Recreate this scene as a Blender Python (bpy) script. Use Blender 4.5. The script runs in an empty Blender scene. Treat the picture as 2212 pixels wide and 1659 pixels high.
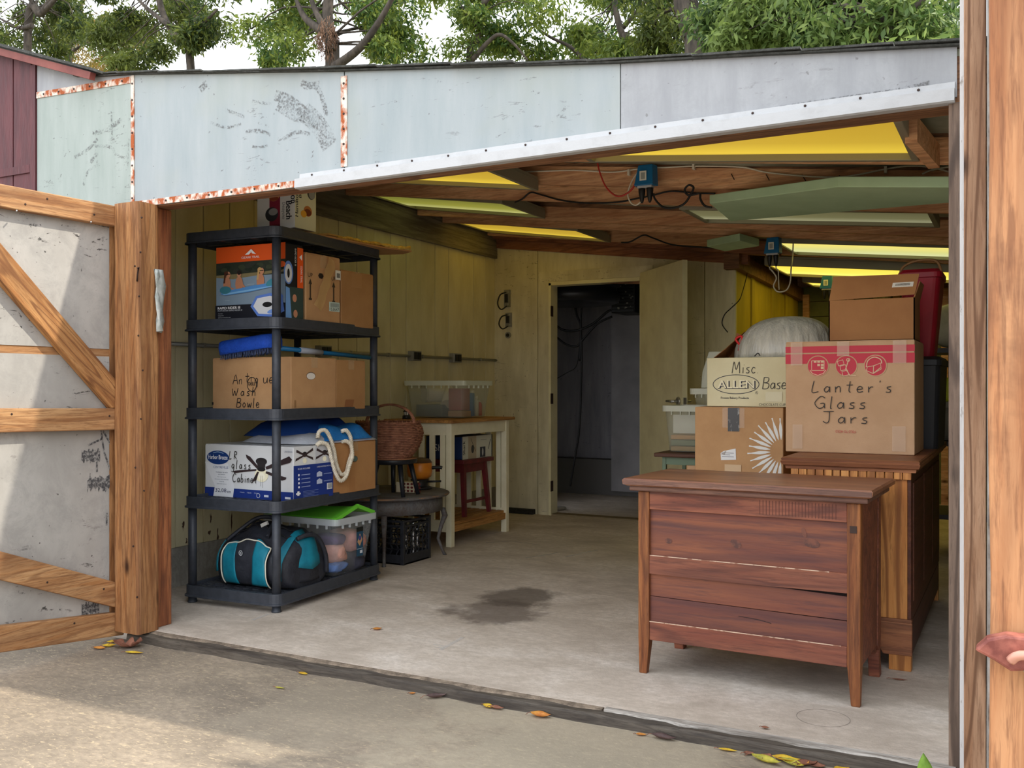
import bpy, bmesh, math, random
import numpy as np
from mathutils import Vector, Matrix
S = bpy.context.scene
COL = S.collection
rnd = random.Random(7)
PI = math.pi
# ------------------------------------------------------------------ camera, sky, sun, exposure
TH = math.atan(1094 / 2060)
cam_d = bpy.data.cameras.new('camera')
cam = bpy.data.objects.new('camera', cam_d); COL.objects.link(cam)
cam.location = (0, 0, 1.10); cam.rotation_euler = (PI / 2, 0, TH)
cam_d.sensor_width = 36; cam_d.lens = 36 * 2060 / 2212; cam_d.shift_y = 6.5 / 2212
cam_d.clip_start = 0.02; cam_d.clip_end = 200
S.camera = cam
S.view_settings.view_transform = 'Standard'; S.view_settings.look = 'None'
S.view_settings.gamma = 1; S.view_settings.use_curve_mapping = False
S.view_settings.exposure = 1.55
w = bpy.data.worlds.new('hazy_sky'); S.world = w; w.use_nodes = True
nt = w.node_tree; nt.nodes.clear()
o_ = nt.nodes.new('ShaderNodeOutputWorld'); bg = nt.nodes.new('ShaderNodeBackground')
tc = nt.nodes.new('ShaderNodeTexCoord'); sx = nt.nodes.new('ShaderNodeSeparateXYZ')
rp = nt.nodes.new('ShaderNodeValToRGB')
nt.links.new(tc.outputs['Generated'], sx.inputs[0]); nt.links.new(sx.outputs['Z'], rp.inputs[0])
rp.color_ramp.elements[0].position = 0.0; rp.color_ramp.elements[0].color = (0.96, 0.97, 1.0, 1)
rp.color_ramp.elements[1].position = 0.9; rp.color_ramp.elements[1].color = (0.84, 0.91, 1.0, 1)
nt.links.new(rp.outputs[0], bg.inputs[0]); nt.links.new(bg.outputs[0], o_.inputs[0])
bg.inputs[1].default_value = 0.95
sun_d = bpy.data.lights.new('sun', 'SUN'); sun_d.energy = 1.35; sun_d.angle = math.radians(1.0)
sun_d.color = (1.0, 0.93, 0.80)
sun = bpy.data.objects.new('sun', sun_d); COL.objects.link(sun)
sun.rotation_euler = Vector((1.0, 0.40, 1.25)).to_track_quat('Z', 'Y').to_euler()
sun.location = (4, 2, 8)
# ------------------------------------------------------------------ places: a pixel's sight line meets a real plane
_s, _c = math.sin(TH), math.cos(TH)
def ray(u, v):
    k = (u - 1106) / 2060; m = (836 - v) / 2060
    return (-_s + k * _c, _c + k * _s, m)
def P(u, v, X=None, Y=None, Z=None):
    d = ray(u, v)
    t = X / d[0] if X is not None else Y / d[1] if Y is not None else (Z - 1.10) / d[2]
    return Vector((d[0] * t, d[1] * t, 1.10 + d[2] * t))
def PP(u, v, a, b=0.0, c=0.0):                     # on the plane z = a + b*x + c*y
    d = ray(u, v); t = (a - 1.10) / (d[2] - b * d[0] - c * d[1])
    return Vector((d[0] * t, d[1] * t, 1.10 + d[2] * t))
# ------------------------------------------------------------------ objects
WM = {}
GZ = -.045                                           # driveway level below the slab
def tag(o, label=None, cat=None, group=None, kind=None):
    if label: o['label'] = label
    if cat: o['category'] = cat
    if group: o['group'] = group
    if kind: o['kind'] = kind
    return o
def T(name, label, cat, loc=(0, 0, 0), rz=0.0, group=None, kind=None):
    o = bpy.data.objects.new(name, None); COL.objects.link(o)
    o.location = loc; o.rotation_euler = (0, 0, rz); o.empty_display_size = 0.1
    WM[o.name] = Matrix.Translation(Vector(loc)) @ Matrix.Rotation(rz, 4, 'Z')
    return tag(o, label, cat, group, kind)
class G:
    def __init__(s): s.v = []; s.f = []; s.sm = []; s.mi = []
    def add(s, vs, fs, smooth=False, mi=0):
        b = len(s.v); s.v.extend([tuple(x) for x in vs])
        for f in fs: s.f.append([b + i for i in f]); s.sm.append(smooth); s.mi.append(mi)
        return s
    def box(s, x0, y0, z0, x1, y1, z1, mi=0):
        v = [(x0, y0, z0), (x1, y0, z0), (x1, y1, z0), (x0, y1, z0), (x0, y0, z1), (x1, y0, z1), (x1, y1, z1), (x0, y1, z1)]
        return s.add(v, [(0, 3, 2, 1), (4, 5, 6, 7), (0, 1, 5, 4), (1, 2, 6, 5), (2, 3, 7, 6), (3, 0, 4, 7)], mi=mi)
    def obox(s, c, size, rot=None, mi=0):
        m = rot if rot is not None else Matrix.Identity(3); c = Vector(c)
        v = []
        for z in (-.5, .5):
            for x, y in ((-.5, -.5), (.5, -.5), (.5, .5), (-.5, .5)):
                v.append(c + m @ Vector((x * size[0], y * size[1], z * size[2])))
        return s.add(v, [(0, 3, 2, 1), (4, 5, 6, 7), (0, 1, 5, 4), (1, 2, 6, 5), (2, 3, 7, 6), (3, 0, 4, 7)], mi=mi)
    def beam(s, p, q, w, h, up=(0, 0, 1), taper=1.0):
        p, q = Vector(p), Vector(q); d = (q - p).normalized(); up = Vector(up)
        sd = d.cross(up).normalized(); u2 = sd.cross(d).normalized(); v = []
        for a, k in ((p, 1.0), (q, taper)):
            for i, j in ((-.5, -.5), (.5, -.5), (.5, .5), (-.5, .5)): v.append(a + sd * (i * w * k) + u2 * (j * h * k))
        return s.add(v, [(0, 3, 2, 1), (4, 5, 6, 7), (0, 1, 5, 4), (1, 2, 6, 5), (2, 3, 7, 6), (3, 0, 4, 7)])
    def prism(s, poly, off, mi=0):
        n = len(poly); off = Vector(off); a = [Vector(p) for p in poly]; b = [p + off for p in a]
        return s.add(a + b, [tuple(range(n - 1, -1, -1)), tuple(range(n, 2 * n))] + [(i, (i + 1) % n, n + (i + 1) % n, n + i) for i in range(n)], mi=mi)
    def loft(s, loops, cap0=True, cap1=True, smooth=True, closed=True, mi=0):
        n = len(loops[0]); vs = [p for l in loops for p in l]; fs = []
        for k in range(len(loops) - 1):
            for i in range(n if closed else n - 1):
                j = (i + 1) % n; fs.append((k * n + i, k * n + j, (k + 1) * n + j, (k + 1) * n + i))
        s.add(vs, fs, smooth, mi)
        b = len(s.v) - len(vs)
        if cap0: s.f.append([b + i for i in range(n - 1, -1, -1)]); s.sm.append(False); s.mi.append(mi)
        if cap1: s.f.append([b + (len(loops) - 1) * n + i for i in range(n)]); s.sm.append(False); s.mi.append(mi)
        return s
    def cyl(s, p, q, r0, r1=None, n=14, caps=True, mi=0):
        r1 = r0 if r1 is None else r1; p, q = Vector(p), Vector(q); d = (q - p).normalized()
        a = d.orthogonal().normalized(); b = d.cross(a); ls = []
        for o, r in ((p, r0), (q, r1)): ls.append([o + a * (r * math.cos(2 * PI * i / n)) + b * (r * math.sin(2 * PI * i / n)) for i in range(n)])
        return s.loft(ls, caps, caps, mi=mi)
    def tube(s, pts, r, n=6, closed=False, mi=0):
        pts = [Vector(p) for p in pts]; m = len(pts); ls = []; a = None
        rr = r if isinstance(r, (list, tuple)) else [r] * m
        for i in range(m):
            d = (pts[(i + 1) % m] - pts[i - 1]) if closed else (pts[min(i + 1, m - 1)] - pts[max(i - 1, 0)])
            if d.length < 1e-9: d = Vector((0, 0, 1))
            d.normalize()
            if a is None: a = d.orthogonal().normalized()
            a = (a - d * a.dot(d))
            a = a.normalized() if a.length > 1e-6 else d.orthogonal().normalized()
            b = d.cross(a)
            ls.append([pts[i] + a * (rr[i] * math.cos(2 * PI * k / n)) + b * (rr[i] * math.sin(2 * PI * k / n)) for k in range(n)])
        if closed: ls.append(ls[0])
        return s.loft(ls, not closed, not closed, mi=mi)
    def lathe(s, prof, n=28, c=(0, 0, 0), cap0=False, cap1=False, mi=0):
        c = Vector(c)
        return s.loft([[c + Vector((r * math.cos(2 * PI * i / n), r * math.sin(2 * PI * i / n), z)) for i in range(n)] for r, z in prof], cap0, cap1, mi=mi)
    def grid(s, nu, nv, fn, smooth=True, mi=0):
        vs = [fn(i / nu, j / nv) for j in range(nv + 1) for i in range(nu + 1)]
        return s.add(vs, [(j * (nu + 1) + i, j * (nu + 1) + i + 1, (j + 1) * (nu + 1) + i + 1, (j + 1) * (nu + 1) + i) for j in range(nv) for i in range(nu)], smooth, mi)
    def build(s, name, mats, parent=None, local=False, bevel=0.0, solid=0.0, sub=0, fixn=True):
        me = bpy.data.meshes.new(name); vs = s.v; loc = None
        if parent is not None:
            if not local:
                im = WM[parent.name].inverted(); vs = [tuple(im @ Vector(p)) for p in vs]
        else:
            a = np.array(vs); loc = Vector(((a[:, 0].min() + a[:, 0].max()) / 2, (a[:, 1].min() + a[:, 1].max()) / 2, a[:, 2].min()))
            vs = [(p[0] - loc.x, p[1] - loc.y, p[2] - loc.z) for p in vs]
        me.from_pydata(vs, [], s.f)
        if not isinstance(mats, (list, tuple)): mats = [mats]
        for m in mats: me.materials.append(m)
        me.polygons.foreach_set('use_smooth', s.sm); me.polygons.foreach_set('material_index', s.mi)
        if fixn and len(s.f) < 60000:
            bm = bmesh.new(); bm.from_mesh(me); bmesh.ops.recalc_face_normals(bm, faces=bm.faces); bm.to_mesh(me); bm.free()
        o = bpy.data.objects.new(name, me); COL.objects.link(o)
        if parent is not None: o.parent = parent; WM[o.name] = WM[parent.name]
        else: o.location = loc; WM[o.name] = Matrix.Translation(loc)
        if solid: m = o.modifiers.new('s', 'SOLIDIFY'); m.thickness = solid; m.offset = 0
        if bevel: m = o.modifiers.new('b', 'BEVEL'); m.width = bevel; m.segments = 2; m.limit_method = 'ANGLE'; m.angle_limit = math.radians(50)
        if sub: m = o.modifiers.new('d', 'SUBSURF'); m.levels = sub; m.render_levels = sub
        return o
def St(o, label=None): return tag(o, label, None, None, 'structure')
def smooth(pts, k=6, closed=False):
    pts = [Vector(p) for p in pts]; n = len(pts); out = []
    for i in range(n if closed else n - 1):
        if closed: p0, p1, p2, p3 = pts[i - 1], pts[i], pts[(i + 1) % n], pts[(i + 2) % n]
        else: p0, p1, p2, p3 = pts[max(i - 1, 0)], pts[i], pts[i + 1], pts[min(i + 2, n - 1)]
        for j in range(k):
            t = j / k
            out.append(0.5 * ((2 * p1) + (p2 - p0) * t + (2 * p0 - 5 * p1 + 4 * p2 - p3) * t * t + (3 * p1 - p0 - 3 * p2 + p3) * t ** 3))
    if not closed: out.append(pts[-1])
    return out
def rrect(cx, cy, w, d, r, z, n=4):
    out = []
    for sxg, syg, a0 in ((1, 1, 0), (-1, 1, PI / 2), (-1, -1, PI), (1, -1, 1.5 * PI)):
        for i in range(n + 1):
            a = a0 + PI / 2 * i / n
            out.append(Vector((cx + sxg * (w / 2 - r) + r * math.cos(a), cy + syg * (d / 2 - r) + r * math.sin(a), z)))
    return out
def dup(root, loc, rz=0.0, label=None):
    r = root.copy(); COL.objects.link(r); r.location = loc; r.rotation_euler = (0, 0, rz)
    if label: r['label'] = label
    for ch in list(root.children):
        c = ch.copy(); COL.objects.link(c); c.parent = r
        for g in ch.children:
            d = g.copy(); COL.objects.link(d); d.parent = c
    return r
# ------------------------------------------------------------------ materials
def C(r, g, b):
    f = lambda x: (x / 255 / 12.92) if x <= 10 else ((x / 255 + 0.055) / 1.055) ** 2.4
    return (f(r), f(g), f(b), 1)
MC = {}
def _base(name, rough, metal=0.0, spec=0.4):
    m = bpy.data.materials.new(name); m.use_nodes = True
    b = m.node_tree.nodes['Principled BSDF']; b.inputs['Roughness'].default_value = rough; b.inputs['Metallic'].default_value = metal
    b.inputs['Specular IOR Level'].default_value = spec
    return m, m.node_tree, b
def _co(nt, scale, rand=True, rot=None):
    t = nt.nodes.new('ShaderNodeTexCoord'); mp = nt.nodes.new('ShaderNodeMapping'); mp.inputs['Scale'].default_value = scale
    src = t.outputs['Object']
    if rot is not None:
        m0 = nt.nodes.new('ShaderNodeMapping'); m0.inputs['Rotation'].default_value = rot; nt.links.new(src, m0.inputs['Vector']); src = m0.outputs[0]
    if rand:
        oi = nt.nodes.new('ShaderNodeObjectInfo'); ml = nt.nodes.new('ShaderNodeMath'); ml.operation = 'MULTIPLY'; ml.inputs[1].default_value = 37.0
        nt.links.new(oi.outputs['Random'], ml.inputs[0])
        va = nt.nodes.new('ShaderNodeVectorMath'); va.operation = 'ADD'
        nt.links.new(src, va.inputs[0]); nt.links.new(ml.outputs[0], va.inputs[1]); src = va.outputs[0]
    nt.links.new(src, mp.inputs['Vector']); return mp.outputs[0]
def _noise(nt, vec, scale, detail=5, rough=0.6, dist=0.0):
    n = nt.nodes.new('ShaderNodeTexNoise'); n.inputs['Scale'].default_value = scale; n.inputs['Detail'].default_value = detail
    n.inputs['Roughness'].default_value = rough; n.inputs['Distortion'].default_value = dist
    nt.links.new(vec, n.inputs['Vector']); return n.outputs['Fac']
def _ramp(nt, fac, stops):
    r = nt.nodes.new('ShaderNodeValToRGB'); e = r.color_ramp.elements
    while len(e) < len(stops): e.new(0.5)
    for i, (p, c) in enumerate(stops): e[i].position = p; e[i].color = c
    nt.links.new(fac, r.inputs[0]); return r.outputs[0]
def _mix(nt, fac, a, b, mode='MIX'):
    m = nt.nodes.new('ShaderNodeMix'); m.data_type = 'RGBA'; m.blend_type = mode
    for s, x in ((0, fac), (6, a), (7, b)):
        if hasattr(x, 'is_linked'): nt.links.new(x, m.inputs[s])
        else: m.inputs[s].default_value = x
    return m.outputs[2]
def _bump(nt, b, h, strength, dist=0.01):
    n = nt.nodes.new('ShaderNodeBump'); n.inputs['Strength'].default_value = strength; n.inputs['Distance'].default_value = dist
    nt.links.new(h, n.inputs['Height']); nt.links.new(n.outputs[0], b.inputs['Normal'])
W0, W1 = (0, 0, 0, 1), (1, 1, 1, 1)
def mat(name, col, rough=0.6, metal=0.0, col2=None, scale=6.0, stretch=(1, 1, 1), bump=0.0, bscale=60.0, lo=0.35, hi=0.65, spec=0.4, emit=None, es=1.0):
    if name in MC: return MC[name]
    m, nt, b = _base(name, rough, metal, spec); b.inputs['Base Color'].default_value = col
    if col2 is not None or bump: vec = _co(nt, stretch)
    if col2 is not None:
        nt.links.new(_ramp(nt, _noise(nt, vec, scale), [(lo, col), (hi, col2)]), b.inputs['Base Color'])
    if bump: _bump(nt, b, _noise(nt, vec, bscale, 3), bump)
    if emit is not None: b.inputs['Emission Color'].default_value = emit; b.inputs['Emission Strength'].default_value = es
    MC[name] = m; return m
def wood(name, light, mid, dark, axis='z', scale=14.0, rough=0.65, ring=0.5, knots=True, dirt=None, spec=0.3, rot=None):
    if name in MC: return MC[name]
    m, nt, b = _base(name, rough, 0, spec)
    st = [1.0, 1.0, 1.0]; st['xyz'.index(axis)] = 0.07
    vec = _co(nt, st, True, rot)
    g = _noise(nt, vec, scale * 2.2, 6, 0.65, 0.6)
    g2 = _noise(nt, vec, scale * 0.55, 3, 0.5, 1.5)
    wv = nt.nodes.new('ShaderNodeTexNoise'); wv.inputs['Scale'].default_value = scale * 0.8; wv.inputs['Detail'].default_value = 1.0
    nt.links.new(vec, wv.inputs['Vector'])
    mu = nt.nodes.new('ShaderNodeMath'); mu.operation = 'MULTIPLY'; mu.inputs[1].default_value = 46.0; nt.links.new(wv.outputs['Fac'], mu.inputs[0])
    sn = nt.nodes.new('ShaderNodeMath'); sn.operation = 'SINE'; nt.links.new(mu.outputs[0], sn.inputs[0])
    ringf = _ramp(nt, sn.outputs[0], [(0.0, W0), (0.55, W0), (0.97, W1), (1.0, W1)])
    fb = _noise(nt, vec, scale * 11, 4, 0.7, 0.3)
    c = _ramp(nt, g, [(0.36, mid), (0.60, light)])
    c = _mix(nt, _ramp(nt, fb, [(0.34, (.62, .62, .62, 1)), (0.52, W0)]), c, dark)
    c = _mix(nt, _ramp(nt, g2, [(0.42, W0), (0.75, (0.75, 0.75, 0.75, 1))]), c, dark)
    rr = nt.nodes.new('ShaderNodeMath'); rr.operation = 'MULTIPLY'; rr.inputs[1].default_value = ring; nt.links.new(ringf, rr.inputs[0])
    c = _mix(nt, rr.outputs[0], c, dark)
    if knots:
        st2 = [1.0, 1.0, 1.0]; st2['xyz'.index(axis)] = 0.45
        v2 = _co(nt, st2); vo = nt.nodes.new('ShaderNodeTexVoronoi'); vo.inputs['Scale'].default_value = 5.5; nt.links.new(v2, vo.inputs['Vector'])
        k = _ramp(nt, vo.outputs['Distance'], [(0.04, W1), (0.13, W0)])
        c = _mix(nt, k, c, tuple(x * 0.35 for x in dark[:3]) + (1,))
    if dirt is not None:
        v3 = _co(nt, (1, 1, 1)); c = _mix(nt, _ramp(nt, _noise(nt, v3, 3.0, 6, 0.7), [(0.52, W0), (0.72, (0.8, 0.8, 0.8, 1))]), c, dirt)
    nt.links.new(c, b.inputs['Base Color']); _bump(nt, b, fb, 0.3, 0.003)
    MC[name] = m; return m
def clear(name, col, op=0.35, rough=0.25):
    if name in MC: return MC[name]
    m, nt, b = _base(name, rough); b.inputs['Base Color'].default_value = col
    t = nt.nodes.new('ShaderNodeBsdfTransparent'); mx = nt.nodes.new('ShaderNodeMixShader'); mx.inputs[0].default_value = op
    nt.links.new(t.outputs[0], mx.inputs[1]); nt.links.new(b.outputs[0], mx.inputs[2])
    nt.links.new(mx.outputs[0], nt.nodes['Material Output'].inputs[0]); MC[name] = m; return m
def flat(r, g, b, rough=0.6):
    return mat('ink_%02x%02x%02x' % (r, g, b), C(r, g, b), rough)
# ------------------------------------------------------------------ flat print: words and drawings laid on a face
_tx = {}
def text_mesh(s):
    if s not in _tx:
        cu = bpy.data.curves.new('t', 'FONT'); cu.body = s; cu.size = 1.0; cu.resolution_u = 3
        ob = bpy.data.objects.new('t', cu); COL.objects.link(ob)
        dg = bpy.context.evaluated_depsgraph_get(); me = bpy.data.meshes.new_from_object(ob.evaluated_get(dg))
        v = [(p.co.x, p.co.y) for p in me.vertices]; f = [list(p.vertices) for p in me.polygons]
        bpy.data.objects.remove(ob); bpy.data.meshes.remove(me); bpy.data.curves.remove(cu)
        x0 = min(p[0] for p in v); x1 = max(p[0] for p in v); y0 = min(p[1] for p in v); y1 = max(p[1] for p in v)
        _tx[s] = ([((p[0] - x0) / (x1 - x0), (p[1] - y0) / (y1 - y0)) for p in v], f, (x1 - x0) / (y1 - y0))
    return _tx[s]
HW = {'A': (.62, [[(0, 0), (.3, 1), (.58, 0)], [(.1, .38), (.5, .42)]]), 'n': (.42, [[(0, .5), (.03, 0)], [(.03, .3), (.15, .5), (.28, .45), (.32, 0)]]),
 't': (.4, [[(.2, .95), (.17, .15), (.28, 0)], [(0, .62), (.38, .64)]]), 'i': (.2, [[(.05, .5), (.07, 0)], [(.1, .72), (.13, .7)]]),
 'q': (.42, [[(.32, .42), (.15, .5), (0, .25), (.12, .02), (.3, .15), (.34, .45)], [(.34, .45), (.33, -.4)]]),
 'u': (.44, [[(0, .5), (.03, .1), (.15, 0), (.3, .15), (.34, .5)], [(.34, .5), (.37, 0)]]),
 'e': (.42, [[(.02, .25), (.3, .3), (.25, .48), (.1, .5), (0, .25), (.1, .02), (.36, .08)]]),
 'W': (.8, [[(0, .8), (.15, 0), (.32, .55), (.5, 0), (.7, .85)]]), 'a': (.42, [[(.3, .4), (.15, .5), (0, .25), (.1, .02), (.27, .15), (.32, .5)], [(.32, .5), (.36, 0)]]),
 's': (.36, [[(.28, .5), (.08, .45), (.08, .32), (.26, .2), (.22, .02), (0, .04)]]), 'h': (.42, [[(.05, 1), (.0, 0)], [(.02, .3), (.16, .5), (.3, .4), (.33, 0)]]),
 'B': (.6, [[(.08, .95), (.02, 0)], [(.08, .95), (.45, .9), (.4, .58), (.1, .52)], [(.1, .52), (.5, .4), (.42, .05), (.02, 0)]]),
 'o': (.4, [[(.16, .5), (0, .25), (.15, 0), (.32, .25), (.16, .5)]]), 'w': (.52, [[(0, .5), (.1, 0), (.22, .4), (.34, 0), (.46, .5)]]),
 'l': (.2, [[(.06, 1), (.03, .08), (.1, 0)]]), 'L': (.5, [[(.08, 1), (.0, .02), (.4, .06)]]),
 'R': (.55, [[(.06, 1), (0, 0)], [(.06, 1), (.4, .9), (.35, .58), (.05, .5), (.45, 0)]]),
 'g': (.42, [[(.32, .42), (.15, .5), (0, .25), (.12, .02), (.3, .15), (.34, .45)], [(.34, .45), (.32, -.3), (.15, -.42), (0, -.3)]]),
 'C': (.58, [[(.5, .85), (.25, 1), (0, .5), (.2, 0), (.5, .12)]]), 'b': (.42, [[(.04, 1), (0, .05)], [(0, .3), (.2, .48), (.33, .22), (.18, 0), (0, .08)]]),
 'M': (.75, [[(0, 0), (.1, 1), (.32, .3), (.55, 1), (.65, 0)]]), 'c': (.36, [[(.3, .42), (.12, .5), (0, .22), (.14, 0), (.32, .08)]]), '.': (.2, [[(.03, .02), (.06, 0)]]),
 'm': (.58, [[(0, .5), (.02, 0)], [(.02, .3), (.12, .5), (.22, .42), (.24, 0)], [(.24, .3), (.36, .5), (.46, .42), (.48, 0)]]),
 'r': (.34, [[(0, .5), (.03, 0)], [(.03, .28), (.14, .46), (.28, .46)]]), "'": (.2, [[(.08, 1), (.05, .85)]]),
 'G': (.65, [[(.55, .85), (.3, 1), (0, .45), (.25, 0), (.5, .15), (.52, .42), (.3, .4)], [(.52, .42), (.58, 0)]]),
 'J': (.6, [[(0, .95), (.55, .97)], [(.32, .96), (.33, .2), (.2, 0), (.02, .15)]]), ' ': (.4, [])}
class D:
    """print on a plane face: o = lower-left corner, ux / uy = directions, in metres"""
    def __init__(s, o, ux, uy, lift=0.0012):
        s.o = Vector(o); s.ux = Vector(ux).normalized(); s.uy = Vector(uy).normalized(); s.n = s.ux.cross(s.uy); s.h = lift; s.g = G(); s.m = []
    def _p(s, x, y): return s.o + s.ux * x + s.uy * y + s.n * s.h
    def _mi(s, col):
        m = col if not isinstance(col, tuple) else flat(*col)
        if m not in s.m: s.m.append(m)
        return s.m.index(m)
    def poly(s, pts, col): s.h += 0.00012; s.g.add([s._p(*p) for p in pts], [tuple(range(len(pts)))], mi=s._mi(col)); return s
    def rect(s, x0, y0, x1, y1, col): return s.poly([(x0, y0), (x1, y0), (x1, y1), (x0, y1)], col)
    def ell(s, x, y, a, b, col, n=28, rot=0.0):
        cr, sr = math.cos(rot), math.sin(rot)
        return s.poly([(x + a * math.cos(t) * cr - b * math.sin(t) * sr, y + a * math.cos(t) * sr + b * math.sin(t) * cr) for t in [2 * PI * i / n for i in range(n)]], col)
    def line(s, pts, w, col, sm=0):
        if sm: pts = [(p.x, p.y) for p in smooth([(a, b, 0) for a, b in pts], sm)]
        s.h += 0.0001; mi = s._mi(col); n = len(pts); L = []; R = []
        for i in range(n):
            a, b = pts[max(i - 1, 0)], pts[min(i + 1, n - 1)]; dx, dy = b[0] - a[0], b[1] - a[1]; l = math.hypot(dx, dy) or 1
            L.append((pts[i][0] - dy / l * w / 2, pts[i][1] + dx / l * w / 2)); R.append((pts[i][0] + dy / l * w / 2, pts[i][1] - dx / l * w / 2))
        s.g.add([s._p(*p) for p in L + R], [(i, n + i, n + i + 1, i + 1) for i in range(n - 1)], mi=mi); return s
    def ring(s, x, y, a, b, w, col, n=40):
        return s.line([(x + a * math.cos(2 * PI * i / n), y + b * math.sin(2 * PI * i / n)) for i in range(n + 1)], w, col)
    def text(s, t, x, y, h, col, w=None, al='l', rot=0.0, bold=0.0):
        v, f, asp = text_mesh(t); w = w or h * asp; x0 = x - (w / 2 if al == 'c' else 0); cr, sr = math.cos(rot), math.sin(rot)
        for dx in ((-bold, bold) if bold else (0,)):
            s.h += 0.0001
            q = []
            for a, b in v:
                px, py = a * w + dx - (w / 2 if al == 'c' else 0), b * h; q.append(s._p(x + px * cr - py * sr, y + px * sr + py * cr))
            s.g.add(q, f, mi=s._mi(col))
        return s
    def hand(s, t, x, y, h, col=(40, 36, 34), w=0.004, gap=.14, slant=.08, wx=1.0):
        for ch in t:
            adv, sts = HW[ch]
            for st in sts: s.line([(x + (a * wx + b * slant) * h, y + b * h) for a, b in st], w, col, 4)
            x += (adv * wx + gap) * h
        return s
    def build(s, name, parent, local=True, label=None):
        o = s.g.build(name, s.m, parent, local=local, fixn=False)
        if label: o['label'] = label
        return o
# ------------------------------------------------------------------ shared materials
M_gate = wood('gate_timber', C(190, 148, 104), C(168, 118, 74), C(112, 72, 46), 'y', 16)
M_gatez = wood('gate_timber_upright', C(184, 136, 90), C(160, 106, 62), C(104, 66, 42), 'z', 16)
M_jamb = wood('jamb_timber', C(166, 106, 68), C(142, 82, 50), C(88, 52, 36), 'z', 16)
M_post = wood('weathered_post', C(184, 146, 116), C(160, 118, 88), C(112, 78, 56), 'z', 12, ring=.9)
M_jgrey = wood('weathered_jamb', C(140, 118, 102), C(114, 94, 80), C(76, 62, 54), 'z', 12, ring=.8)
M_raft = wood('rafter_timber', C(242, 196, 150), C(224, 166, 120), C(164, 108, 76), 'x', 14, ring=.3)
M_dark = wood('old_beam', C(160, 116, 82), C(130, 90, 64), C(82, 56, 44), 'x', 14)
M_rust = mat('rusty_metal', C(226, 214, 200), .7, .1, C(168, 84, 36), 26, (1, 1, .7), .2, 90, .42, .56)
M_hole = mat('dark_iron', C(62, 46, 40), .6, .3)
M_white = mat('white_trim_paint', C(188, 189, 190), .55, 0, C(170, 170, 170), 12, (1, 1, 1), .1, 60, .5, .85)
M_black = mat('black_metal', C(30, 30, 32), .45)
M_wire_w = mat('white_cable', C(226, 218, 200), .5)
M_wire_b = mat('black_cable', C(26, 26, 28), .45)
M_wire_r = mat('red_cable', C(190, 52, 44), .45)
M_steel = mat('brushed_steel', C(176, 176, 172), .35, .8)
M_galv = mat('grey_conduit', C(150, 150, 146), .45, .5)
def painted(name, col, smear, marks, seed, amt=.5, stain=None, mott=None):
    m, nt, b = _base(name, .6, 0, .35)
    v = _co(nt, (1, 1, 1)); vs = _co(nt, (3.2, 1, .55)); vh = _co(nt, (.9, 1, 3.5))
    c = _ramp(nt, _noise(nt, vs, 3.4 + seed, 6, .65), [(.32, smear), (.66, col)])
    if stain is not None: c = _mix(nt, _ramp(nt, _noise(nt, v, 1.6, 4, .6), [(.5, W0), (.78, (.7, .7, .7, 1))]), c, stain)
    if mott is not None: c = _mix(nt, _ramp(nt, _noise(nt, v, 7, 8, .8, .4), [(.46, W0), (.62, (.75, .75, .75, 1))]), c, mott)
    a = _ramp(nt, _noise(nt, vh, 9, 5, .75, .8), [(.60, W0), (.64, W1)])
    d = _ramp(nt, _noise(nt, v, 2.1, 2), [(.50, W0), (.58, W1)])
    e = _ramp(nt, _noise(nt, v, 60, 2), [(.40, W0), (.52, W1)])
    k = _mix(nt, 1.0, _mix(nt, 1.0, a, d, 'MULTIPLY'), e, 'MULTIPLY')
    mm = nt.nodes.new('ShaderNodeMath'); mm.operation = 'MULTIPLY'; mm.inputs[1].default_value = amt; nt.links.new(k, mm.inputs[0])
    c = _mix(nt, mm.outputs[0], c, marks)
    sp = _ramp(nt, _noise(nt, v, 38, 2), [(.72, W0), (.75, (.8, .8, .8, 1))])
    c = _mix(nt, sp, c, marks)
    nt.links.new(c, b.inputs['Base Color']); _bump(nt, b, _noise(nt, v, 40, 3), .12, .004)
    return m
M_panel = painted('pale_blue_sheet', C(164, 171, 173), C(150, 160, 163), C(110, 112, 112), 0.0, .75, C(158, 163, 151))
M_panel2 = painted('pale_grey_sheet', C(168, 170, 173), C(150, 152, 156), C(124, 124, 124), .7, .6, None, C(152, 154, 157))
M_panel3 = painted('green_white_sheet', C(163, 172, 167), C(146, 157, 151), C(112, 116, 112), .3, .9)
M_gpanel = painted('gate_sheet', C(182, 178, 172), C(162, 158, 152), C(50, 48, 46), .4, .9, C(130, 127, 121), C(154, 151, 146))
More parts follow.
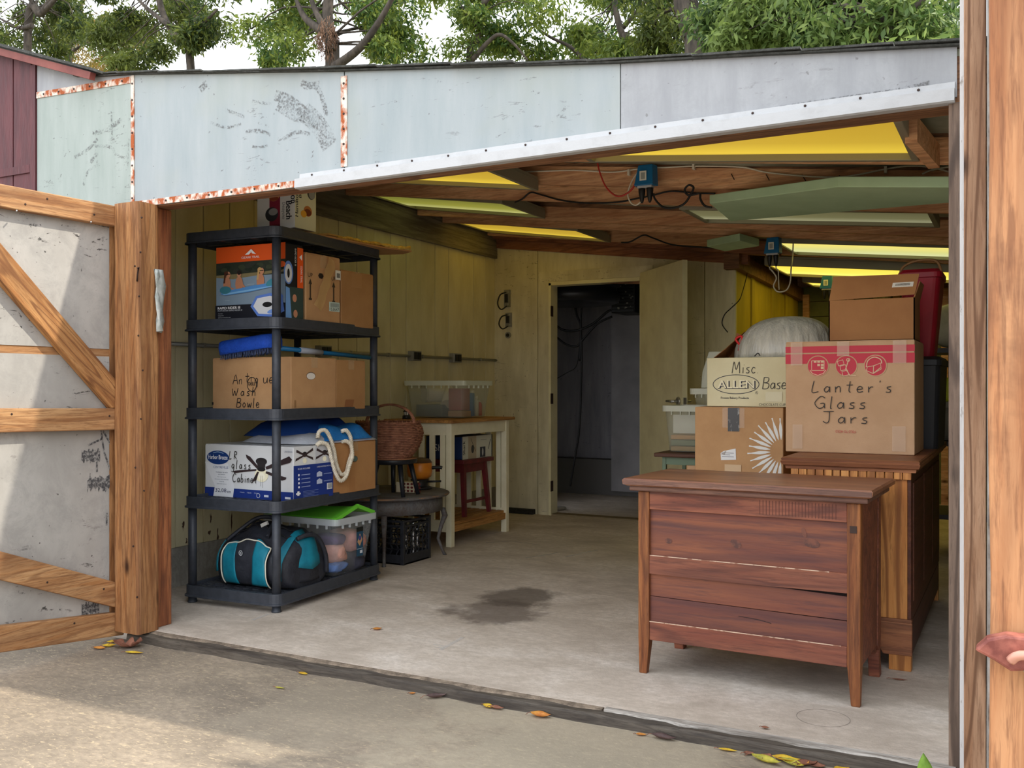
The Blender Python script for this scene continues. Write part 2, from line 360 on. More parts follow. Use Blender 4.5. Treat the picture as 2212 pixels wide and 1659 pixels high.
# ------------------------------------------------------------------ ground
def concrete(name, a, b_, c_, stain=None, flecks=None, scale=1.6, marks=None):
    m, nt, b = _base(name, .8, 0, .25)
    t = nt.nodes.new('ShaderNodeTexCoord'); v = t.outputs['Object']
    mp = nt.nodes.new('ShaderNodeMapping'); mp.inputs['Scale'].default_value = (1, 1.6, 1); nt.links.new(v, mp.inputs[0]); vs = mp.outputs[0]
    c = _ramp(nt, _noise(nt, vs, scale, 7, .68, .4), [(.30, b_), (.5, a), (.72, c_)])
    c = _mix(nt, _ramp(nt, _noise(nt, vs, 30, 6, .7), [(.38, (.55, .55, .55, 1)), (.62, W0)]), c, b_)
    if flecks is not None:
        mf = nt.nodes.new('ShaderNodeMapping'); mf.inputs['Scale'].default_value = (28, 90, 1); mf.inputs['Rotation'].default_value = (0, 0, .5); nt.links.new(v, mf.inputs[0])
        c = _mix(nt, _ramp(nt, _noise(nt, mf.outputs[0], 1.0, 4, .7, 1.2), [(.55, W0), (.66, (.85, .85, .85, 1))]), c, flecks)
    for (x, y, r, amt, col) in stain or ():
        n = _noise(nt, v, 3.5, 6, .65); dd = nt.nodes.new('ShaderNodeVectorMath'); dd.operation = 'DISTANCE'; dd.inputs[1].default_value = (x, y, 0)
        fl = nt.nodes.new('ShaderNodeVectorMath'); fl.operation = 'MULTIPLY'; fl.inputs[1].default_value = (1, 1, 0); nt.links.new(v, fl.inputs[0]); nt.links.new(fl.outputs[0], dd.inputs[0])
        ad = nt.nodes.new('ShaderNodeMath'); ad.operation = 'MULTIPLY_ADD'; ad.inputs[1].default_value = r * 2.4; ad.inputs[2].default_value = -r * 1.2; nt.links.new(n, ad.inputs[0])
        sm = nt.nodes.new('ShaderNodeMath'); sm.operation = 'ADD'; nt.links.new(dd.outputs['Value'], sm.inputs[0]); nt.links.new(ad.outputs[0], sm.inputs[1])
        c = _mix(nt, _ramp(nt, sm.outputs[0], [(max(r * .6, .001), (amt, amt, amt, 1)), (r, W0)]), c, col)
    nt.links.new(c, b.inputs['Base Color']); _bump(nt, b, _noise(nt, v, 120, 4, .7), .35, .004)
    return m
YF = 3.07                                            # plane of the garage front
M_floor = concrete('garage_concrete', C(204, 191, 177), C(170, 157, 143), C(228, 218, 208), [(P(1135, 1288, Z=0).x + 2.0, P(1135, 1288, Z=0).y - 6.475, .24, .75, C(88, 78, 70)), (P(1070, 1322, Z=0).x + 2.0, P(1070, 1322, Z=0).y - 6.475, .27, .7, C(92, 80, 72))], None, 2.2)
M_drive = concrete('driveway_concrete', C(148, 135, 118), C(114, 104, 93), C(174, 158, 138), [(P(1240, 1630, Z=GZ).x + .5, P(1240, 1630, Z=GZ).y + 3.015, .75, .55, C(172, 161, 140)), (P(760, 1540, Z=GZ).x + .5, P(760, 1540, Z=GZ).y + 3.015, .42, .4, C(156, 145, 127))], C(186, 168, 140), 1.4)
g = G(); g.box(-4.3, YF - .02, -.12, .3, 9.9, 0); fl = St(g.build('floor', M_floor), 'worn grey concrete garage floor with an oily dark stain')
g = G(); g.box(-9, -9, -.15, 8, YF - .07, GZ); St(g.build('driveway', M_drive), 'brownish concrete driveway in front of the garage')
g = G(); g.box(-40, -40, -.25, 40, 60, -.152); St(g.build('ground', mat('bare_soil', C(118, 104, 82), .9, 0, C(92, 98, 60), 3)), 'bare ground around the garage')
# threshold boards along the slab edge
M_thr = wood('old_threshold_wood', C(98, 90, 80), C(76, 68, 60), C(44, 38, 34), 'x', 20, knots=False, ring=.4)
M_thrw = wood('flaking_white_threshold', C(206, 200, 192), C(150, 142, 132), C(92, 84, 76), 'x', 20, knots=False, ring=.3)
tr = T('trim_1', 'dark weathered wooden threshold along the slab edge', None, (-1.8, YF - .06, GZ), 0, None, 'structure')
g = G(); xs = [-3.56 + 3.40 * i / 26 for i in range(27)]
loops = []
for i, x in enumerate(xs):
    a = .006 * math.sin(i * 2.1) + .004 * math.sin(i * 5.3)
    loops.append([(x, YF - .083 + a, GZ), (x, YF - .079 + a, -.020), (x, YF - .072 + a, -.012 - a * .6), (x, YF - .045, -.008 + a * .5), (x, YF - .04, GZ)])
g.loft(loops, smooth=False); g.build('board', M_thr, tr)
g = G(); loops = []
for i in range(16):
    x = -1.25 + 1.09 * i / 15; a = .004 * math.sin(i * 2.7)
    loops.append([(x, YF - .052 + a, -.02), (x, YF - .048 + a, -.001 + a * .5), (x, YF - .022, .001), (x, YF - .02, -.02)])
g.loft(loops, smooth=False); o = g.build('edge_strip', M_thrw, tr); o['label'] = 'flaking white painted edge strip'
g = G(); loops = []
for i in range(24):
    x = -3.52 + 2.26 * i / 23; a = .004 * math.sin(i * 3.1)
    loops.append([(x, YF - .050 + a, -.02), (x, YF - .046 + a, -.005 + a * .5), (x, YF - .022, -.002), (x, YF - .02, -.02)])
g.loft(loops, smooth=False); g.build('edge_strip', mat('dirty_slab_edge', C(150, 134, 116), .9, 0, C(100, 88, 76), 30, (1, 1, 1), .5, 80), tr)
# ------------------------------------------------------------------ front wall: sheet panels, rusty strips, drip trim
def ztop(x): return float(np.interp(x, XT, ZT))
_pts = [P(u, v, Y=YF) for u, v in ((85, 138), (205, 162), (300, 163), (740, 156), (1343, 139), (1700, 120), (2080, 97))]
XT = [p.x for p in _pts]; ZT = [p.z for p in _pts]
ZT = [ZT[0] + .36 * (XT[0] + 5.2)] + ZT; XT = [-5.2] + XT
XR = -.158
wf = T('wall_front', 'white sheet front wall and header over the wide opening', None, (-1.8, YF, 0), 0, None, 'structure')
def fpanel(x0, x1, zb0, zb1, m, zt=None, d=.012, name='panel'):
    n = 5; top = [(x0 + (x1 - x0) * i / n) for i in range(n + 1)]
    poly = [(x0, YF, zb0), (x1, YF, zb1)] + [(x, YF, ztop(x) if zt is None else zt(x)) for x in reversed(top)]
    return G().prism(poly, (0, -d, 0)).build(name, m, wf)
X288 = P(292, 300, Y=YF).x; X740 = P(748, 300, Y=YF).x; X1343 = P(1343, 250, Y=YF).x; X85 = P(85, 250, Y=YF).x
zs = lambda x: 2.36 + .0285 * (x - X85) / .6
zl0 = P(85, 213, Y=YF).z; zl1 = P(288, 180, Y=YF).z
zline = lambda x: zl0 + (zl1 - zl0) * (x - X85) / (X288 - X85)
fpanel(X85, X288 - .004, -.05, -.05, M_panel3, zline)
fpanel(X85, X288 - .004, zline(X85), zline(X288), M_panel2)
ZB = 1.925
fpanel(X288 + .004, X740 - .003, ZB, ZB, M_panel)
fpanel(X740 + .003, X1343 - .002, ZB, ZB, M_panel)
fpanel(X1343 + .002, XR, ZB, ZB + .02, M_panel2)
g = G(); g.prism([(-6.2, YF + .02, -.05), (XR + .3, YF + .02, -.05), (XR + .3, YF + .02, 2.0), (XR + .3, YF + .02, ztop(0) - .06), (-3.5, YF + .02, ztop(-3.5) - .04), (-6.2, YF + .02, ztop(-5.2) - .04)], (0, .02, 0))
del g
def strip(p, q, wdt, nails=6, name='metal_strip'):
    p, q = Vector(p), Vector(q); g = G(); g.beam(p, q, .004, wdt, up=(q - p).normalized().cross(Vector((0, 1, 0))))
    o = g.build(name, M_rust, wf)
    o['label'] = 'rusty metal joint strip'
    g = G()
    for i in range(nails):
        c = p.lerp(q, (i + .5) / nails); g.cyl(c + Vector((0, -.001, 0)), c + Vector((0, -.005, 0)), .0055, .004, 8)
    g.build('nail', M_hole, o)
def scuffmat(name, col, lo, hi, sc):
    m, nt, b = _base(name, .7); b.inputs['Base Color'].default_value = col; v = _co(nt, (1, 1, 1)); f = _mix(nt, 1.0, _ramp(nt, _noise(nt, v, sc, 4, .7), [(lo, W0), (hi, W1)]), _ramp(nt, _noise(nt, v, 14, 2), [(.35, (.15, .15, .15, 1)), (.6, W1)]), 'MULTIPLY')
    t = nt.nodes.new('ShaderNodeBsdfTransparent'); mx = nt.nodes.new('ShaderNodeMixShader'); nt.links.new(f, mx.inputs[0]); nt.links.new(t.outputs[0], mx.inputs[1]); nt.links.new(b.outputs[0], mx.inputs[2]); nt.links.new(mx.outputs[0], nt.nodes['Material Output'].inputs[0]); return m
M_scf = scuffmat('grey_scuff', C(112, 112, 112), .47, .62, 120)
def scuff(pts, wd_, y=YF - .0135, m=None):
    d = D((0, y, 0), (1, 0, 0), (0, 0, 1), .0002); q = smooth([(P(u, v, Y=y).x, P(u, v, Y=y).z, 0) for u, v in pts], 4); n_ = len(q) - 1
    d.line([(p.x, p.y) for p in q], wd_, m or M_scf); d.build('scuff', wf, local=False)
for pts, wd_ in ((((594, 206), (620, 214), (645, 232), (668, 252), (690, 272)), .045), (((655, 240), (680, 262), (700, 290), (712, 315)), .08), (((660, 180), (685, 190), (700, 225), (704, 250)), .022), (((650, 178), (665, 186), (690, 182)), .03), (((455, 265), (490, 275), (520, 268)), .012), (((485, 236), (505, 244), (528, 252)), .014), (((545, 218), (565, 222), (588, 224)), .012), (((545, 316), (560, 318), (578, 314)), .010), (((600, 225), (640, 250), (665, 250)), .05), (((530, 284), (560, 282), (585, 292)), .014), (((436, 180), (443, 192)), .05), (((612, 300), (640, 285), (670, 290)), .016), (((160, 340), (190, 322), (210, 300)), .016), (((200, 288), (230, 280), (262, 258)), .022), (((205, 315), (240, 318), (250, 335)), .014), (((180, 400), (190, 370), (215, 355)), .014), (((240, 240), (242, 300)), .008), (((278, 300), (276, 365)), .008), (((210, 330), (195, 350)), .02), (((1060, 330), (1100, 322), (1150, 305)), .014), (((1555, 254), (1640, 240), (1750, 222), (1930, 196), (2008, 178)), .012), (((1085, 325), (1130, 318), (1200, 302), (1330, 288)), .010)): scuff(pts, wd_)
ys = YF - .0145
strip((X288, ys, 1.93), (X288, ys, ztop(X288) - .005), .020, 8)
strip((X740, ys, P(748, 362, Y=YF).z), (X740, ys, ztop(X740) - .02), .030, 6)
strip((X85, ys, zline(X85) + .012), (X288 - .012, ys, zline(X288) + .012), .030, 6)
strip((X288 + .02, ys, ZB + .013), (-2.0, ys, ZB + .013), .027, 12)
# drip trim, a stepped white metal profile under the header
g = G(); za, zb_ = P(640, 384, Y=YF - .05).z, P(2075, 184, Y=YF - .05).z; x0, x1 = P(636, 395, Y=YF - .05).x, XR - .005
sec = lambda z: [(-.012, z + .022), (-.018, z + .022), (-.020, z), (-.050, z - .004), (-.052, z - .040), (-.044, z - .044), (-.012, z - .044)]
g.loft([[(x, YF + a, b) for a, b in sec(z)] for x, z in ((x0, za), (x1, zb_))], smooth=False)
dt = g.build('drip_trim', M_white, wf); dt['label'] = 'white metal drip trim under the header'
g = G()
for i in range(15):
    t = (i + .4) / 15; x = x0 + (x1 - x0) * t; z = za + (zb_ - za) * t + .012; g.cyl((x, YF - .019, z), (x, YF - .023, z), .0045, .003, 8)
g.build('nail', M_hole, dt)
g = G(); g.box(X288, YF + .002, ZB - .005, XR + .08, YF + .09, 2.10); g.build('header_beam', M_dark, wf)
g = G(); g.prism([(X288 + .0, YF + .002, 2.10), (XR, YF + .002, 2.10), (XR, YF + .002, ztop(XR) - .02), (X288, YF + .002, ztop(X288) - .02)], (0, .05, 0)); g.build('header_backing', M_dark, wf)
# left jamb and right jamb
g = G(); xj0, xj1 = P(318, 900, Y=YF + .03).x, P(345, 900, Y=YF + .03).x
g.box(xj0 - .02, YF + .005, .0, xj1, YF + .10, ZB - .006); St(g.build('trim_2', M_jamb, bevel=.004), 'reddish brown timber left jamb of the opening')
xj0 = P(2050, 900, Y=YF - .01).x; xj1 = P(2078, 900, Y=YF - .03).x
t3 = T('trim_3', 'grey weathered timber right jamb with white painted edge board', None, (xj0, YF, GZ), 0, None, 'structure')
G().box(xj0, YF - .03, -.05, xj1 + .02, YF + .07, ZB + .0).build('jamb_board', M_jgrey, t3, bevel=.003)
xw = P(2074, 900, Y=YF - .07).x
G().box(xw, YF - .09, GZ, xw + .012, YF - .031, 2.30).build('edge_board', mat('flaky_white', C(214, 214, 214), .6, 0, C(140, 130, 120), 60, (1, 1, .3), .3, 60, .62, .72), t3)
# ------------------------------------------------------------------ roof
M_shg = mat('asphalt_shingle', C(82, 82, 78), .9, 0, C(56, 58, 54), 40, (1, 1, 1), .6, 90)
rf = T('roof', 'low pitched asphalt shingle roof of the garage', None, (-1.8, YF, 2.3), 0, None, 'structure')
xs = [-4.3, -3.92, X288, -3.0, X740, -1.8, X1343, -.7, .35]
zt_ = lambda x: ztop(X288) - .11 * (x - X288) if x < X288 else ztop(x) if x < XR else ztop(XR) - .128 * (x - XR)
g = G(); loops = [[(x, YF + .0, zt_(x) - .025), (x, YF + .0, zt_(x) - .004), (x, 9.95, zt_(x) - .004), (x, 9.95, zt_(x) - .025)] for x in xs ]
g.loft(loops, smooth=False); g.build('roof_deck', mat('deck_board', C(176, 182, 164), .8, 0, C(146, 150, 132), 5), rf)
g = G(); g.loft([[(x, YF - .03, zt_(x) - .002), (x, YF - .03, zt_(x) + .004), (x, 9.98, zt_(x) + .004), (x, 9.98, zt_(x) - .002)] for x in [-3.93] + xs[2:]], smooth=False); g.build('roofing_felt', M_shg, rf)
x = -3.98
while x < .2:                                       # the visible course of shingles along the front edge
    w_ = rnd.uniform(.26, .40); x2 = min(x + w_, .25); d = rnd.uniform(.034, .052); dz = rnd.uniform(.003, .008)
    g = G(); g.loft([[(xx, YF - d, zt_(xx) + dz - .003 + (.004 if k else 0)), (xx, YF - d, zt_(xx) + dz + .004 + (.004 if k else 0)), (xx, YF + .16, zt_(xx) + dz + .006), (xx, YF + .16, zt_(xx) + dz)] for k, xx in enumerate((x, x2 - .004))], smooth=False)
    g.build('shingle', M_shg, rf); x = x2
# ------------------------------------------------------------------ left gate, open towards the camera
XG = -3.6
gt = T('gate', 'open left garage gate, timber Z-braced frame on pale stained sheets', 'gate', (XG, 2.2, -.05))
def gz(u, v): p = P(u, v, X=XG); return p.y, p.z
def rail(a, b, hgt, name, m=M_gate, th=.04):         # a, b = centre-line points (y, z) extended along the leaf
    return G().beam((XG - th / 2, a[0], a[1]), (XG - th / 2, b[0], b[1]), th, hgt, up=(0, 0, 1)).build(name, m, gt, bevel=.004)
YH = 3.015; YE = 1.40
def ext(y0, z0, y1, z1, y): return z0 + (z1 - z0) * (y - y0) / (y1 - y0)
rail((YE, 1.862), (YH, 1.872), .092, 'top_rail')
rail((YE, ext(2.41, .966, 3.02, .954, YE)), (YH, .954), .097, 'middle_rail')
rail((YE, .795), (YH, .141), .106, 'lower_brace')
rail((1.85, 2.16), (YH, 1.045), .105, 'upper_brace') if False else None
# upper brace: 45 degrees, from the middle rail at the hinge up to the top rail
g = G(); k = .984
y1 = YH; yb = YH - (1.816 - 1.075) / k
g.prism([(XG - .04, YH, 1.005), (XG - .04, YH, 1.085), (XG - .04, YH - (1.816 - 1.085) / k, 1.816), (XG - .04, YH - (1.816 - 1.005) / k - .07, 1.816), (XG - .04, YH - .07, 1.005)], (.04, 0, 0))
g.build('upper_brace', wood('brace_timber', C(194, 146, 94), C(168, 114, 66), C(108, 68, 42), 'y', 18, ring=.7, rot=(math.radians(44.5), 0, 0)), gt, bevel=.004)
rail((YE, .20), (YH, .022), .105, 'bottom_rail')
g = G(); g.box(XG - .062, YH - .05, .02, XG - .040, YH + .0, 1.84); g.build('hinge_stile', M_gatez, gt)
g = G(); g.box(XG - .04, YE - .09, .06, XG, YE, 1.91); g.build('free_stile', M_gatez, gt, bevel=.004)
for z0, z1 in ((1.272, 1.83), (.06, 1.238)): G().box(XG - .052, YE, z0, XG - .042, YH - .052, z1).build('panel', M_gpanel, gt)
G().box(XG - .060, YE, 1.22, XG - .046, YH - .05, 1.29).build('seam_batten', M_gate, gt)
for u, v in ((37, 457), (197, 481), (272, 470)): p = P(u, v, X=XG); G().cyl((XG - .005, p.y, p.z), (XG + .012, p.y - .01, p.z + .002), .003, .003, 6).build('bent_nail', M_steel, gt)
for (y, z) in ((2.62, 1.89), (2.52, 1.85), (2.85, 1.86), (2.46, .99), (2.93, .97), (2.90, .20), (2.62, .28), (2.75, .08)): G().cyl((XG - .002, y, z), (XG + .002, y, z), .006, .004, 8).build('nail', M_hole, gt)
# scrapes of black paint on the lower sheet
d = D((XG - .0415, 0, 0), (0, 1, 0), (0, 0, 1), .0004)
def scr(u0, v0, u1, v1, col, sd, n=22):
    r = random.Random(sd); a, b = P(u0, v0, X=XG - .042), P(u1, v1, X=XG - .042); x0, x1, z0, z1 = a.y, b.y, b.z, a.z
    top = [(x0 + (x1 - x0) * i / n, z1 - r.uniform(0, .25) * (z1 - z0)) for i in range(n + 1)]; bot = [(x0 + (x1 - x0) * i / n, z0 + r.uniform(0, .35) * (z1 - z0)) for i in range(n, -1, -1)]
    d.poly(top + bot, col)
inkm = mat('black_paint_scrape', C(70, 70, 72), .6, 0, C(150, 148, 144), 90, (1, 1, 1), 0, 60, .45, .6)
for q_ in ((176, 970, 216, 1000, inkm, 1), (188, 1028, 242, 1062, inkm, 2), (176, 1302, 214, 1330, inkm, 3)): scr(*q_); d.build('paint_scrape', gt, local=False); d = D((XG - .0415, 0, 0), (0, 1, 0), (0, 0, 1), .0004)
for pts in (((218, 930), (224, 975), (246, 1038)), ((222, 930), (240, 962), (252, 985)), ((190, 962), (220, 948)), ((209, 995), (209, 1020)), ((230, 1108), (230, 1135))):
    d = D((XG - .0415, 0, 0), (0, 1, 0), (0, 0, 1), .0006); d.line([(P(u, v, X=XG - .042).y, P(u, v, X=XG - .042).z) for u, v in pts], .009, inkm); d.build('paint_scrape', gt, local=False)
# round-edged hinge post of the gate
gp = T('gate_post', 'weathered orange-brown square gate post at the left of the opening', 'post', (P(297, 1360, Y=YF - .05).x, YF - .05, -.03))
xa, xb = P(273, 900, Y=YF - .045).x, P(321, 900, Y=YF - .06).x
loops = []
for i in range(15):
    z = .0 + 1.925 * i / 14; a = .0025 * math.sin(i * 1.7); b = .0025 * math.sin(i * 2.9 + 1)
    loops.append(rrect((xa + xb) / 2 + a, YF - .057, xb - xa + b, .118, .014, z, 2))
G().loft(loops, smooth=False).build('post', M_gatez, gp)
for v in (470, 545, 575, 640, 725, 800, 905, 1010, 1060, 1180, 1290): p = P(rnd.uniform(285, 312), v, Y=YF - .116); G().cyl(p, p + Vector((0, -.004, 0)), .005, .003, 8).build('nail', M_hole, gp)
p = P(300, 588, Y=YF - .118); g = G(); g.tube([p + Vector((-.012, 0, -.04)), p + Vector((-.004, -.004, -.01)), p + Vector((.006, -.006, .02)), p + Vector((.002, -.012, .016))], .0035, 6); g.build('bent_spike', M_hole, gp)
# torn grey cloth hanging on the jamb
g = G(); cl = [(343, 583, 351, 583), (343, 598, 357, 600), (340, 620, 356, 618), (342, 640, 355, 645), (346, 668, 353, 672), (348, 690, 352, 694), (350, 715, 352, 720)]
Lp = [(P(a, b, Y=YF - .02), P(c_, d_, Y=YF + .02)) for a, b, c_, d_ in cl]
g.grid(6, 6, lambda u, v: Lp[int(round(v * 6))][0].lerp(Lp[int(round(v * 6))][1], u) + Vector((0, -.03 * math.sin(u * PI) + .008 * math.sin(v * 14 + u * 9), 0)))
tag(g.build('torn_cloth', mat('grey_tarp', C(150, 156, 150), .8, 0, C(200, 202, 196), 24), solid=.002), 'torn grey tarp scrap hanging on the left jamb', 'cloth')
# ------------------------------------------------------------------ right gate, seen almost edge-on
rg = T('gate', 'open right garage gate seen edge-on, stained timber stiles at frame edge', 'gate', (-.09, 2.95, -.05), 0)
a, b = P(2083, 900, Y=YF - .10).x, P(2131, 900, Y=YF - .10).x
G().box(a, YF - .13, -.045, b, YF - .095, 2.45).build('hinge_stile', M_post, rg, bevel=.003)
_q = P(2134, 900, Y=1.62).x
G().prism([(b + .001, YF - .096, 0), (_q, 1.62, 0), (_q, 1.62, 2.42), (b + .001, YF - .096, 2.42)], (.008, 0, 0)).build('panel', mat('gate_sheet_edge', C(170, 172, 170), .6, 0, C(110, 104, 98), 20), rg)
Yb = 1.55; a2 = P(2136, 900, Y=Yb).x
loops = [rrect(a2 + .045 + .0015 * math.sin(i * 2.1), Yb + .03, .09 + .002 * math.sin(i * 1.3), .06, .007, -.04 + 2.6 * i / 12, 2) for i in range(13)]
G().loft(loops, smooth=False).build('free_stile', wood('gate_end_timber', C(196, 144, 102), C(172, 114, 74), C(112, 70, 48), 'z', 10, ring=.25, dirt=C(104, 68, 50)), rg)
for z in (.12, 1.05, 2.0): G().box(a2 + .05, Yb + .06, z, a2 + .085, YF - .10, z + .09).build('rail', M_post, rg)
p = P(2170, 1405, Y=Yb - .03)
g = G(); out = [(-.038, .0), (-.022, .018), (.002, .026), (.03, .026), (.055, .022), (.055, -.012), (.03, -.020), (.008, -.024), (-.012, -.012)]
g.prism([(p.x + x, p.y - .02, p.z + z) for x, z in out], (0, .03, 0)); lt = g.build('latch_plate', mat('rusty_latch', C(176, 108, 92), .5, .2, C(120, 64, 56), 30), rg, bevel=.004)
g = G(); g.tube(smooth([(p.x + .008, p.y - .03, p.z - .006), (p.x + .02, p.y - .034, p.z + .004), (p.x + .06, p.y - .03, p.z + .006)], 4), .007, 8); g.build('latch_bolt', mat('worn_latch', C(206, 150, 130), .4, .3), lt)
g = G(); g.prism([(p.x + .02, p.y + .0, p.z - .02), (p.x + .05, p.y + .0, p.z - .02), (p.x + .075, p.y, p.z - .07), (p.x + .05, p.y, p.z - .07)], (0, .02, 0)); g.build('latch_arm', mat('green_paint', C(134, 160, 122), .6), lt)
# ------------------------------------------------------------------ maroon neighbour wall at the far left
sh = T('wall_shed', 'maroon board and batten wall of the neighbouring shed', None, (-5, YF, -.05), 0, None, 'structure')
M_mar = mat('maroon_paint', C(96, 46, 50), .6, 0, C(76, 36, 41), 20, (1, 1, .2), .3, 50)
M_mar2 = mat('faded_red_trim', C(140, 76, 66), .6, 0, C(116, 58, 52), 10)
zsl = lambda x: 2.565 + (x + 3.85) * -.36
xe = X85 - .01; g = None
xs_ = [xe, xe - .035, xe - .175, xe - .32, xe - .47, xe - .62, xe - .77, -6.2]
for i in range(1, 7):
    x1_, x0_ = xs_[i] - .004, xs_[i + 1] + .004
    for z0, z1 in ((-.05, 2.165), (2.20, None)):
        G().prism([(x0_, YF - .0, z0), (x1_, YF, z0), (x1_, YF, z1 if z1 else zsl(x1_) - .03), (x0_, YF, z1 if z1 else zsl(x0_) - .03)], (0, -.012, 0)).build('board', M_mar, sh)
G().box(-6.2, YF - .02, 2.163, xe - .036, YF - .003, 2.202).build('batten', M_mar, sh)
G().box(xe - .034, YF - .02, -.05, xe + .006, YF - .003, zsl(xe) - .03).build('corner_board', M_mar, sh)
G().box(-6.2, YF - .001, -.05, xe, YF + .05, 2.6).build('backing', mat('shed_backing', C(60, 30, 34), .8), sh)
pa, pb = P(200, 165, Y=YF - .06), P(0, 112, Y=YF - .06); dv = (pb - pa).normalized()
G().beam(pa + Vector((0, 0, -.0)), pb + dv * 1.4, .03, .034).build('fascia', M_mar2, sh)
g = G(); q0, q1 = pa + Vector((.04, 0, .012)), pb + dv * 1.4 + Vector((0, 0, .028)); g.prism([(q0.x, YF - .09, q0.z), (q1.x, YF - .09, q1.z), (q1.x, YF - .09, q1.z + .02), (q0.x, YF - .09, q0.z + .012)], (0, 3.5, 0)); g.build('roofing', M_shg, sh)
# ------------------------------------------------------------------ inside walls
XL = -4.1; YB = 7.4
M_wl = mat('cream_siding', C(222, 213, 176), .65, 0, C(204, 194, 154), 5, (1, 1, .35), .15, 40)
M_wlc = concrete('curb_concrete', C(160, 156, 148), C(130, 126, 118), C(178, 174, 166), None, None, 4)
wl = T('wall_left', 'cream painted grooved plank wall on the left inside', None, (XL, 5.2, 0), 0, None, 'structure')
y = 3.16; i = 0
M_wld = wood('dark_siding', C(120, 112, 88), C(98, 90, 70), C(66, 58, 48), 'z', 10, knots=False)
while y < YB - .02:
    y2 = min(y + .2035, YB); G().box(XL - .02, y + .003, .215, XL - .001 + .0015 * ((i * 7) % 3), y2 - .003, 2.24).build('plank', M_wl, wl, bevel=.003); y = y2; i += 1
G().box(XL - .05, 3.11, 0.2, XL - .012, YB, 2.62).build('backing', mat('groove_shadow_board', C(92, 84, 62), .9), wl)
G().box(XL - .05, 3.10, 0, XL + .012, YB, .216).build('curb', M_wlc, wl)
G().box(XL - .012, 3.16, 2.235, XL + .03, YB, 2.455).build('top_ledger', wood('dusty_ledger', C(140, 132, 116), C(116, 108, 94), C(76, 68, 62), 'y', 9, knots=False), wl, bevel=.003)
d = D((XL + .002, 0, 0), (0, 1, 0), (0, 0, 1), .0006); r = random.Random(5); pl_ = mat('bare_wood_chip', C(104, 76, 56), .8, 0, C(70, 54, 44), 60)
for u, v, a, b in ((395, 1135, .012, .030), (365, 1138, .006, .03), (403, 1170, .010, .02), (455, 1120, .01, .03), (470, 1160, .008, .05), (500, 1130, .006, .06), (360, 1180, .02, .008), (347, 1178, .012, .012), (452, 1150, .012, .02)):
    p = P(u, v, X=XL + .002); d.poly([(p.y + a * math.cos(t) * r.uniform(.2, 1.3), p.z + b * math.sin(t) * r.uniform(.2, 1.3)) for t in [2 * PI * k / 17 for k in range(17)]], pl_)
d.build('paint_chip', wl, local=False)
# conduit with outlet boxes
cd = T('conduit', 'grey metal conduit with outlet boxes along the left wall', 'conduit', (XL + .02, 5.2, 1.336))
G().cyl((XL + .016, 3.2, 1.336), (XL + .016, YB - .005, 1.336), .0115, n=10).build('pipe', M_galv, cd)
for u in (897, 985, 700):
    y = P(u, 775, X=XL + .03).y; g = G(); g.box(XL + .001, y - .06, 1.30, XL + .05, y + .06, 1.375); o = g.build('outlet_box', M_galv, cd, bevel=.004)
    g = G(); g.box(XL + .05, y - .045, 1.31, XL + .056, y - .005, 1.365); g.box(XL + .05, y + .005, 1.31, XL + .056, y + .045, 1.365); g.build('cover', M_black, o)
g = G()
for k in range(9): y = 3.5 + k * .45; g.box(XL + .001, y, 1.322, XL + .0295, y + .014, 1.350)
g.build('strap', M_galv, cd)
# back wall with the doorway
M_bw = painted('back_wall_board', C(224, 215, 184), C(200, 190, 156), C(108, 98, 80), .2, .6, C(168, 156, 124))
DX0, DX1 = P(1191, 900, Y=YB).x, P(1387, 900, Y=YB).x; XB1 = P(1590, 800, Y=YB).x; DZ = 1.99
zw = lambda x: 2.335 - .125 * (x - XL)
wb = T('wall_back', 'stained cream board back wall around the dark doorway', None, (-3, YB, 0), 0, None, 'structure')
def bp(x0, x1, z0, z1a=None, z1b=None, dy=0.0, name='panel', m=None):
    a = zw(x0) if z1a is None else z1a; b = zw(x1) if z1b is None else z1b
    return G().prism([(x0, YB - .012 - dy, z0), (x1, YB - .012 - dy, z0), (x1, YB - .012 - dy, b), (x0, YB - .012 - dy, a)], (0, .03, 0)).build(name, m or M_bw, wb)
XS = P(1163, 900, Y=YB).x; XC0 = DX0 - .105; XC1 = DX1 + .10
bp(XL - .02, XS - .003, 0); bp(XS + .003, XC0, 0); bp(XC0, XC1, DZ + .10); bp(XC1, XB1 - .25, 0); bp(XB1 - .244, XB1, 0)
bp(XC0, DX0 - .012, 0, DZ + .012, DZ + .012, .012, 'door_casing'); bp(DX1 + .012, XC1, 0, DZ + .012, DZ + .012, .012, 'door_casing'); bp(XC0, XC1, DZ + .012, DZ + .10, DZ + .10, .013, 'door_casing')
dr = T('door_1', 'cream door standing open at the dark back doorway', None, (DX1, YB - .02, 0), 0, None, 'structure')
M_door = mat('door_paint', C(232, 224, 184), .55, 0, C(216, 206, 166), 4)
g = G(); g.box(DX0 - .012, YB - .03, 0, DX0 + .01, YB + .10, DZ); g.box(DX1 - .01, YB - .03, 0, DX1 + .012, YB + .10, DZ); g.box(DX0 - .012, YB - .03, DZ - .02, DX1 + .012, YB + .10, DZ + .01); g.build('door_jamb', M_door, dr)
G().box(DX0 + .01, YB - .01, .0, DX1 - .01, YB + .10, .012).build('door_sill', mat('sill_wood', C(128, 112, 84), .8), dr)
h = Vector((DX1 - .005, YB - .035, 0)); fe = P(1474, 836, Y=6.73); dv = Vector((fe.x - h.x, fe.y - h.y, 0)); L_ = dv.length; dv.normalize(); nv = Vector((-dv.y, dv.x, 0))
def leafpt(a, o, z): return h + dv * a + nv * o + Vector((0, 0, z))
g = G(); g.prism([leafpt(0, 0, .015), leafpt(L_, 0, .015), leafpt(L_, 0, 2.03), leafpt(0, 0, 2.03)], nv * .04); lf = g.build('door_leaf', M_door, dr, bevel=.002)
